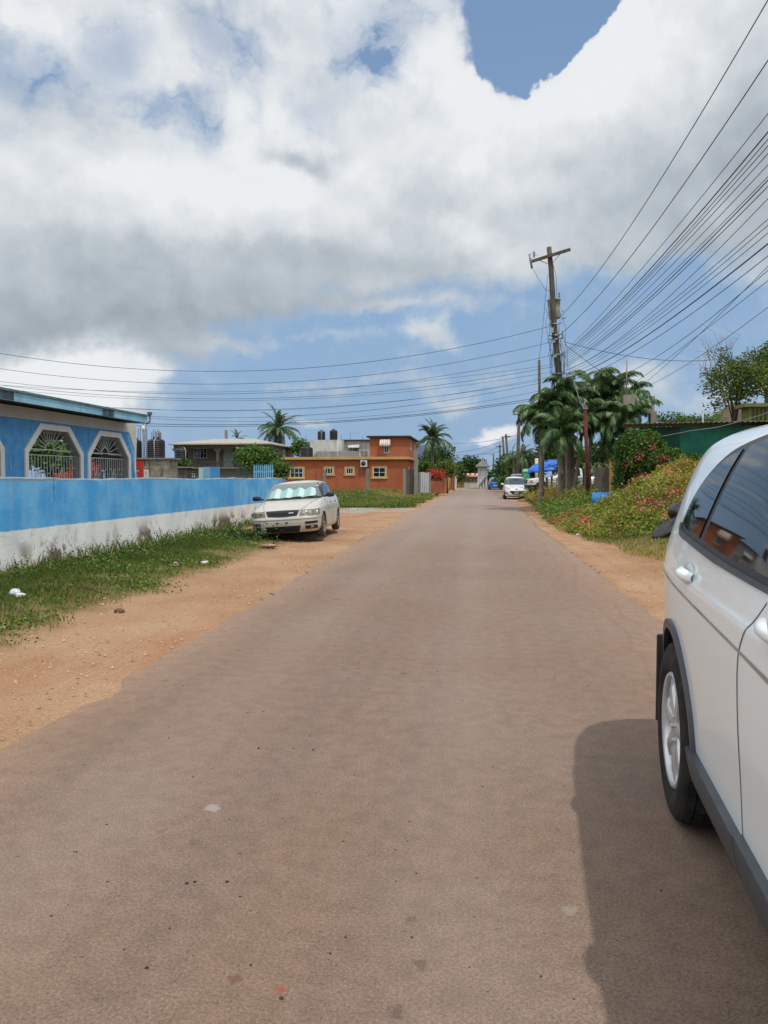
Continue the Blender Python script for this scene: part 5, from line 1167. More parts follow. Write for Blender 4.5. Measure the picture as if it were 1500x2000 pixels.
# ---- the champagne sedan on the left
def build_sedan():
    c = Car(yF=[(.17, 2.10), (.28, 2.2), (.45, 2.23), (.52, 2.225), (.56, 2.19), (.68, 2.14), (.73, 2.02), (.80, 1.75), (.88, 1.32), (.93, 1.02), (1.0, .88), (1.12, .68), (1.25, .44), (1.33, .22), (1.365, .02), (1.38, -.25)],
            yR=[(.2, -2.2), (.45, -2.27), (.7, -2.25), (.9, -2.18), (.97, -2.05), (1.0, -1.75), (1.03, -1.62), (1.12, -1.45), (1.25, -1.2), (1.33, -.98), (1.365, -.8), (1.38, -.6)],
            X=[(.17, .78), (.27, .835), (.45, .845), (.6, .848), (.72, .84), (.85, .80), (.9, .775), (.93, .76), (1.1, .70), (1.25, .64), (1.31, .60), (1.35, .52), (1.38, .36)],
            n=[(.17, 5.5), (.5, 6), (.75, 5.5), (.95, 6), (1.2, 6), (1.38, 3.5)], bottom=.19, arches=[(1.33, .29, .335), (-1.2, .29, .335)], zmid=.74, ztop=1.38, res=1.0)
    p0 = gnd(553, 1052); yc = 17.25+2.2
    t = root('silver_sedan', (-4.63, yc, .045), 'dusty champagne silver sedan parked on the dirt with a turquoise sunshade in its windscreen', 'car', rot=(0, R(3.6), R(180+3)))
    c.shell([p_silver, m_under], 'body', t); liners(c, t, .83)
    # windscreen seal, glass, sunshade behind it
    part(c, 'windscreen_seal', m_trimb, t, [quadp('end', (-.715, .925), (.715, .925), (.565, 1.315), (-.565, 1.315), 1, 30, 22)], .010)
    gm = MT('windscreen_glass'); gp = gm.p; gm.fin((.8, .95, .95), .02); gp.inputs['Transmission Weight'].default_value = 0; gp.inputs['Alpha'].default_value = .16; gp.inputs['Specular IOR Level'].default_value = .8; gm = gm.m
    part(c, 'windscreen_tint', plain('windscreen_dark', (.05, .06, .06), .1, spec=.5), t, [quadp('end', (-.68, .955), (.68, .955), (.54, 1.295), (-.54, 1.295), 1, 30, 22)], .013)
    sh = MB(); n = 24
    P = []
    for i in range(n+1):
        u = i/n; ph = (u*4) % 1; tri = 1-abs(2*ph-1); zt_ = 1.175+.012*math.sin(u*25)+.05*(tri-.5); x = -.6+1.2*u
        col_ = []
        for k in range(7):
            z = .965+(zt_-.965)*k/6; q = c.end(x*(1-.12*(z-.96)/.35), z, 1); col_.append(q+Vector((0, .012+.006*tri, .008+.012*tri)))
        P.append(col_)
    sh.grid(P, False); 
    mt = MT('turquoise_sunshade'); a_ = mt.xyz()[0]; w_ = mt.math('SINE', mt.math('MULTIPLY', a_, 21.0)); mt.fin(mt.mix(mt.mr(w_, -.3, .6), lin(128, 184, 174, .8), lin(196, 224, 216, .85)), .35, .2, .6); mt = mt.m
    sh.build('sunshade', mt, t, recalc=False)
    part(c, 'windscreen', gm, t, [quadp('end', (-.69, .955), (.69, .955), (.55, 1.295), (-.55, 1.295), 1, 30, 22)], .032, False)
    b = MB()
    for x0_, x1_ in ((.15, -.25), (-.2, -.62)):
        b.tube([c.end(x0_, .935, 1)+Vector((0, .035, .02)), c.end((x0_+x1_)/2, .955, 1)+Vector((0, .035, .03)), c.end(x1_, .965, 1)+Vector((0, .03, .03))], .009, 5)
    b.build('wiper', m_trimb, t)
    part(c, 'registration_sticker', m_lampw, t, [quadp('end', (-.60, 1.195), (-.53, 1.195), (-.525, 1.225), (-.59, 1.225), 1, 2, 2)], .036, False)
    # grille with thin slats, badge
    part(c, 'grille_frame', m_clad, t, [('end', spl([(-.34, .565), (0, .545), (.34, .565)]), spl([(-.40, .70), (0, .705), (.40, .70)]), [(-.34, .565), (-.40, .70)], [(.34, .565), (.40, .70)], 14, 5, 1)], .006)
    part(c, 'grille', m_grille, t, [('end', spl([(-.32, .58), (0, .56), (.32, .58)]), spl([(-.375, .688), (0, .69), (.375, .688)]), [(-.32, .58), (-.375, .688)], [(.32, .58), (.375, .688)], 14, 5, 1)], .012)
    for z in (.60, .625, .65): part(c, 'grille_slat', m_trimb, t, [quadp('end', (-.31, z), (.31, z), (.31, z+.008), (-.31, z+.008), 1, 10, 1)], .02)
    part(c, 'badge', m_rim, t, [quadp('end', (-.26, .628), (-.15, .628), (-.15, .645), (-.26, .645), 1, 4, 1)], .024)
    # headlights (the left one seen bright, with three round reflectors)
    for s_ in (1, -1):
        q = [('end', [(s_*.39, .555), (s_*.80, .56)], [(s_*.42, .70), (s_*.80, .69)], [(s_*.39, .555), (s_*.42, .70)], [(s_*.80, .56), (s_*.80, .69)], 10, 5, 1)]
        hl = part(c, 'headlight', m_lampy, t, q, .006)
        q = [('end', [(s_*.40, .565), (s_*.795, .57)], [(s_*.43, .69), (s_*.795, .68)], [(s_*.40, .565), (s_*.43, .69)], [(s_*.795, .57), (s_*.795, .68)], 10, 5, 1)]
        b = MB()
        for (x, r_) in ((.50, .052), (.63, .052), (.75, .045)):
            p = c.end(s_*x, .625, 1); T0 = b.T; b.T = Matrix.Translation(p+Vector((0, .006, 0))); b.lathe([(r_*1.0, .0), (r_, .012), (r_*.8, .014), (r_*.62, .002), (r_*.45, .006), (r_*.3, .016), (0, .018)], 20, 'y'); b.T = T0
        rp = b.build('reflector', m_lampw if s_ < 0 else m_lampy, hl)
    # bumper: strip line, side vents, fog lights, wide intake, towing cover
    part(c, 'bumper_strip', p_silver, t, [quadp('end', (-.82, .50), (.82, .50), (.815, .535), (-.815, .535), 1, 24, 2)], .016)
    part(c, 'lower_intake', m_grille, t, [quadp('end', (-.37, .20), (.37, .20), (.42, .345), (-.42, .345), 1, 12, 4)], .005)
    for z in (.235, .275, .31): part(c, 'intake_slat', m_trimb, t, [quadp('end', (-.37, z), (.37, z), (.37, z+.012), (-.37, z+.012), 1, 10, 1)], .014)
    part(c, 'plate_recess', p_silver, t, [quadp('end', (-.02-.15, .40), (.19, .40), (.19, .45), (-.17, .45), 1, 6, 2)], .003)
    b = MB()
    for x in (-.1, .12): b.cbox(c.end(x, .425, 1)+Vector((0, .006, 0)), (.06, .02, .025))
    b.build('plate_clip', m_trimb, t)
    for s_ in (1, -1):
        part(c, 'bumper_vent', m_grille, t, [quadp('end', (s_*.52, .375), (s_*.77, .375), (s_*.77, .43), (s_*.52, .43), 1, 6, 2)], .005)
        fl = part(c, 'fog_light', m_grille, t, [quadp('end', (s_*.52, .255), (s_*.76, .255), (s_*.76, .335), (s_*.52, .335), 1, 6, 2)], .005)
        b = MB(); p = c.end(s_*.645, .295, 1); b.T = Matrix.Translation(p); b.ell((0, .004, 0), (.075, .014, .028), 14, 8); b.build('lens', m_lampy, fl)
        # side glass
        for (a0, a1, b0, b1) in ((.10, .12, .80, .36),):
            part(c, 'window_trim', m_trimb, t, [('side', [(-1.42, .955), (.86, .945)], spl([(-1.05, 1.16), (-.8, 1.27), (-.3, 1.31), (.2, 1.30), (.38, 1.24)]), spl([(-1.42, .955), (-1.22, 1.05), (-1.05, 1.16)]), [(.86, .945), (.38, 1.24)], 24, 8, s_)], .003)
        part(c, 'side_window', g_dark, t, [('side', [(-.14, .97), (.78, .965)], [(-.12, 1.29), (.34, 1.235)], [(-.14, .97), (-.12, 1.29)], [(.78, .965), (.34, 1.235)], 14, 8, s_)], .007)
        part(c, 'side_window', g_dark, t, [('side', [(-.98, .97), (-.22, .97)], spl([(-.90, 1.19), (-.6, 1.275), (-.2, 1.29)]), [(-.98, .97), (-.90, 1.19)], [(-.22, .97), (-.2, 1.29)], 14, 8, s_)], .007)
        part(c, 'quarter_window', g_dark, t, [('side', [(-1.34, .97), (-1.03, .97)], [(-1.2, 1.04), (-.96, 1.165)], [(-1.34, .97), (-1.2, 1.04)], [(-1.03, .97), (-.96, 1.165)], 8, 5, s_)], .007)
        for P in ([(-.17, .95), (-.17, .6), (-.17, .27)], [(.88, .93), (.93, .7), (.93, .27)], [(-.95, .95), (-.98, .75), (-.85, .5), (-.83, .27)]):
            b = MB(); b.tube([c.side(y, z, s_) for y, z in spl(P, 6)], .004, 4); b.build('door_seam', m_seam, t)
        b = MB(); b.tube([c.side(y, .70+.03*(y < 0)*0, s_) for y in np.linspace(-1.9, 1.9, 30)], .006, 4); b.build('side_crease', p_silver, t)
        for yh_ in (.0, -.80):
            b = MB(); p = c.side(yh_, .80, s_); b.ell(p+Vector((s_*.006, 0, 0)), (.018, .085, .018), 12, 8, .8); b.build('door_handle', m_clad, t)
        b = MB(); b.ell((s_*.93, .72, 1.0), (.105, .06, .062), 16, 10, .7); b.bar((s_*.76, .74, .96), (s_*.88, .72, .985), .045); b.build('mirror', m_trimb, t)
    part(c, 'rear_window', g_dark, t, [quadp('end', (-.6, 1.04), (.6, 1.04), (.5, 1.3), (-.5, 1.3), -1, 10, 6)], .004)
    for s_ in (1, -1): part(c, 'tail_lamp', m_redl, t, [quadp('end', (s_*.5, .72), (s_*.76, .72), (s_*.74, .88), (s_*.5, .88), -1)], .005)
    for x0_, x1_ in ((-.55, -.60),):
        for s_ in (-1, 1):
            b = MB(); b.tube([c.end(s_*x, z, 1)+Vector((0, .004, .006)) for x, z in ((.42, .705), (.50, .76), (.58, .85), (.66, .91))], .004, 4); b.build('bonnet_seam', m_seam, t)
    W = wheel_proto('wheel', .30, .19, .185, 7, '', False, m_rimd, sw=.03, deep=.022); KIDS[W.name][0].data.materials[0] = m_tyred
    for (x, y, fl) in ((.745, 1.33, False), (-.745, 1.33, True), (.745, -1.2, False), (-.745, -1.2, True)):
        w = W if W.parent is None else copy_tree(W); w.parent = t; w.location = (x, y, .30); w.rotation_euler = (0, 0, math.pi if fl else 0)
    return t
build_sedan()

# ---- small cars further down the road
def small_car(name, label, loc, rz, pnt, spec, wheel=None, glass=g_dark, extras=None, sc=(1, 1, 1)):
    c = Car(**spec['car']); t = root(name, loc, label, spec['cat'], rz=rz); t.scale = sc
    c.shell([pnt, m_under], 'body', t); liners(c, t, spec['hw']-.02)
    f = spec['wind']; part(c, 'windscreen', spec.get('wmat', glass), t, [quadp('end', *f[0], 1, 12, 8)], .006); part(c, 'rear_window', glass, t, [quadp('end', *f[1], -1, 12, 8)], .006)
    for s_ in (1, -1):
        for q in spec['side']: part(c, 'side_window', glass, t, [quadp('side', *q, s_, 10, 6)], .006)
        h1 = spec['head']; part(c, 'headlight', m_lamp, t, [quadp('end', *[(s_*a, b_) for a, b_ in h1], 1)], .006)
        h2 = spec['tail']; part(c, 'tail_lamp', m_redl, t, [quadp('end', *[(s_*a, b_) for a, b_ in h2], -1)], .006)
        mz = spec['mirror']; b = MB(); b.ell((s_*(spec['hw']+.1), mz[0], mz[1]), (.10, .06, .07), 12, 8, .8); b.bar((s_*(spec['hw']-.12), mz[0]+.02, mz[1]-.04), (s_*(spec['hw']+.04), mz[0], mz[1]-.03), .04); b.build('mirror', pnt, t)
    W = wheel_proto('wheel', .31, .2, .19, 6, '', False, sw=.034); a = c.arches
    for (x, y, fl) in ((spec['hw']-.1, a[0][0], False), (-spec['hw']+.1, a[0][0], True), (spec['hw']-.1, a[1][0], False), (-spec['hw']+.1, a[1][0], True)):
        w = W if W.parent is None else copy_tree(W); w.parent = t; w.location = (x, y, .31); w.rotation_euler = (0, 0, math.pi if fl else 0)
    return t, c
minivan = dict(cat='car', hw=.87, car=dict(yF=[(.17, 2.08), (.3, 2.24), (.55, 2.25), (.7, 2.18), (.8, 2.0), (.92, 1.6), (1.0, 1.25), (1.08, 1.05), (1.3, .6), (1.5, .15), (1.58, -.1), (1.61, -.5)],
    yR=[(.17, -2.2), (.5, -2.28), (.9, -2.26), (1.1, -2.2), (1.4, -2.02), (1.55, -1.85), (1.61, -1.4)], X=[(.17, .8), (.3, .86), (.6, .875), (.85, .86), (1.0, .83), (1.1, .80), (1.35, .72), (1.5, .655), (1.57, .58), (1.61, .35)],
    n=[(.17, 4.2), (.7, 4.2), (1.0, 5), (1.3, 6), (1.61, 3.5)], bottom=.2, arches=[(1.37, .31, .35), (-1.38, .31, .35)], zmid=.85, ztop=1.61, res=.7),
    wind=[((-.72, 1.03), (.72, 1.03), (.57, 1.5), (-.57, 1.5)), ((-.6, 1.05), (.6, 1.05), (.5, 1.48), (-.5, 1.48))],
    side=[((.05, 1.05), (.95, 1.03), (.35, 1.48), (.05, 1.5)), ((-.95, 1.05), (-.03, 1.05), (-.03, 1.5), (-.95, 1.5)), ((-1.9, 1.08), (-1.03, 1.05), (-1.03, 1.5), (-1.65, 1.45))],
    head=[(.42, .70), (.80, .80), (.78, .90), (.52, .82)], tail=[(.6, .9), (.78, .9), (.72, 1.4), (.64, 1.4)], mirror=(.9, 1.08), wmat=g_shield)
t, c = small_car('white_hatchback', 'white people carrier parked at the right edge of the road facing the camera', (gnd(1003, 972).x, 57.2, 0), math.pi, p_white2, minivan)
part(c, 'grille', m_grille, t, [('end', spl([(-.26, .36), (0, .33), (.26, .36)]), spl([(-.48, .62), (0, .585), (.48, .62)]), spl([(-.26, .36), (-.40, .48), (-.48, .62)]), spl([(.26, .36), (.40, .48), (.48, .62)]), 12, 5, 1)], .008)
part(c, 'number_plate', m_lampw, t, [quadp('end', (-.15, .38), (.15, .38), (.15, .50), (-.15, .50), 1, 3, 2)], .022)
b = MB()
for i in range(6): p = c.end(-.11+.044*i, .44, 1); b.box(p.x-.012, p.y+.022, .415, p.x+.012, p.y+.026, .465)
b.build('plate_lettering', m_clad, t)
for s_ in (1, -1): part(c, 'bumper_intake', m_grille, t, [quadp('end', (s_*.52, .34), (s_*.76, .40), (s_*.78, .54), (s_*.60, .40), 1, 5, 3)], .006)
part(c, 'lower_lip', m_clad, t, [quadp('end', (-.75, .19), (.75, .19), (.7, .26), (-.7, .26), 1, 12, 2)], .006)
b = MB(); p = c.end(0, .70, 1); b.T = Matrix.Translation(p+Vector((0, .01, 0))); P = []
for k in range(25): a_ = 2*math.pi*k/24; P.append(Vector((.085*math.cos(a_), .008, .065*math.sin(a_))))
b.tube(P, .012, 5, False); b.tube([(-.06, .01, .03), (-.03, .015, .02), (0, .02, -.02), (.03, .015, .02), (.06, .01, .03)], .01, 5); b.build('emblem', m_clad, t)
hatch = dict(cat='car', hw=.83, car=dict(yF=[(.17, 1.85), (.3, 1.98), (.55, 2.0), (.68, 1.9), (.78, 1.7), (.9, 1.3), (.98, 1.0), (1.2, .6), (1.38, .2), (1.45, -.1), (1.48, -.4)],
    yR=[(.17, -1.85), (.5, -1.95), (.9, -1.93), (1.0, -1.88), (1.25, -1.68), (1.4, -1.48), (1.48, -1.1)], X=[(.17, .76), (.3, .82), (.6, .835), (.85, .82), (.95, .79), (1.2, .7), (1.35, .64), (1.43, .56), (1.48, .33)],
    n=[(.17, 4.5), (.7, 4.5), (1.0, 5), (1.3, 5.5), (1.48, 3.5)], bottom=.2, arches=[(1.25, .3, .34), (-1.25, .3, .34)], zmid=.8, ztop=1.48, res=.6),
    wind=[((-.66, .98), (.66, .98), (.52, 1.38), (-.52, 1.38)), ((-.62, 1.0), (.62, 1.0), (.5, 1.36), (-.5, 1.36))],
    side=[((.0, 1.0), (.8, .98), (.3, 1.36), (.0, 1.38)), ((-1.3, 1.0), (-.07, 1.0), (-.07, 1.38), (-1.1, 1.34))], head=[(.45, .62), (.76, .66), (.74, .78), (.5, .74)], tail=[(.62, .78), (.79, .78), (.74, 1.05), (.62, 1.05)], mirror=(.75, 1.02))
t, c = small_car('blue_hatchback', 'bright blue hatchback standing on the road ahead of the parked white people carrier', (at(968, 955, 99).x, 101, 0), 0, p_blue, hatch)
part(c, 'number_plate', m_lampw, t, [quadp('end', (-.25, .5), (.25, .5), (.25, .62), (-.25, .62), -1, 3, 2)], .01)
small_car('grey_hatchback', 'silver grey car directly beyond the bright blue hatchback', (at(966, 955, 108).x, 108, 0), 0, p_grey, hatch, sc=(1.08, 1.05, 1.10))
small_car('silver_van', 'silver vehicle with a dark windscreen behind the parked white people carrier', (at(1014, 950, 66).x, 66, .05), math.pi, p_grey, minivan, glass=g_dark, sc=(1.03, 1, 1.13))

# ---- white pickup seen side-on under the tarpaulin, nose to the left
def build_pickup():
    Yp_ = 48.5; xn = at(1026, 935, Yp_).x; t = root('white_pickup', (xn+2.65, Yp_+.9, .48), 'white pickup truck parked side on under the blue tarpaulin canopy', 'pickup truck', rz=R(90+6))
    c = Car(yF=[(.3, 2.5), (.45, 2.6), (.7, 2.62), (.9, 2.55), (1.0, 2.35), (1.06, 1.6), (1.12, 1.05), (1.2, .9), (1.45, .55), (1.62, .25), (1.68, 0), (1.7, -.2)],
            yR=[(.3, -.82), (1.2, -.84), (1.4, -.82), (1.6, -.78), (1.7, -.6)], X=[(.3, .84), (.45, .9), (.8, .92), (1.0, .9), (1.1, .87), (1.4, .76), (1.6, .68), (1.67, .58), (1.7, .4)],
            n=[(.3, 5), (.9, 5.5), (1.1, 8), (1.5, 8), (1.7, 4)], bottom=.42, arches=[(1.75, .38, .45)], zmid=.98, ztop=1.7, res=.8)
    c.shell([p_white2, m_under], 'body', t)
    liners(c, t, .9)
    b = MB()
    for s_ in (1, -1):
        P = []
        for y in np.linspace(-.9, -2.7, 46):
            zb_ = .45
            if abs(y+1.75) < .45: zb_ = max(zb_, .38+math.sqrt(.45**2-(y+1.75)**2))
            P.append([(s_*.90, y, zb_), (s_*.92, y, .8), (s_*.92, y, 1.08), (s_*.86, y, 1.1), (s_*.85, y, .7)])
        b.grid(P)
    b.box(-.9, -2.72, .5, .9, -2.66, 1.08); b.box(-.85, -2.66, .62, .85, -.9, .68); b.build('truck_bed', p_white2, t)
    for s_ in (1, -1):
        part(c, 'side_window', g_dark, t, [('side', [(-.62, 1.16), (.72, 1.13)], [(-.62, 1.58), (.22, 1.55)], [(-.62, 1.16), (-.62, 1.58)], [(.72, 1.13), (.22, 1.55)], 12, 6, s_)], .006)
        part(c, 'indicator', m_amber, t, [quadp('side', (2.32, .75), (2.5, .75), (2.5, .9), (2.32, .9), s_)], .006)
        b = MB(); b.tube([c.side(y, z, s_) for y, z in spl([(.8, 1.1), (.86, .8), (.82, .45)])], .006, 4); b.tube([c.side(y, z, s_) for y, z in spl([(-.7, 1.1), (-.7, .8), (-.7, .45)])], .006, 4); b.build('door_seam', m_seam, t)
        b = MB(); b.ell((s_*1.02, .72, 1.2), (.1, .07, .1), 12, 8, .8); b.bar((s_*.8, .75, 1.15), (s_*.96, .72, 1.18), .05); b.build('mirror', m_trimb, t)
        b = MB(); b.ell(c.side(-.52, 1.0, s_), (.02, .08, .02)); b.build('door_handle', m_trimb, t)
        part(c, 'headlight', m_lamp, t, [quadp('end', (s_*.55, .72), (s_*.86, .72), (s_*.84, .92), (s_*.55, .92), 1)], .006)
    part(c, 'windscreen', g_shield, t, [quadp('end', (-.76, 1.16), (.76, 1.16), (.62, 1.58), (-.62, 1.58), 1, 12, 6)], .006)
    part(c, 'grille', m_grille, t, [quadp('end', (-.5, .68), (.5, .68), (.5, .92), (-.5, .92), 1)], .006); part(c, 'bumper', m_trimb, t, [quadp('end', (-.88, .38), (.88, .38), (.88, .6), (-.88, .6), 1, 16, 3)], .03)
    W = wheel_proto('wheel', .38, .22, .22, 6, '', False, sw=.04)
    for (x, y, fl) in ((.82, 1.75, False), (-.82, 1.75, True), (.82, -1.75, False), (-.82, -1.75, True)):
        w = W if W.parent is None else copy_tree(W); w.parent = t; w.location = (x, y, .38); w.rotation_euler = (0, 0, math.pi if fl else 0)
build_pickup()
# ------------------------------------------------------------ trees and palms
def frond(L, droop, w, n=34, rise=.5, drp=.6, mats=None, ang=55):
    """one pinnate frond along +x: rachis plus hanging leaflets; returns mesh"""
    P = []; V = []; Fc = []; mi = []; rn = []
    a = rise; p = Vector((0, 0, 0)); st = L/n; pts = [p.copy()]
    for i in range(n): a -= droop/n*(.5+1.0*i/n); p = p+Vector((math.cos(a), 0, math.sin(a)))*st; pts.append(p.copy())
    for i in range(n):                                     # rachis as thin strip (three sided)
        r = .022*L/2*(1-i/n)+.004; q0, q1 = pts[i], pts[i+1]; b0 = len(V)
        for q in (q0, q1): V += [(q.x, -r, q.z), (q.x, r, q.z), (q.x, 0, q.z-r*1.4)]
        for (x, y) in ((0, 1), (1, 2), (2, 0)): Fc.append((b0+x, b0+y, b0+3+y, b0+3+x)); mi.append(1); rn.append(.8)
    for i in range(3, n+1):
        t = i/n; ll = w*math.sin(math.pi*min(.06+.94*t**.8, 1)*.97)**.6*(1-.35*t); d = (pts[min(i+1, n)]-pts[i-1]).normalized(); base = pts[i] if i <= n else pts[-1]
        for s in (-1, 1):
            for sub in (0, .5):
                bp = base-d*st*sub; an = R(ang-20*t)+random.uniform(-.12, .12); dirv = (d*math.cos(an)+Vector((0, s, 0))*math.sin(an)+Vector((0, 0, random.uniform(-.05, .3)))).normalized(); l = ll*random.uniform(.85, 1.1)
                wd = (.046 if L < 2.3 else .04)*(.6+L/4); m1 = bp+dirv*l*.5+Vector((0, 0, -drp*l*.12)); e1 = bp+dirv*l*(1-.18*drp)+Vector((0, 0, -drp*l*.62)); sd_ = d*wd*.5
                b0 = len(V); V += [tuple(bp-sd_*.5), tuple(bp+sd_*.5), tuple(m1+sd_), tuple(m1-sd_), tuple(e1+sd_*.15), tuple(e1-sd_*.15)]
                r = random.random()*.8+.15*t; Fc += [(b0, b0+1, b0+2, b0+3), (b0+3, b0+2, b0+4, b0+5)]; mi += [0, 0]; rn += [r, r]
    return fastmesh('frond', V, Fc, mats or [m_palm, m_palmold], mi, rn)
FR = [frond(2.2, 1.8, .85, 44, rise=.95, drp=.95), frond(2.2, 2.1, .80, 44, rise=.6, drp=1.05), frond(2.2, 2.3, .86, 44, rise=1.1, drp=.85), frond(2.2, 1.6, .82, 44, rise=.3, drp=1.15)]
FC = [frond(3.6, 1.6, 1.0, 44, .9, .7), frond(3.6, 1.9, .95, 44, .5, .9), frond(3.6, 1.2, 1.0, 44, 1.2, .5), frond(3.6, 1.5, 1.0, 44, .1, 1.0)]
FD = [frond(2.4, 1.6, .5, 28, -.2, 1.0, [m_palmold, m_palmold])]
def palm(name, base, top, r0, label, cat_, n, kinds, sc, group=None, spread=(-.5, 1.15), dead=0, shaft=True, seed=0):
    random.seed(100+seed); t = root(name, base, label, cat_, group); tp = Vector(top)-Vector(base); b = MB(); k = 22; P = []; rr = []
    for i in range(k+1):
        u = i/k; P.append(tp*u+Vector((.12*math.sin(u*3+seed)*tp.length/8*(1-u), 0, 0))); rr.append(r0*(1.35-.5*min(u*6, 1)*.6-.35*u)*(1+.03*(i % 2)))
    b.tube(P, rr, 14); b.build('trunk', m_bark, t)
    if shaft:
        b = MB(); b.tube([tp-Vector((0, 0, .25)), tp+Vector((0, 0, .15)), tp+Vector((0, 0, .75))], [r0*.75, r0*.95, r0*.45], 12); b.build('crownshaft', plain('green_crownshaft', lin(120, 136, 70, .8), .6), t)
    for i in range(n+dead):
        o = bpy.data.objects.new('frond', random.choice(kinds) if i < n else FD[0]); col.objects.link(o); o.parent = t
        a = i*2.39996+random.uniform(-.3, .3); u = (i+.5)/n; el_ = spread[1]+(spread[0]-spread[1])*u if i < n else -.9
        o.location = tp+Vector((0, 0, (.55 if shaft else .05)*(1-u*.5) if i < n else -.1)); o.rotation_euler = Euler((random.uniform(-.35, .35), -(el_-.55), a)); s_ = sc*random.uniform(.85, 1.1)*(.8 if u < .12 else 1); o.scale = (s_, s_, s_)
    return t
zg = .45
specs = [((1056, 966), (1058, 832), 36.5, .13, 15, .78), ((1112, 975), (1112, 792), 37.6, .24, 18, .92), ((1098, 970), (1086, 806), 36.8, .10, 16, .82), ((1150, 975), (1158, 780), 39.5, .11, 17, .95),
         ((1175, 975), (1200, 786), 38, .11, 17, .95), ((1196, 975), (1226, 800), 40.5, .11, 15, .85), ((1118, 975), (1138, 830), 36.6, .10, 14, .85), ((1180, 975), (1190, 850), 36.8, .09, 14, .85), ((1200, 975), (1222, 838), 35.8, .09, 12, .85), ((1092, 975), (1096, 862), 35.2, .09, 12, .8)]
labs = ['slender palm furthest left of the clump with its own thin trunk', 'stout palm trunk right beside the leaning utility pole', 'palm whose crown hangs just left of the leaning utility pole', 'palm right behind the rusty iron pole with the tallest crown',
        'palm in the right half of the clump just above the concrete slab', 'rightmost palm of the clump next to the square concrete column', 'lower palm crown between the stout trunk and the rusty iron pole', 'lower palm crown hanging over the upright concrete slab', 'lowest palm crown at the right end of the clump, under the square concrete column', 'small low palm crown between the slender left palm and the stout trunk']
for i, ((bx_, by_), (tx, ty), Yq, r0, n, sc) in enumerate(specs):
    p0 = at(bx_, by_, Yq); p0.z = g1(p0.x, Yq)-.05; palm('palm_tree', p0, at(tx, ty, Yq), r0, labs[i], 'palm tree', n+7, FR, sc*.94, 'palms in the clump round the utility pole', (-.35, 1.2), seed=i)
def cocopalm(px, pyc, pyb, Y, r0, label, sc, n=20, seed=0, base=None):
    p0 = at(px, pyb, Y); p0.z = g1(p0.x, Y)-.1
    if base: p0.x += base
    palm('coconut_palm', p0, at(px, pyc, Y), r0, label, 'palm tree', n, FC, sc, None, (-.65, 1.35), dead=2, shaft=False, seed=20+seed)
cocopalm(543, 838, 930, 92, .2, 'tall coconut palm rising behind the right end of the grey house roof', .92, 34, 0)
cocopalm(464, 858, 930, 100, .18, 'small palm top peeking over the flat roof of the grey house', .5, 14, 1)
cocopalm(845, 856, 945, 82, .18, 'coconut palm standing right of the orange house', .76, 30, 2)
cocopalm(1022, 890, 945, 64, .15, 'young palm behind the slender pole at the left of the palm clump', .45, 14, 3)
cocopalm(1003, 896, 945, 74, .15, 'small palm among the trees along the right side far away', .5, 12, 4)
# trees
def tree(name, base, h, crowns, label, cat_='tree', mat=None, n=3000, ls=.22, tr=.16, group=None, seed=0, flat=.6, limbs=7, shell=.5):
    """crowns: list of (dx, dy, z, rx, ry, rz) relative to the base"""
    rg = np.random.default_rng(seed); random.seed(seed); t = root(name, base, label, cat_, group); b = MB()
    zc = min(c[2]-c[5] for c in crowns); zc = max(zc, h*.15)
    b.tube([(0, 0, -.3), (.03*h*random.uniform(-1, 1), 0, zc*.6), (0, 0, zc+.1)], [tr*1.3, tr, tr*.8], 8); tot = sum(c[3]*c[4]+c[3]*c[5] for c in crowns)
    for k in range(max(limbs, len(crowns))):
        c = crowns[k % len(crowns)]; e_ = Vector((c[0]+random.uniform(-.7, .7)*c[3], c[1]+random.uniform(-.7, .7)*c[4], c[2]+random.uniform(-.4, .8)*c[5])); m_ = Vector((e_.x*.35, e_.y*.35, zc+(e_.z-zc)*.5))
        b.tube([(0, 0, zc*.8), m_, e_], [tr*.6, tr*.35, tr*.08], 6)
        for q in range(3): f_ = e_.lerp(m_, random.uniform(0, .6)); b.tube([f_, f_+Vector((random.uniform(-1, 1)*c[3]*.5, random.uniform(-1, 1)*c[4]*.5, random.uniform(0, .6)*c[5]))], [tr*.14, tr*.04], 5)
    b.build('trunk', m_twig, t); Cs = []; rs = []
    for c in crowns:
        m_ = max(int(n*(c[3]*c[4]+c[3]*c[5])/tot), 20); ncl = max(m_//26, 6); d = rg.normal(size=(ncl, 3)); d /= np.linalg.norm(d, axis=1)[:, None]
        rad = 1-(1-shell)*rg.uniform(0, 1, ncl)**1.6; cc = np.array(c[:3])+d*rad[:, None]*np.array(c[3:])*rg.uniform(.82, 1.06, ncl)[:, None]
        Cc = np.repeat(cc, 26, 0)+np.clip(rg.normal(0, 1, (ncl*26, 3)), -1.5, 1.5)*np.array([ls*1.5, ls*1.5, ls*1.0]); Cs.append(Cc); rs.append(np.repeat(rg.uniform(0, .45, ncl), 26)+rg.uniform(0, .55, ncl*26))
    Cs = np.concatenate(Cs); Cs = Cs[Cs[:, 2] > .05]; rs = np.concatenate(rs)[:len(Cs)]; V, Fq_ = leaves(Cs, ls, flat); link('foliage', fastmesh('foliage', V, Fq_, mat or m_leafm, rnd=rs), t)
    return t
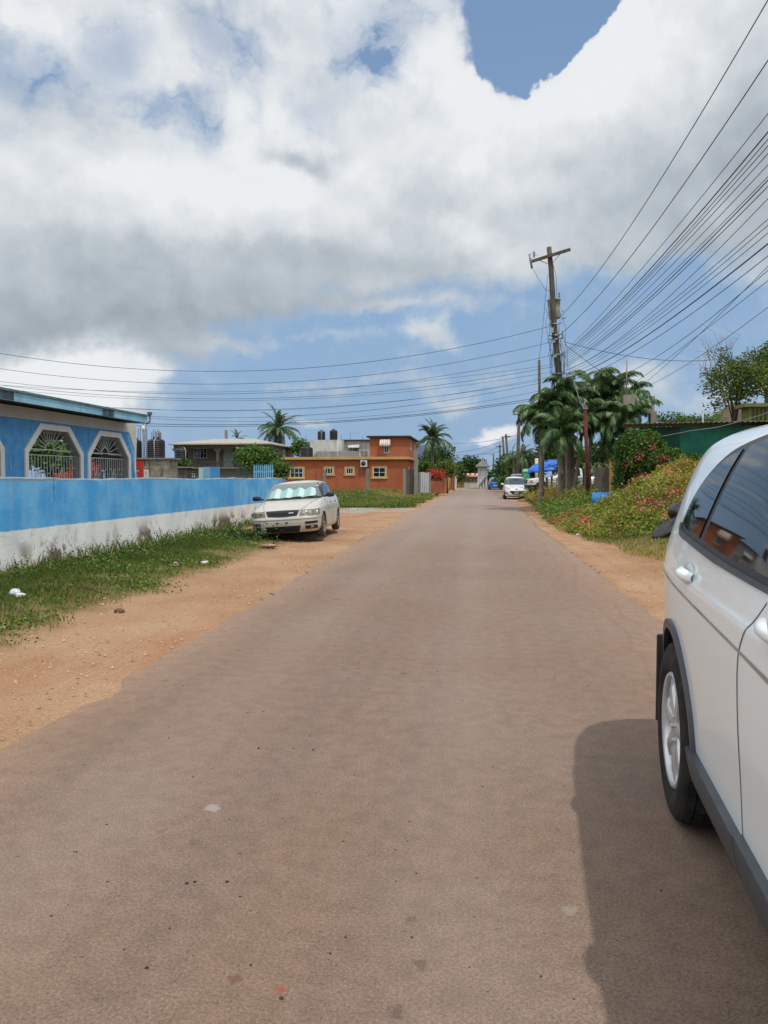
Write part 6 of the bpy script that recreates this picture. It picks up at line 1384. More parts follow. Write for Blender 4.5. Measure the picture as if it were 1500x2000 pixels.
def ptree(px, pyt, pyb, Y, wpx, label, mat, n, ls=.25, seed=0, blobs=4, cat_='tree', name='tree', zb=None, tr=.16, group=None):
    """tree from its outline: centre px, top, bottom (visible crown bottom) and width in photo pixels"""
    c, tp, bo = at(px, (pyt+pyb)/2, Y), at(px, pyt, Y), at(px, pyb, Y); w = wpx/F*Y/2*.80; hh = (tp.z-bo.z)/2*.88; g = g1(c.x, Y); rg = random.Random(seed); cr_ = []
    for i in range(blobs):
        a = 2*math.pi*i/blobs+rg.random(); k = .0 if blobs == 1 else .45
        cr_.append((k*w*math.cos(a), k*w*math.sin(a)*.8, (tp.z+bo.z)/2-g+rg.uniform(-.35, .45)*hh, w*.62, w*.6, hh*.62))
    return tree(name, (c.x, Y, g), tp.z-g, cr_, label, cat_, mat, n, ls, tr, group, seed)
ptree(1437, 668, 818, 30, 150, 'leafy small tree with open branches above the green shed', m_leafy, 5600, .115, 3, 8, tr=.05)
ptree(1500, 650, 760, 31, 90, 'tree crown cut by the right edge of the photo', m_leafy, 2800, .115, 4, 4, tr=.06)
# bare twigs at the top left of that tree
tb = root('bare_shrub', (*at(1437, 700, 30.4).xy, .3), 'tangle of bare grey twigs rising from the top of the leafy tree', 'shrub'); b = MB(); random.seed(5)
for i in range(60):
    p = at(1400+random.uniform(-30, 30), 690+random.uniform(-5, 60), 30.2+random.uniform(-.4, .4)); q = p+Vector((random.uniform(-.35, .5), random.uniform(-.2, .2), random.uniform(.2, .9))); s_ = q+Vector((random.uniform(-.5, .3), 0, random.uniform(-.1, .5)))
    b.tube([p, q, s_], [.008, .005, .003], 4)
b.tube([at(1437, 830, 30.2), at(1425, 760, 30.2), at(1405, 690, 30.2)], [.05, .03, .01], 5)
b.build('twigs', m_bark, tb, True)
random.seed(11)
ptree(505, 868, 940, 50, 110, 'bright green bushy tree behind the picket fence', m_leafm, 6000, .18, 5, 5)
ptree(545, 900, 945, 46, 60, 'low green bush at the left corner of the orange house', m_leafm, 2000, .16, 6, 3, 'bush', 'bush')
ptree(590, 850, 892, 84, 46, 'leafy tree top between the grey house and the orange house roof tank', m_leafm, 1500, .3, 7, 3)
ptree(846, 868, 940, 88, 90, 'dense green tree round the foot of the coconut palm right of the orange house', m_leafd, 6500, .3, 8, 5)
ptree(872, 895, 940, 76, 50, 'yellowish green bush beyond the red flowering bush', m_leafy, 2500, .22, 9, 3, 'bush', 'bush')
ptree(832, 900, 930, 70, 36, 'green shrub behind the white sheet gate', m_leafm, 1600, .2, 10, 3, 'shrub', 'shrub')
ptree(917, 888, 945, 150, 64, 'broad dark tree standing behind the tan building', m_leafd, 4500, .5, 12, 5)
ptree(893, 903, 950, 120, 30, 'dark tree at the end of the road on the left', m_leafd, 1800, .35, 13, 3)
ptree(882, 900, 945, 100, 34, 'green tree behind the painted fence panels', m_leafm, 1800, .3, 14, 3)
ptree(948, 905, 950, 140, 36, 'dark tree behind the white gabled house', m_leafd, 1500, .45, 15, 3)
for i, (px, pt, pb, Y, w, lab) in enumerate(((987, 880, 955, 104, 44, 'dark spreading tree on the right side beyond the parked cars'), (990, 880, 950, 88, 46, 'dark tree behind the row of slim poles'), (1006, 882, 950, 80, 44, 'dark tree behind the silver vehicle'),
    (1040, 880, 940, 70, 60, 'dark tree behind the green bin'), (1082, 860, 925, 62, 70, 'dark tree behind the tarpaulin canopy'), (1135, 870, 960, 50, 70, 'dense bush behind the stout palm trunk'), (1190, 862, 930, 46, 80, 'dense bush behind the rusty pole and the slab'),
    (1235, 840, 950, 40, 70, 'thicket behind the right palms'), (990, 931, 949, 86, 22, 'small rounded bush between the blue hatchback and the parked white people carrier'))):
    ptree(px, pt, pb, Y, w, lab, [m_leafd, m_leafm][i % 3 == 2], 3200, .16+Y*.0016, 30+i, 4, 'tree' if i not in (5, 6, 8) else 'bush', 'tree' if i not in (5, 6, 8) else 'bush')
ptree(1345, 805, 838, 40, 200, 'thin leafy shrubs sticking up behind the green shed roof', m_leafm, 2600, .12, 50, 6, 'shrub', 'shrub')
ptree(65, 845, 930, 26, 60, 'dark green yard tree seen through the left grille of the blue house', m_leafd, 100, .2, 51, 3) if False else None
ptree(205, 850, 925, 25.6, 60, 'dark yard tree seen through the right grille of the blue house', m_leafd, 3000, .16, 55, 3)
ptree(95, 842, 925, 24.5, 90, 'leafy garden tree seen through the grille of the blue house', m_leafm, 5000, .16, 52, 4)
ptree(355, 895, 945, 60, 40, 'small dark bush left of the grey house', m_leafd, 1500, .2, 53, 3, 'bush', 'bush')
ptree(340, 905, 945, 52, 34, 'low bush behind the concrete shed', m_leafm, 1200, .18, 54, 3, 'bush', 'bush')
# weed sprouting in front of the sedan bumper
C = np.array([-5.35, 16.9, .12])+rng.normal(0, 1, (900, 3))*np.array([.3, .18, .16]); C = C[(C[:, 2] > .02) & (C[:, 2] < .62)]
sb = root('weed_bush', (-5.35, 16.9, .05), 'dark green weed sprouting in front of the sedan bumper', 'weed'); V, Fq_ = leaves(C-np.array([-5.35, 16.9, .05]), .07, .6); link('foliage', fastmesh('foliage', V, Fq_, m_leafd, rnd=rng.uniform(0, 1, len(Fq_))), sb)
b = MB(); random.seed(3)
for i in range(14): b.tube([(random.uniform(-.15, .15), random.uniform(-.1, .1), 0), (random.uniform(-.4, .4), random.uniform(-.2, .2), random.uniform(.2, .5))], [.006, .003], 4)
b.build('stem', m_twig, sb)
# red flowering bush right of the orange house
def flowers(base_c, r, n, size, mat, parent, seed, name='flowers', k=14):
    rg = np.random.default_rng(seed); d = rg.normal(size=(n, 3)); d /= np.linalg.norm(d, axis=1)[:, None]; c = np.array(base_c)+d*np.array(r)*rg.uniform(.8, 1.1, n)[:, None]
    C = np.repeat(c, k, 0)+rg.normal(0, size*1.3, (n*k, 3)); V, Fq_ = leaves(C, size, 1); link(name, fastmesh(name, V, Fq_, mat, rnd=rg.uniform(0, 1, len(Fq_))), parent, True)
t = ptree(851, 914, 950, 67, 44, 'red flowering bougainvillea spilling over the low orange garden wall', m_leafd, 1800, .18, 60, 3, 'bush', 'flowering_bush')
p = at(852, 927, 65.8); flowers((p.x, p.y, p.z), (.85, .6, .45), 48, .12, m_redfl, t, 61)

# ------------------------------------------------------------ bougainvillea mound on the right
MC = (6.2, 22.6)
def mz(x, y):
    x = np.asarray(x); y = np.asarray(y); z = np.zeros_like(x, dtype=float)
    for (cx, cy, rx, ry, h_) in ((6.4, 22.8, 2.8, 3.3, 1.5), (8.0, 22.2, 2.8, 3.6, 1.5), (4.8, 22.8, 2.0, 3.0, .8), (3.7, 22.8, 1.4, 4.0, .36), (4.3, 21.2, 1.5, 1.9, .45), (3.3, 26.0, 1.0, 3.2, .25)):
        d = np.sqrt(((x-cx)/rx)**2+((y-cy)/ry)**2); z = np.maximum(z, h_*np.clip(1-d**2.2, 0, 1)**.75)
    return z*(1+.10*np.sin(x*3.1+y*1.7)+.07*np.sin(x*6.3-y*4.2))
gx, gy = np.meshgrid(np.arange(2.0, 10.6, .12), np.arange(16, 31, .12)); gzv = mz(gx, gy)
k = gzv > .02
mnd = root('flowering_mound', (*MC, .2), 'sprawling heap of bougainvillea with yellow green leaves and pink flowers behind the white car', 'bougainvillea')
Z = np.where(k, gzv-.10, -.3)+gz(gx, gy)
V = np.stack([gx, gy, Z], -1).reshape(-1, 3); ny, nx = gx.shape; I = (np.arange(ny-1)[:, None]*nx+np.arange(nx-1)[None, :]).ravel(); Fq = np.stack([I, I+1, I+nx+1, I+nx], -1)
link('undergrowth', fastmesh('undergrowth', V, Fq, plain('dry_stems', lin(104, 92, 56, .8), .95, .4, 9, .8, 30), smooth=True), mnd, True)
def surf(n, off, sprd, seed, cond=None):
    rg = np.random.default_rng(seed); x = rg.uniform(2.0, 10.5, n); y = rg.uniform(16, 30.5, n); z = mz(x, y); k = z > .03
    if cond is not None: k &= cond(x, y, z)
    x, y, z = x[k], y[k], z[k]; return np.stack([x, y, z+gz(x, y)+off], -1)
c0 = surf(15000, 0, 0, 1); C = np.repeat(c0, 10, 0)+rng.normal(0, 1, (len(c0)*10, 3))*np.array([.09, .09, .07]); big_ = np.repeat(.5+.5*patchy(c0[:, 0], c0[:, 1], 1.3, 2), 10)
V, Fq_ = leaves(C, .085, .7); r_ = np.clip(.30*big_+.5*rng.beta(2, 2, len(Fq_))+.18*np.clip((C[:, 2]-.2)/1.5, 0, 1)-.02, 0, 1)
link('foliage', fastmesh('foliage', V, Fq_, m_boug, rnd=r_), mnd, True)
c0 = surf(640, .05, 0, 2, lambda x, y, z: patchy(x, y, 1.6, 1.3) > .12); C = np.repeat(c0, 34, 0)+rng.normal(0, 1, (len(c0)*34, 3))*np.array([.12, .12, .07]); V, Fq_ = leaves(C, .075, 1); link('flowers', fastmesh('flowers', V, Fq_, m_pink, rnd=rng.uniform(0, 1, len(Fq_))), mnd, True)
c0 = surf(900, .05, 0, 3); C = np.repeat(c0, 5, 0)+rng.normal(0, .07, (len(c0)*5, 3)); V, Fq_ = leaves(C, .045, 1); link('scattered_flowers', fastmesh('scattered_flowers', V, Fq_, m_pink, rnd=rng.uniform(.3, 1, len(Fq_))), mnd, True)
# climbing vine on the end of the shed
vn = root('climbing_vine', (5.6, 26.7, .3), 'dark green vine with pink flowers covering the left end of the green shed', 'vine')
Cs = []
for (px, py, Y, rx, ry, rz_, m_) in ((1232, 895, 26.9, .62, .4, .95, 4200), (1268, 895, 26.3, .65, .4, .85, 4200), (1305, 905, 25.8, .7, .4, .5, 2600), (1350, 908, 25.4, .8, .4, .36, 1800), (1220, 940, 27.2, .42, .4, .7, 1700), (1262, 862, 26.7, .45, .3, .4, 1500), (1400, 905, 25.4, .7, .4, .3, 1200)):
    p = at(px, py, Y); d = rng.normal(size=(m_, 3)); d /= np.linalg.norm(d, axis=1)[:, None]; Cs.append(np.array(p)+d*np.array([rx, ry, rz_])*(rng.uniform(.5, 1.08, m_)[:, None]))
C = np.concatenate(Cs); V, Fq_ = leaves(C, .10, .7); link('foliage', fastmesh('foliage', V, Fq_, m_leafm, rnd=rng.beta(2, 2.5, len(Fq_))), vn, True)
b = MB(); random.seed(9)
for i in range(16): p = at(1215+i*8, 960, 26.9-.08*i); b.tube([(p.x, p.y, .2), (p.x+random.uniform(-.3, .3), p.y, 1.2), (p.x+random.uniform(-.4, .4), p.y, 2.2)], [.03, .02, .01], 5)
b.build('stem', m_twig, vn, True); VFC = []
for i, (px, py, Y) in enumerate(((1265, 858, 26.2), (1275, 874, 25.7), (1228, 905, 26.3), (1248, 890, 25.8), (1240, 935, 26.0), (1283, 900, 25.6), (1300, 895, 25.2))):
    p = at(px, py, Y); VFC.append(np.array(p)+rng.normal(0, .085, (46, 3)))
Vv, Vf = leaves(np.concatenate(VFC), .05, 1); link('flowers', fastmesh('flowers', Vv, Vf, m_pink, rnd=rng.uniform(0, 1, len(Vf))), vn, True)
# bromeliad like spiky plants / dry leaves over the slab
ag = root('spiky_plant', (*at(1176, 905, 35).xy, .4), 'clump of pale spiky leaves above the concrete slab', 'plant'); b = MB(); random.seed(4); o_ = at(1176, 916, 35)
for i in range(60):
    a = random.uniform(0, 6.28); l = random.uniform(.5, 1.0); q = o_+Vector((random.uniform(-.7, .7), random.uniform(-.2, .2), -.2)); m_ = q+Vector((math.cos(a)*l*.4, math.sin(a)*.2*l, l*.5)); e_ = q+Vector((math.cos(a)*l, math.sin(a)*.4*l, l*random.uniform(.1, .7)))
    w_ = Vector((0, 0, 1)).cross(m_-q).normalized()*.035 if (m_-q).length else Vector((.03, 0, 0)); b.add([q-w_, q+w_, m_+w_, m_-w_, e_], [(0, 1, 2, 3), (3, 2, 4)])
b.box(o_.x-.1, o_.y-.1, .2, o_.x+.1, o_.y+.1, o_.z); b.build('spiky_leaves', plain('grey_green_leaf', lin(132, 144, 100, .8), .6, .4, 3), ag, True, recalc=False)
# ------------------------------------------------------------ poles and wires
def at_d(px, py, Y): return at(px, py, Y)
YP = 38.0; pb = at(1109, 975, YP); pb.z = g1(pb.x, YP)-.1; pt = at(1072, 483, YP)
up_ = root('utility_pole', pb, 'tall leaning wooden utility pole with a crossarm and a grey transformer', 'utility pole')
def pole_at(py):                       # point on the pole axis at the photo height py
    z = at(1090, py, YP).z; u = (z-pb.z)/(pt.z-pb.z); return pb.lerp(pt, u)
b = MB(); b.tube([pb+(pt-pb)*k/12+Vector((.03*math.sin(k*1.3), 0, 0)) for k in range(13)], [.19-.075*k/12 for k in range(13)], 16); b.build('pole_shaft', m_wood, up_, True)
b = MB(); a_, c_ = at(1037, 511, YP-.2), at(1114, 487, YP-.2); b.bar(a_, c_, .12, .13); arm = b.build('crossarm', m_wood, up_, True)
b = MB(); p1 = pole_at(515)+Vector((0, -.14, 0)); b.bar(at(1094, 496, YP-.13), at(1079, 514, YP-.13), .03); b.bar(at(1050, 507, YP-.13), at(1070, 515, YP-.13), .03); b.build('arm_brace', m_galv, up_, True)
b = MB()
def insul(p, r=.055, h_=.22, n=4, ax=None):
    T0 = b.T; b.T = Matrix.Translation(p) @ (ax.to_matrix().to_4x4() if ax else Matrix.Identity(4)); prof = [(.0, 0), (.03, 0)]
    for i in range(n): z = h_*i/n; prof += [(r*.5, z+.005), (r, z+.02), (r, z+.03), (r*.5, z+.045)]
    b.lathe(prof+[(.02, h_+.02), (0, h_+.02)], 12); b.T = T0
insul(at(1043, 503, YP-.2), .06, .3, 4); insul(at(1036, 512, YP-.3), .06, .2, 3)
b.tube([at(1039, 524, YP-.3), at(1034, 496, YP-.3)], .05, 8); b.tube([at(1034, 497, YP-.3), at(1040, 495, YP-.3), at(1050, 499, YP-.3)], .012, 5); b.build('insulator', m_ins, up_, True)
# transformer behind the pole
tc_ = (at(1074, 604, YP+.45)+at(1093, 604, YP+.45))/2; hz = at(1080, 586, YP+.45).z-at(1080, 623, YP+.45).z
b = MB(); b.T = Matrix.Translation(tc_-Vector((0, 0, hz/2))) @ Euler((0, -.05, 0)).to_matrix().to_4x4(); b.lathe([(0, 0), (.24, 0), (.26, .03), (.28, hz*.5), (.30, hz-.06), (.33, hz-.05), (.33, hz), (.2, hz+.07), (0, hz+.08)], 24); tf = b.build('transformer', plain('pale_grey_steel', lin(160, 160, 152, .8), .5, .12, 4), up_, True)
b = MB(); insul(tc_+Vector((.2, -.05, hz/2+.05)), .05, .3, 4); insul(tc_+Vector((.36, 0, -.45)), .04, .16, 3, Euler((0, 1.4, 0))); insul(tc_+Vector((.34, 0, -.1)), .03, .1, 2, Euler((0, 1.4, 0)))
bu = b.build('bushing', m_ins, tf)
b = MB()
for py in (634, 656, 664, 694, 731):
    p = pole_at(py); b.lathe([(.0, 0)], 3) if False else None; P = [p+Vector((.2*math.cos(k), .2*math.sin(k), .02*math.sin(2*k))) for k in np.linspace(0, 2*math.pi, 17)]; b.tube(P, .014, 5, False); b.tube([p+Vector((-.34, -.15, 0)), p+Vector((.34, -.15, .05))], .022, 5)
for (px, py, w_, h_) in ((1079, 645, .12, .24), (1100, 656, .09, .16), (1082, 667, .12, .14), (1084, 696, .14, .1)):
    p = at(px, py, YP-.2); b.cbox(p, (w_, .1, h_))
b.build('bracket', m_galv, up_, True)
b = MB(); random.seed(8)
for i in range(16):
    y0_, y1_ = random.uniform(585, 690), random.uniform(700, 780); s_ = random.choice((-1, 1)); p, q = pole_at(y0_), pole_at(y1_); o1, o2 = s_*random.uniform(.12, .38), s_*random.uniform(.1, .35)
    b.tube([p+Vector((o1, -.16, 0)), p.lerp(q, .35)+Vector((s_*random.uniform(.1, .55), -.2, 0)), p.lerp(q, .7)+Vector((o2*1.3, -.2, 0)), q+Vector((o2, -.16, 0))], .010, 4)
for i in range(6): o = random.uniform(-.28, .02); b.tube([pole_at(730)+Vector((o-.05, -.2, 0)), pole_at(765)+Vector((o-.1+random.uniform(-.1, .1), -.22, 0)), pole_at(820)+Vector((o, -.2, 0))], .02, 5)
b.tube([pole_at(495)+Vector((.02, -.2, 0)), pole_at(540)+Vector((.22, -.15, 0)), pole_at(590)+Vector((.18, -.15, 0))], .012, 4)
b.tube([at(1040, 524, YP-.3), at(1052, 545, YP-.3), at(1066, 567, YP-.3), pole_at(568)], .011, 4)
b.tube([at(1070, 535, YP-.2), at(1066, 575, YP), at(1060, 640, YP+1), at(1053, 702, YP+2)], .011, 4)
b.build('drop_cable', m_wire, up_, True)
b = MB(); b.tube([pole_at(668)+Vector((.2, -.1, 0)), at(1135, 790, 34), at(1143, 800, 31.1)], .014, 5); b.tube([pole_at(672)+Vector((.2, -.1, 0)), at(1120, 780, YP-.5), at(1129, 860, YP-.5)], .012, 5); b.build('stay_wire', m_galv, up_, True)
# straight slim pole behind, rusty iron pole, far poles
def simple_pole(name, pxb, pyb, pxt, pyt, Y, r0, r1, mat, label, cat_='pole', group=None, extra=None):
    p0 = at(pxb, pyb, Y); p0.z = g1(p0.x, Y)-.1; p1 = at(pxt, pyt, Y); t = root(name, p0, label, cat_, group)
    b = MB(); b.tube([p0, (p0+p1)/2, p1], [r0, (r0+r1)/2, r1], 12); b.build('pole_shaft', mat, t, True)
    b = MB()
    if extra == 'fork': b.cbox(p1+Vector((0, 0, .02)), (r1*2.4, r1*2.4, .05)); b.tube([p1, p1+Vector((-.12, 0, .25))], .012, 5); b.tube([p1, p1+Vector((-.03, 0, .3))], .012, 5); b.build('pole_cap', m_galv, t, True)
    elif extra == 'arm': b.bar(p1+Vector((-.5, -.1, -.3)), p1+Vector((.5, -.1, -.25)), .09); b.build('crossarm', mat, t, True)
    elif extra == 'lamp': b.tube([p1+Vector((0, 0, -.3)), p1+Vector((-.6, -.3, 0)), p1+Vector((-1.1, -.5, .02))], .035, 5); b.ell(p1+Vector((-1.3, -.6, 0)), (.3, .13, .08)); b.build('lamp_arm', m_galv, t, True)
    return t
simple_pole('slim_pole', 1056, 970, 1053, 703, 44, .10, .075, m_wood, 'slim straight wooden pole just left of the leaning utility pole')
simple_pole('rusty_pole', 1149, 990, 1143, 799, 30.5, .075, .065, m_rust, 'rusty red brown iron pole standing in the ground cover', extra='fork')
simple_pole('utility_pole', 1010, 950, 1014, 803, 68, .18, .13, m_wood, 'wooden utility pole standing above the silver vehicle', 'utility pole', extra='arm')
for (pxb, pxt, pt_, Y, lab, ex_) in ((997, 988, 848, 82, 'dark wooden pole leaning left behind the parked white people carrier', 'arm'), (989, 982, 853, 92, 'second slim pole of the far row, beside the dark leaning one', None), (979, 976, 868, 100, 'third slim pole of the far row, above the blue hatchback', 'arm'), (963, 964, 886, 120, 'smallest pole of the far row, right of the white gabled house', 'lamp')):
    simple_pole('utility_pole', pxb, 950, pxt, pt_, Y, .15, .11, m_wood, lab, 'utility pole', 'utility poles in the far row', extra=ex_)
simple_pole('street_pole', 888, 950, 888, 905, 96, .14, .11, m_conc, 'short grey pole on the far left side before the trees', 'pole')
simple_pole('white_post', 1048, 940, 1048, 895, 60, .09, .14, plain('cream_post', lin(200, 196, 170, .8)), 'cream post with a knob behind the green bin', 'post')
simple_pole('metal_pipe', 1373, 830, 1373, 801, 36, .03, .03, m_galv, 'thin metal pipe sticking up behind the green shed', 'pipe')

ORD = ['highest', 'second highest', 'third', 'fourth', 'fifth', 'sixth', 'seventh', 'eighth', 'ninth', 'tenth', 'eleventh', 'twelfth', 'thirteenth', 'fourteenth', 'fifteenth', 'sixteenth', 'seventeenth', 'eighteenth', 'nineteenth', 'twentieth', 'twenty first', 'twenty second']
def wire(P0, Pend, pix, r, label, group, name='overhead_wire', n=40, ext=1.0, mat=m_wire):
    """wire hanging in the vertical plane from P0 towards Pend, through the given sight lines; real catenary-like curve"""
    P0 = Vector(P0); Pe = Vector(Pend); dh = Vector((Pe.x-P0.x, Pe.y-P0.y, 0)); L = dh.length; dh.normalize(); nn = Vector((-dh.y, dh.x, 0)); C = Vector((0, 0, H)); S = [0.0]; Z = [P0.z]
    for (px, py) in pix:
        d = ray(px, py); k = (P0-C).dot(nn)/d.dot(nn); q = C+d*k; S.append((q-P0).dot(dh)); Z.append(q.z)
    if len(S) == 2: S.append(L); Z.append(Pe.z)
    co = np.polyfit(S[:3], Z[:3], 2); b = MB(); ss = np.linspace(0, L*ext, n+1)
    pts = [P0+dh*s for s in ss]
    for p, s in zip(pts, ss): p.z = float(np.polyval(co, s))
    b.tube(pts, r, 5); return tag(b.build(name, mat), label, 'wire', group)
# fan of wires to the next pole near the camera on the right: (start height on the pole, height where it meets the photo's right edge, mid point)
right = [(624, 0, (1300, 335), .011), (656, 118, (1300, 410), .011), (694, 222, (1300, 470), .008), (697, 258, (1300, 492), .013), (700, 272, (1300, 500), .008), (704, 285, (1300, 506), .008), (708, 300, (1300, 515), .008), (712, 322, (1300, 530), .007),
         (715, 345, (1300, 545), .007), (718, 352, (1300, 553), .011), (722, 364, (1300, 560), .009), (726, 388, (1300, 586), .007), (728, 428, (1300, 598), .007), (733, 440, (1300, 606), .007), (738, 455, (1300, 615), .007), (742, 476, (1300, 630), .014),
         (745, 500, (1300, 648), .008), (752, 528, (1320, 672), .007)]
for i, (y0_, y1_, mid, r_) in enumerate(right):
    P0 = pole_at(y0_)+Vector((.15, -.12, 0)); off = ((i*37) % 7-3)*.09
    wire(P0, (6.4+off, -9, 0), [mid, (1500, y1_)], r_, ORD[i]+' of the wires fanning up to the right from the leaning utility pole', 'wires fanning right from the utility pole')
for (a_, bq, m_, lab) in (((1240, 748), (1500, 548), (1370, 650), 'wire rising to the right edge well below the main fan'), ((1250, 756), (1500, 520), (1350, 668), 'steeper wire rising to the right edge and crossing the lower ones'), ((1262, 756), (1500, 600), (1390, 680), 'lowest wire passing in front of the leafy tree')):
    P0 = at(*a_, 37); wire(P0, (7.2, -4, 0), [m_, bq], .008, lab, 'lower wires to the right edge')
# wires to the right, level and sagging
for (a_, bq, m_, lab) in (((1100, 667), (1460, 692), (1290, 703), 'dark cable sagging level to the right in front of the fan of wires'), ((1102, 672), (1230, 765), (1160, 716), 'cable dropping from the pole into the palms')):
    P0 = at(*a_, YP-.2); e_ = at(*bq, 33); b = MB(); m3 = at(*m_, 35.5); b.tube([P0.lerp(m3, k/8) - Vector((0, 0, .0)) if False else ((1-k/16)**2)*P0+2*(1-k/16)*(k/16)*(2*m3-(P0+e_)/2)+((k/16)**2)*e_ for k in range(17)], .011, 5); tag(b.build('overhead_wire', m_wire), lab, 'wire')
b = MB(); P = [at(1216, 851, 27.5), at(1290, 853, 26.3), at(1352, 841, 25), at(1400, 835, 23.6), at(1450, 822, 22.5), at(1520, 800, 21)]; b.tube([Vector(p) for p in P], .014, 5); tag(b.build('slack_cable', plain('pale_cable', lin(140, 144, 140, .8), .6)), 'pale slack cable drooping across the front of the green shed', 'cable')
# wires crossing the sky to the left
left = [(637, (500, 724), (0, 690), .011), (668, (450, 750), (0, 720), .010), (694, (500, 768), (0, 745), .009), (712, (560, 762), (0, 752), .007), (716, (460, 779), (0, 752), .009), (726, (500, 782), (60, 765), .007), (734, (620, 797), (150, 790), .007), (738, (520, 800), (200, 796), .007), (742, (560, 813), (200, 808), .009), (757, (560, 822), (250, 814), .007), (771, (500, 829), (250, 826), .013), (775, (500, 832), (250, 831), .011)]
for i, (y0_, mid, end_, r_) in enumerate(left):
    P0 = pole_at(y0_)+Vector((-.18, -.1, 0)); wire(P0, (-27, 33-i*.1, 0), [mid, end_], r_, ORD[i]+' of the wires crossing the sky to the left of the leaning utility pole', 'wires crossing the sky to the left', n=50)
# far wires over the road
for i, (a_, m_, e_) in enumerate((((1012, 850, 68), (950, 860), (880, 866, 95)), ((990, 858, 82), (945, 868), (890, 884, 95)), ((984, 880, 92), (930, 885), (890, 888, 96)), ((978, 872, 100), (940, 880), (905, 892, 120)))):
    p, q = at(*a_), at(*e_); b = MB(); b.tube([p.lerp(q, k/10)-Vector((0, 0, .25*math.sin(math.pi*k/10))) for k in range(11)], .02, 4); tag(b.build('overhead_wire', m_wire), ORD[i]+' of the short wires above the far end of the road', 'wire', 'wires above the far end of the road')
for i, (y0_, ) in enumerate(((740,), (760,), (775,))):
    p, q = pole_at(y0_)+Vector((-.1, .1, 0)), at(1014, 815+8*i, 68); b = MB(); b.tube([p.lerp(q, k/14)-Vector((0, 0, .5*math.sin(math.pi*k/14))) for k in range(15)], .014, 4); tag(b.build('overhead_wire', m_wire), ORD[i]+' wire running down the street from the leaning pole to the next one', 'wire', 'wires running down the street')

# ------------------------------------------------------------ small things on the ground
def onz(px, py, extra=0): 
    p = gnd(px, py); z = g1(p.x, p.y)
    for _ in range(4): p = gnd(px, py, z); z = g1(p.x, p.y)
    return Vector((p.x, p.y, z+extra))
def blobm(name, px, py, r, mat, label, cat_, rz=0, e=1.0, jit=.12, n=16, parentless=True):
    p = onz(px, py); b = MB(); b.ell((0, 0, r[2]*.75), r, n, 10, e, None, jit); o = b.build(name, mat); o.location = p; o.rotation_euler = (0, 0, rz); return tag(o, label, cat_)
blobm('stone', 233, 1197, (.06, .04, .03), plain('brown_stone', lin(120, 88, 72, .8), .9, .25, 9, .4), 'smooth brown stone lying on the dirt left of the road', 'stone', .1)
blobm('cloth', 525, 1070, (.17, .13, .05), plain('tan_rag', lin(180, 140, 112, .8), .95, .3, 8, .8, 30), 'crumpled tan rag on the dirt in front of the sedan', 'rag', .3, 1, .35, 22)
blobm('litter', 343, 1107, (.05, .045, .045), plain('pale_pink_plastic', lin(225, 180, 180, .85), .5), 'crumpled pale pink litter in the grass by the wall', 'litter', .3, 1, .3)
mcl = plain('clear_plastic', (.55, .6, .62), .15, .2, 12); 
o = root('plastic_cup', onz(399, 1104), 'clear plastic cup lying in the grass right of the pink litter', 'cup', rz=.6); b = MB(); b.T = Matrix.Translation((0, 0, .04)); b.lathe([(0, -.05), (.028, -.05), (.036, .05), (.034, .05), (.027, -.045), (0, -.045)], 20, 'x'); b.build('cup_body', mcl, o); b = MB(); b.T = Matrix.Translation((.052, 0, .04)); b.lathe([(.038, 0), (.038, .005), (.03, .006), (.03, 0)], 20, 'x'); b.build('cup_rim', m_white, o)
o = root('plastic_jug', onz(34, 1168), 'crumpled white plastic jug and bag in the grass near the left edge', 'plastic jug', rz=.2); o.scale = (.62,)*3; b = MB(); b.ell((-.06, .05, .09), (.10, .08, .085), 22, 12, .9, None, .22); b.build('bag', plain('milky_plastic', lin(205, 218, 224, .8), .35, .15, 9), o)
b = MB(); b.ell((.06, -.02, .05), (.085, .05, .05), 18, 10, .7); b.tube([(.13, -.02, .06), (.16, -.02, .07)], .018, 8); b.build('jug', m_white, o)
o = tag(MB().tube([onz(145, 1150, .03), onz(175, 1158, .05), onz(210, 1166, .03)], [.012, .01, .006], 6).build('fallen_stick', m_twig), 'thin dark fallen stick in the grass by the wall', 'stick')
blobm('litter', 1130, 1046, (.08, .05, .03), m_frame, 'flattened white litter at the right edge of the road', 'litter', 0, 1, .3)
blobm('litter', 193, 1107, (.05, .03, .02), m_frame, 'small white scrap close to the foot of the blue wall', 'litter', 0, 1, .3)
blobm('paper_scrap', 690, 996, (.3, .12, .03), m_frame, 'white scraps of litter at the corner of the side street', 'litter', 0, 1, .35)
mor = plain('orange_fruit', lin(232, 120, 60, .85), .5)
blobm('orange_fruit', 1231, 1034, (.055, .055, .055), mor, 'upper of the two orange fruits in the mound', 'fruit', 0, 1, 0).location.z += .10
blobm('orange_fruit', 1229, 1041, (.06, .055, .05), mor, 'lower of the two orange fruits in the mound', 'fruit', 0, 1, 0).location.z += .02
m_bag = MT('black_bin_bag'); _t = m_bag; _t.bump(_t.noise(3.2, 3, .5, dist=1.0), .7, .06); m_bag = _t.fin((.016, .016, .018), .26, 0, .5)
p = onz(1312, 1048); b = MB()
P = []
for i in range(25):
    ph = -math.pi/2+math.pi*i/24; row = []
    for k in range(37): th = 2*math.pi*(k % 36)/36; w_ = 1+.05*math.sin(5*th+i*.5)+.03*math.sin(11*th-i); row.append((.62*math.cos(ph)*math.cos(th)*w_+.25*math.sin(ph), .34*math.cos(ph)*math.sin(th)*w_, .26+.27*math.sin(ph)*w_+.14*math.cos(th)*math.cos(ph)))
    P.append(row)
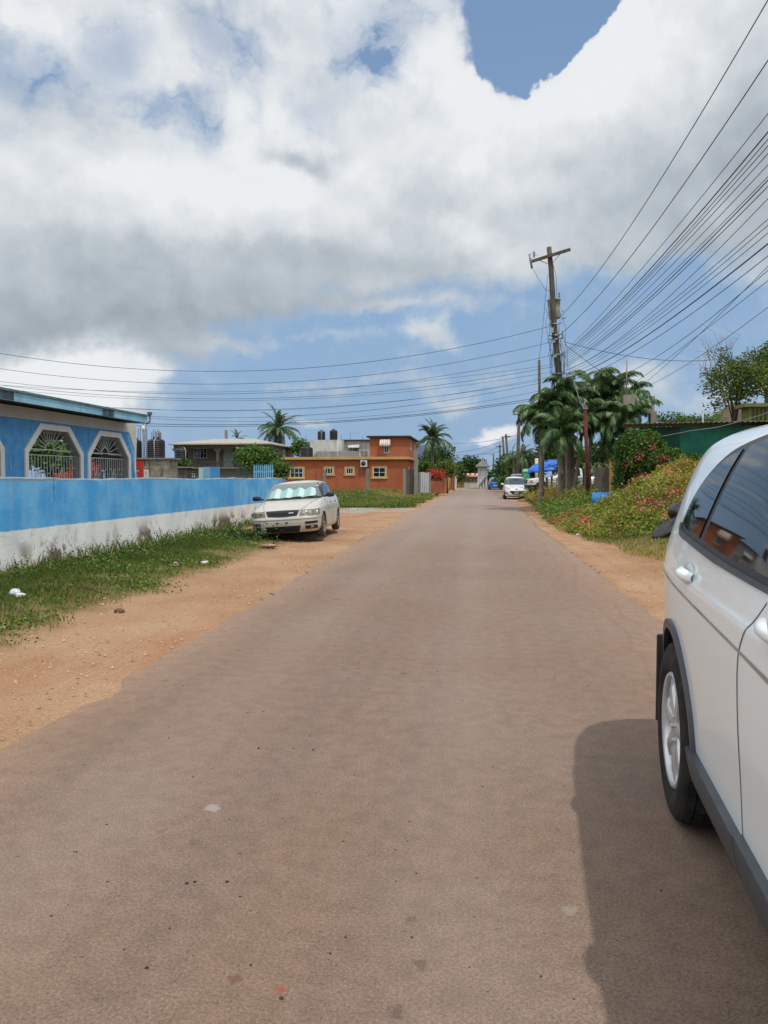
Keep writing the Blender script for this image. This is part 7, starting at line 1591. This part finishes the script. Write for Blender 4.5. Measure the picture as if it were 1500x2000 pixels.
b.grid(P, True, True); o = b.build('rubbish_bag', m_bag); o.location = (4.58, 18.7, g1(4.58, 18.7)); o.rotation_euler = (0, 0, R(25)); tag(o, 'large slumped black rubbish bag leaning low against the mound', 'rubbish bag')
b = MB(); P = []
for i in range(25):
    ph = -math.pi/2+math.pi*i/24; row = []
    for k in range(37): th = 2*math.pi*(k % 36)/36; w_ = 1+.09*math.sin(7*th)*max(0, math.sin(ph))+.04*math.sin(4*th+i*.4); row.append((.42*math.cos(ph)*math.cos(th)*w_, .34*math.cos(ph)*math.sin(th)*w_, .28+.26*math.sin(ph)-.10*math.exp(-((math.cos(ph)/.25)**2))*(math.sin(ph) > 0)))
    P.append(row)
b.grid(P, True, True); o = b.build('rubbish_bag', m_bag); o.location = (4.92, 19.4, g1(4.92, 19.4)+.26); tag(o, 'puckered black rubbish bag sitting above the slumped one', 'rubbish bag')
# grit and pebbles on the road (nobody could count them), a few larger stones
rg = np.random.default_rng(12); n = 280; y = 2.2+18*rg.uniform(0, 1, n)**2.0; x = rg.uniform(-2.5, 1.7, n); V = []; Fc = []
pxy = [(398, 1578, 0), (443, 1723, .011), (505, 1462, .01), (605, 1438, .008), (484, 1392, .008), (612, 1465, .010), (573, 1462, .007), (540, 1485, .006), (521, 1463, .005), (704, 1378, .007), (856, 1425, .006), (772, 1660, .006), (785, 1488, .005), (287, 1891, .008), (550, 1950, .009), (365, 1726, .009), (380, 1723, .009), (210, 1723, .006), (735, 1208, .009), (740, 1238, .009), (700, 1295, .010), (514, 1390, .008)]
items = [(x[i], y[i], rg.uniform(.001, .0038)*(1+.10*y[i])) for i in range(n)]+[(*gnd(a, b_).xy, r_*.7) for a, b_, r_ in pxy if r_]
for (a, b_, r_) in items:
    o_ = len(V); k = 6; ph0 = rg.uniform(0, 6.28)
    for lv, (rr, zz) in enumerate(((1, 0), (.75, .55))):
        for q in range(k): t_ = ph0+2*math.pi*q/k; g_ = rg.uniform(.55, 1.3); V.append((a+r_*rr*g_*math.cos(t_)*1.2, b_+r_*rr*g_*math.sin(t_), r_*zz*.9+.001))
    pass
    for q in range(k): Fc.append((o_+q, o_+(q+1) % k, o_+k+(q+1) % k, o_+k+q))
    Fc.append((o_+k, o_+k+1, o_+k+2, o_+k+3)); Fc.append((o_+k, o_+k+3, o_+k+4, o_+k+5))
tag(link('grit', fastmesh('grit', V, [f for f in Fc if len(set(f)) == 4] + [], plain('dark_grit', lin(66, 50, 40, .8), .9, .5, 20))), 'dark grit scattered over the asphalt', 'grit', kind='stuff')
n = 2200; y = 3+26*rg.uniform(0, 1, n)**1.6; x = np.where(rg.uniform(0, 1, n) < .7, rg.uniform(-4.6, -2.7, n), rg.uniform(1.9, 3.0, n)); C = np.stack([x, y, gz(x, y)+.006], -1); V = []; Fc = []
for (a, b_, c_) in C:
    r_ = rg.uniform(.004, .013)*(1+.03*b_); o_ = len(V); ph0 = rg.uniform(0, 6.28)
    for (rr, zz) in ((1, -.3), (.6, .7)):
        for q in range(5): t_ = ph0+2*math.pi*q/5; V.append((a+r_*rr*math.cos(t_)*rg.uniform(.8, 1.2), b_+r_*rr*math.sin(t_), c_+r_*zz))
    for q in range(5): Fc.append((o_+q, o_+(q+1) % 5, o_+5+(q+1) % 5, o_+5+q))
    Fc.append((o_+5, o_+6, o_+7, o_+8)); Fc.append((o_+5, o_+8, o_+9, o_+6))
tag(link('gravel', fastmesh('gravel', V, Fc, plain('pale_gravel', lin(190, 156, 124, .8), .9, .4, 14))), 'small gravel on the dirt shoulders', 'gravel', kind='stuff')
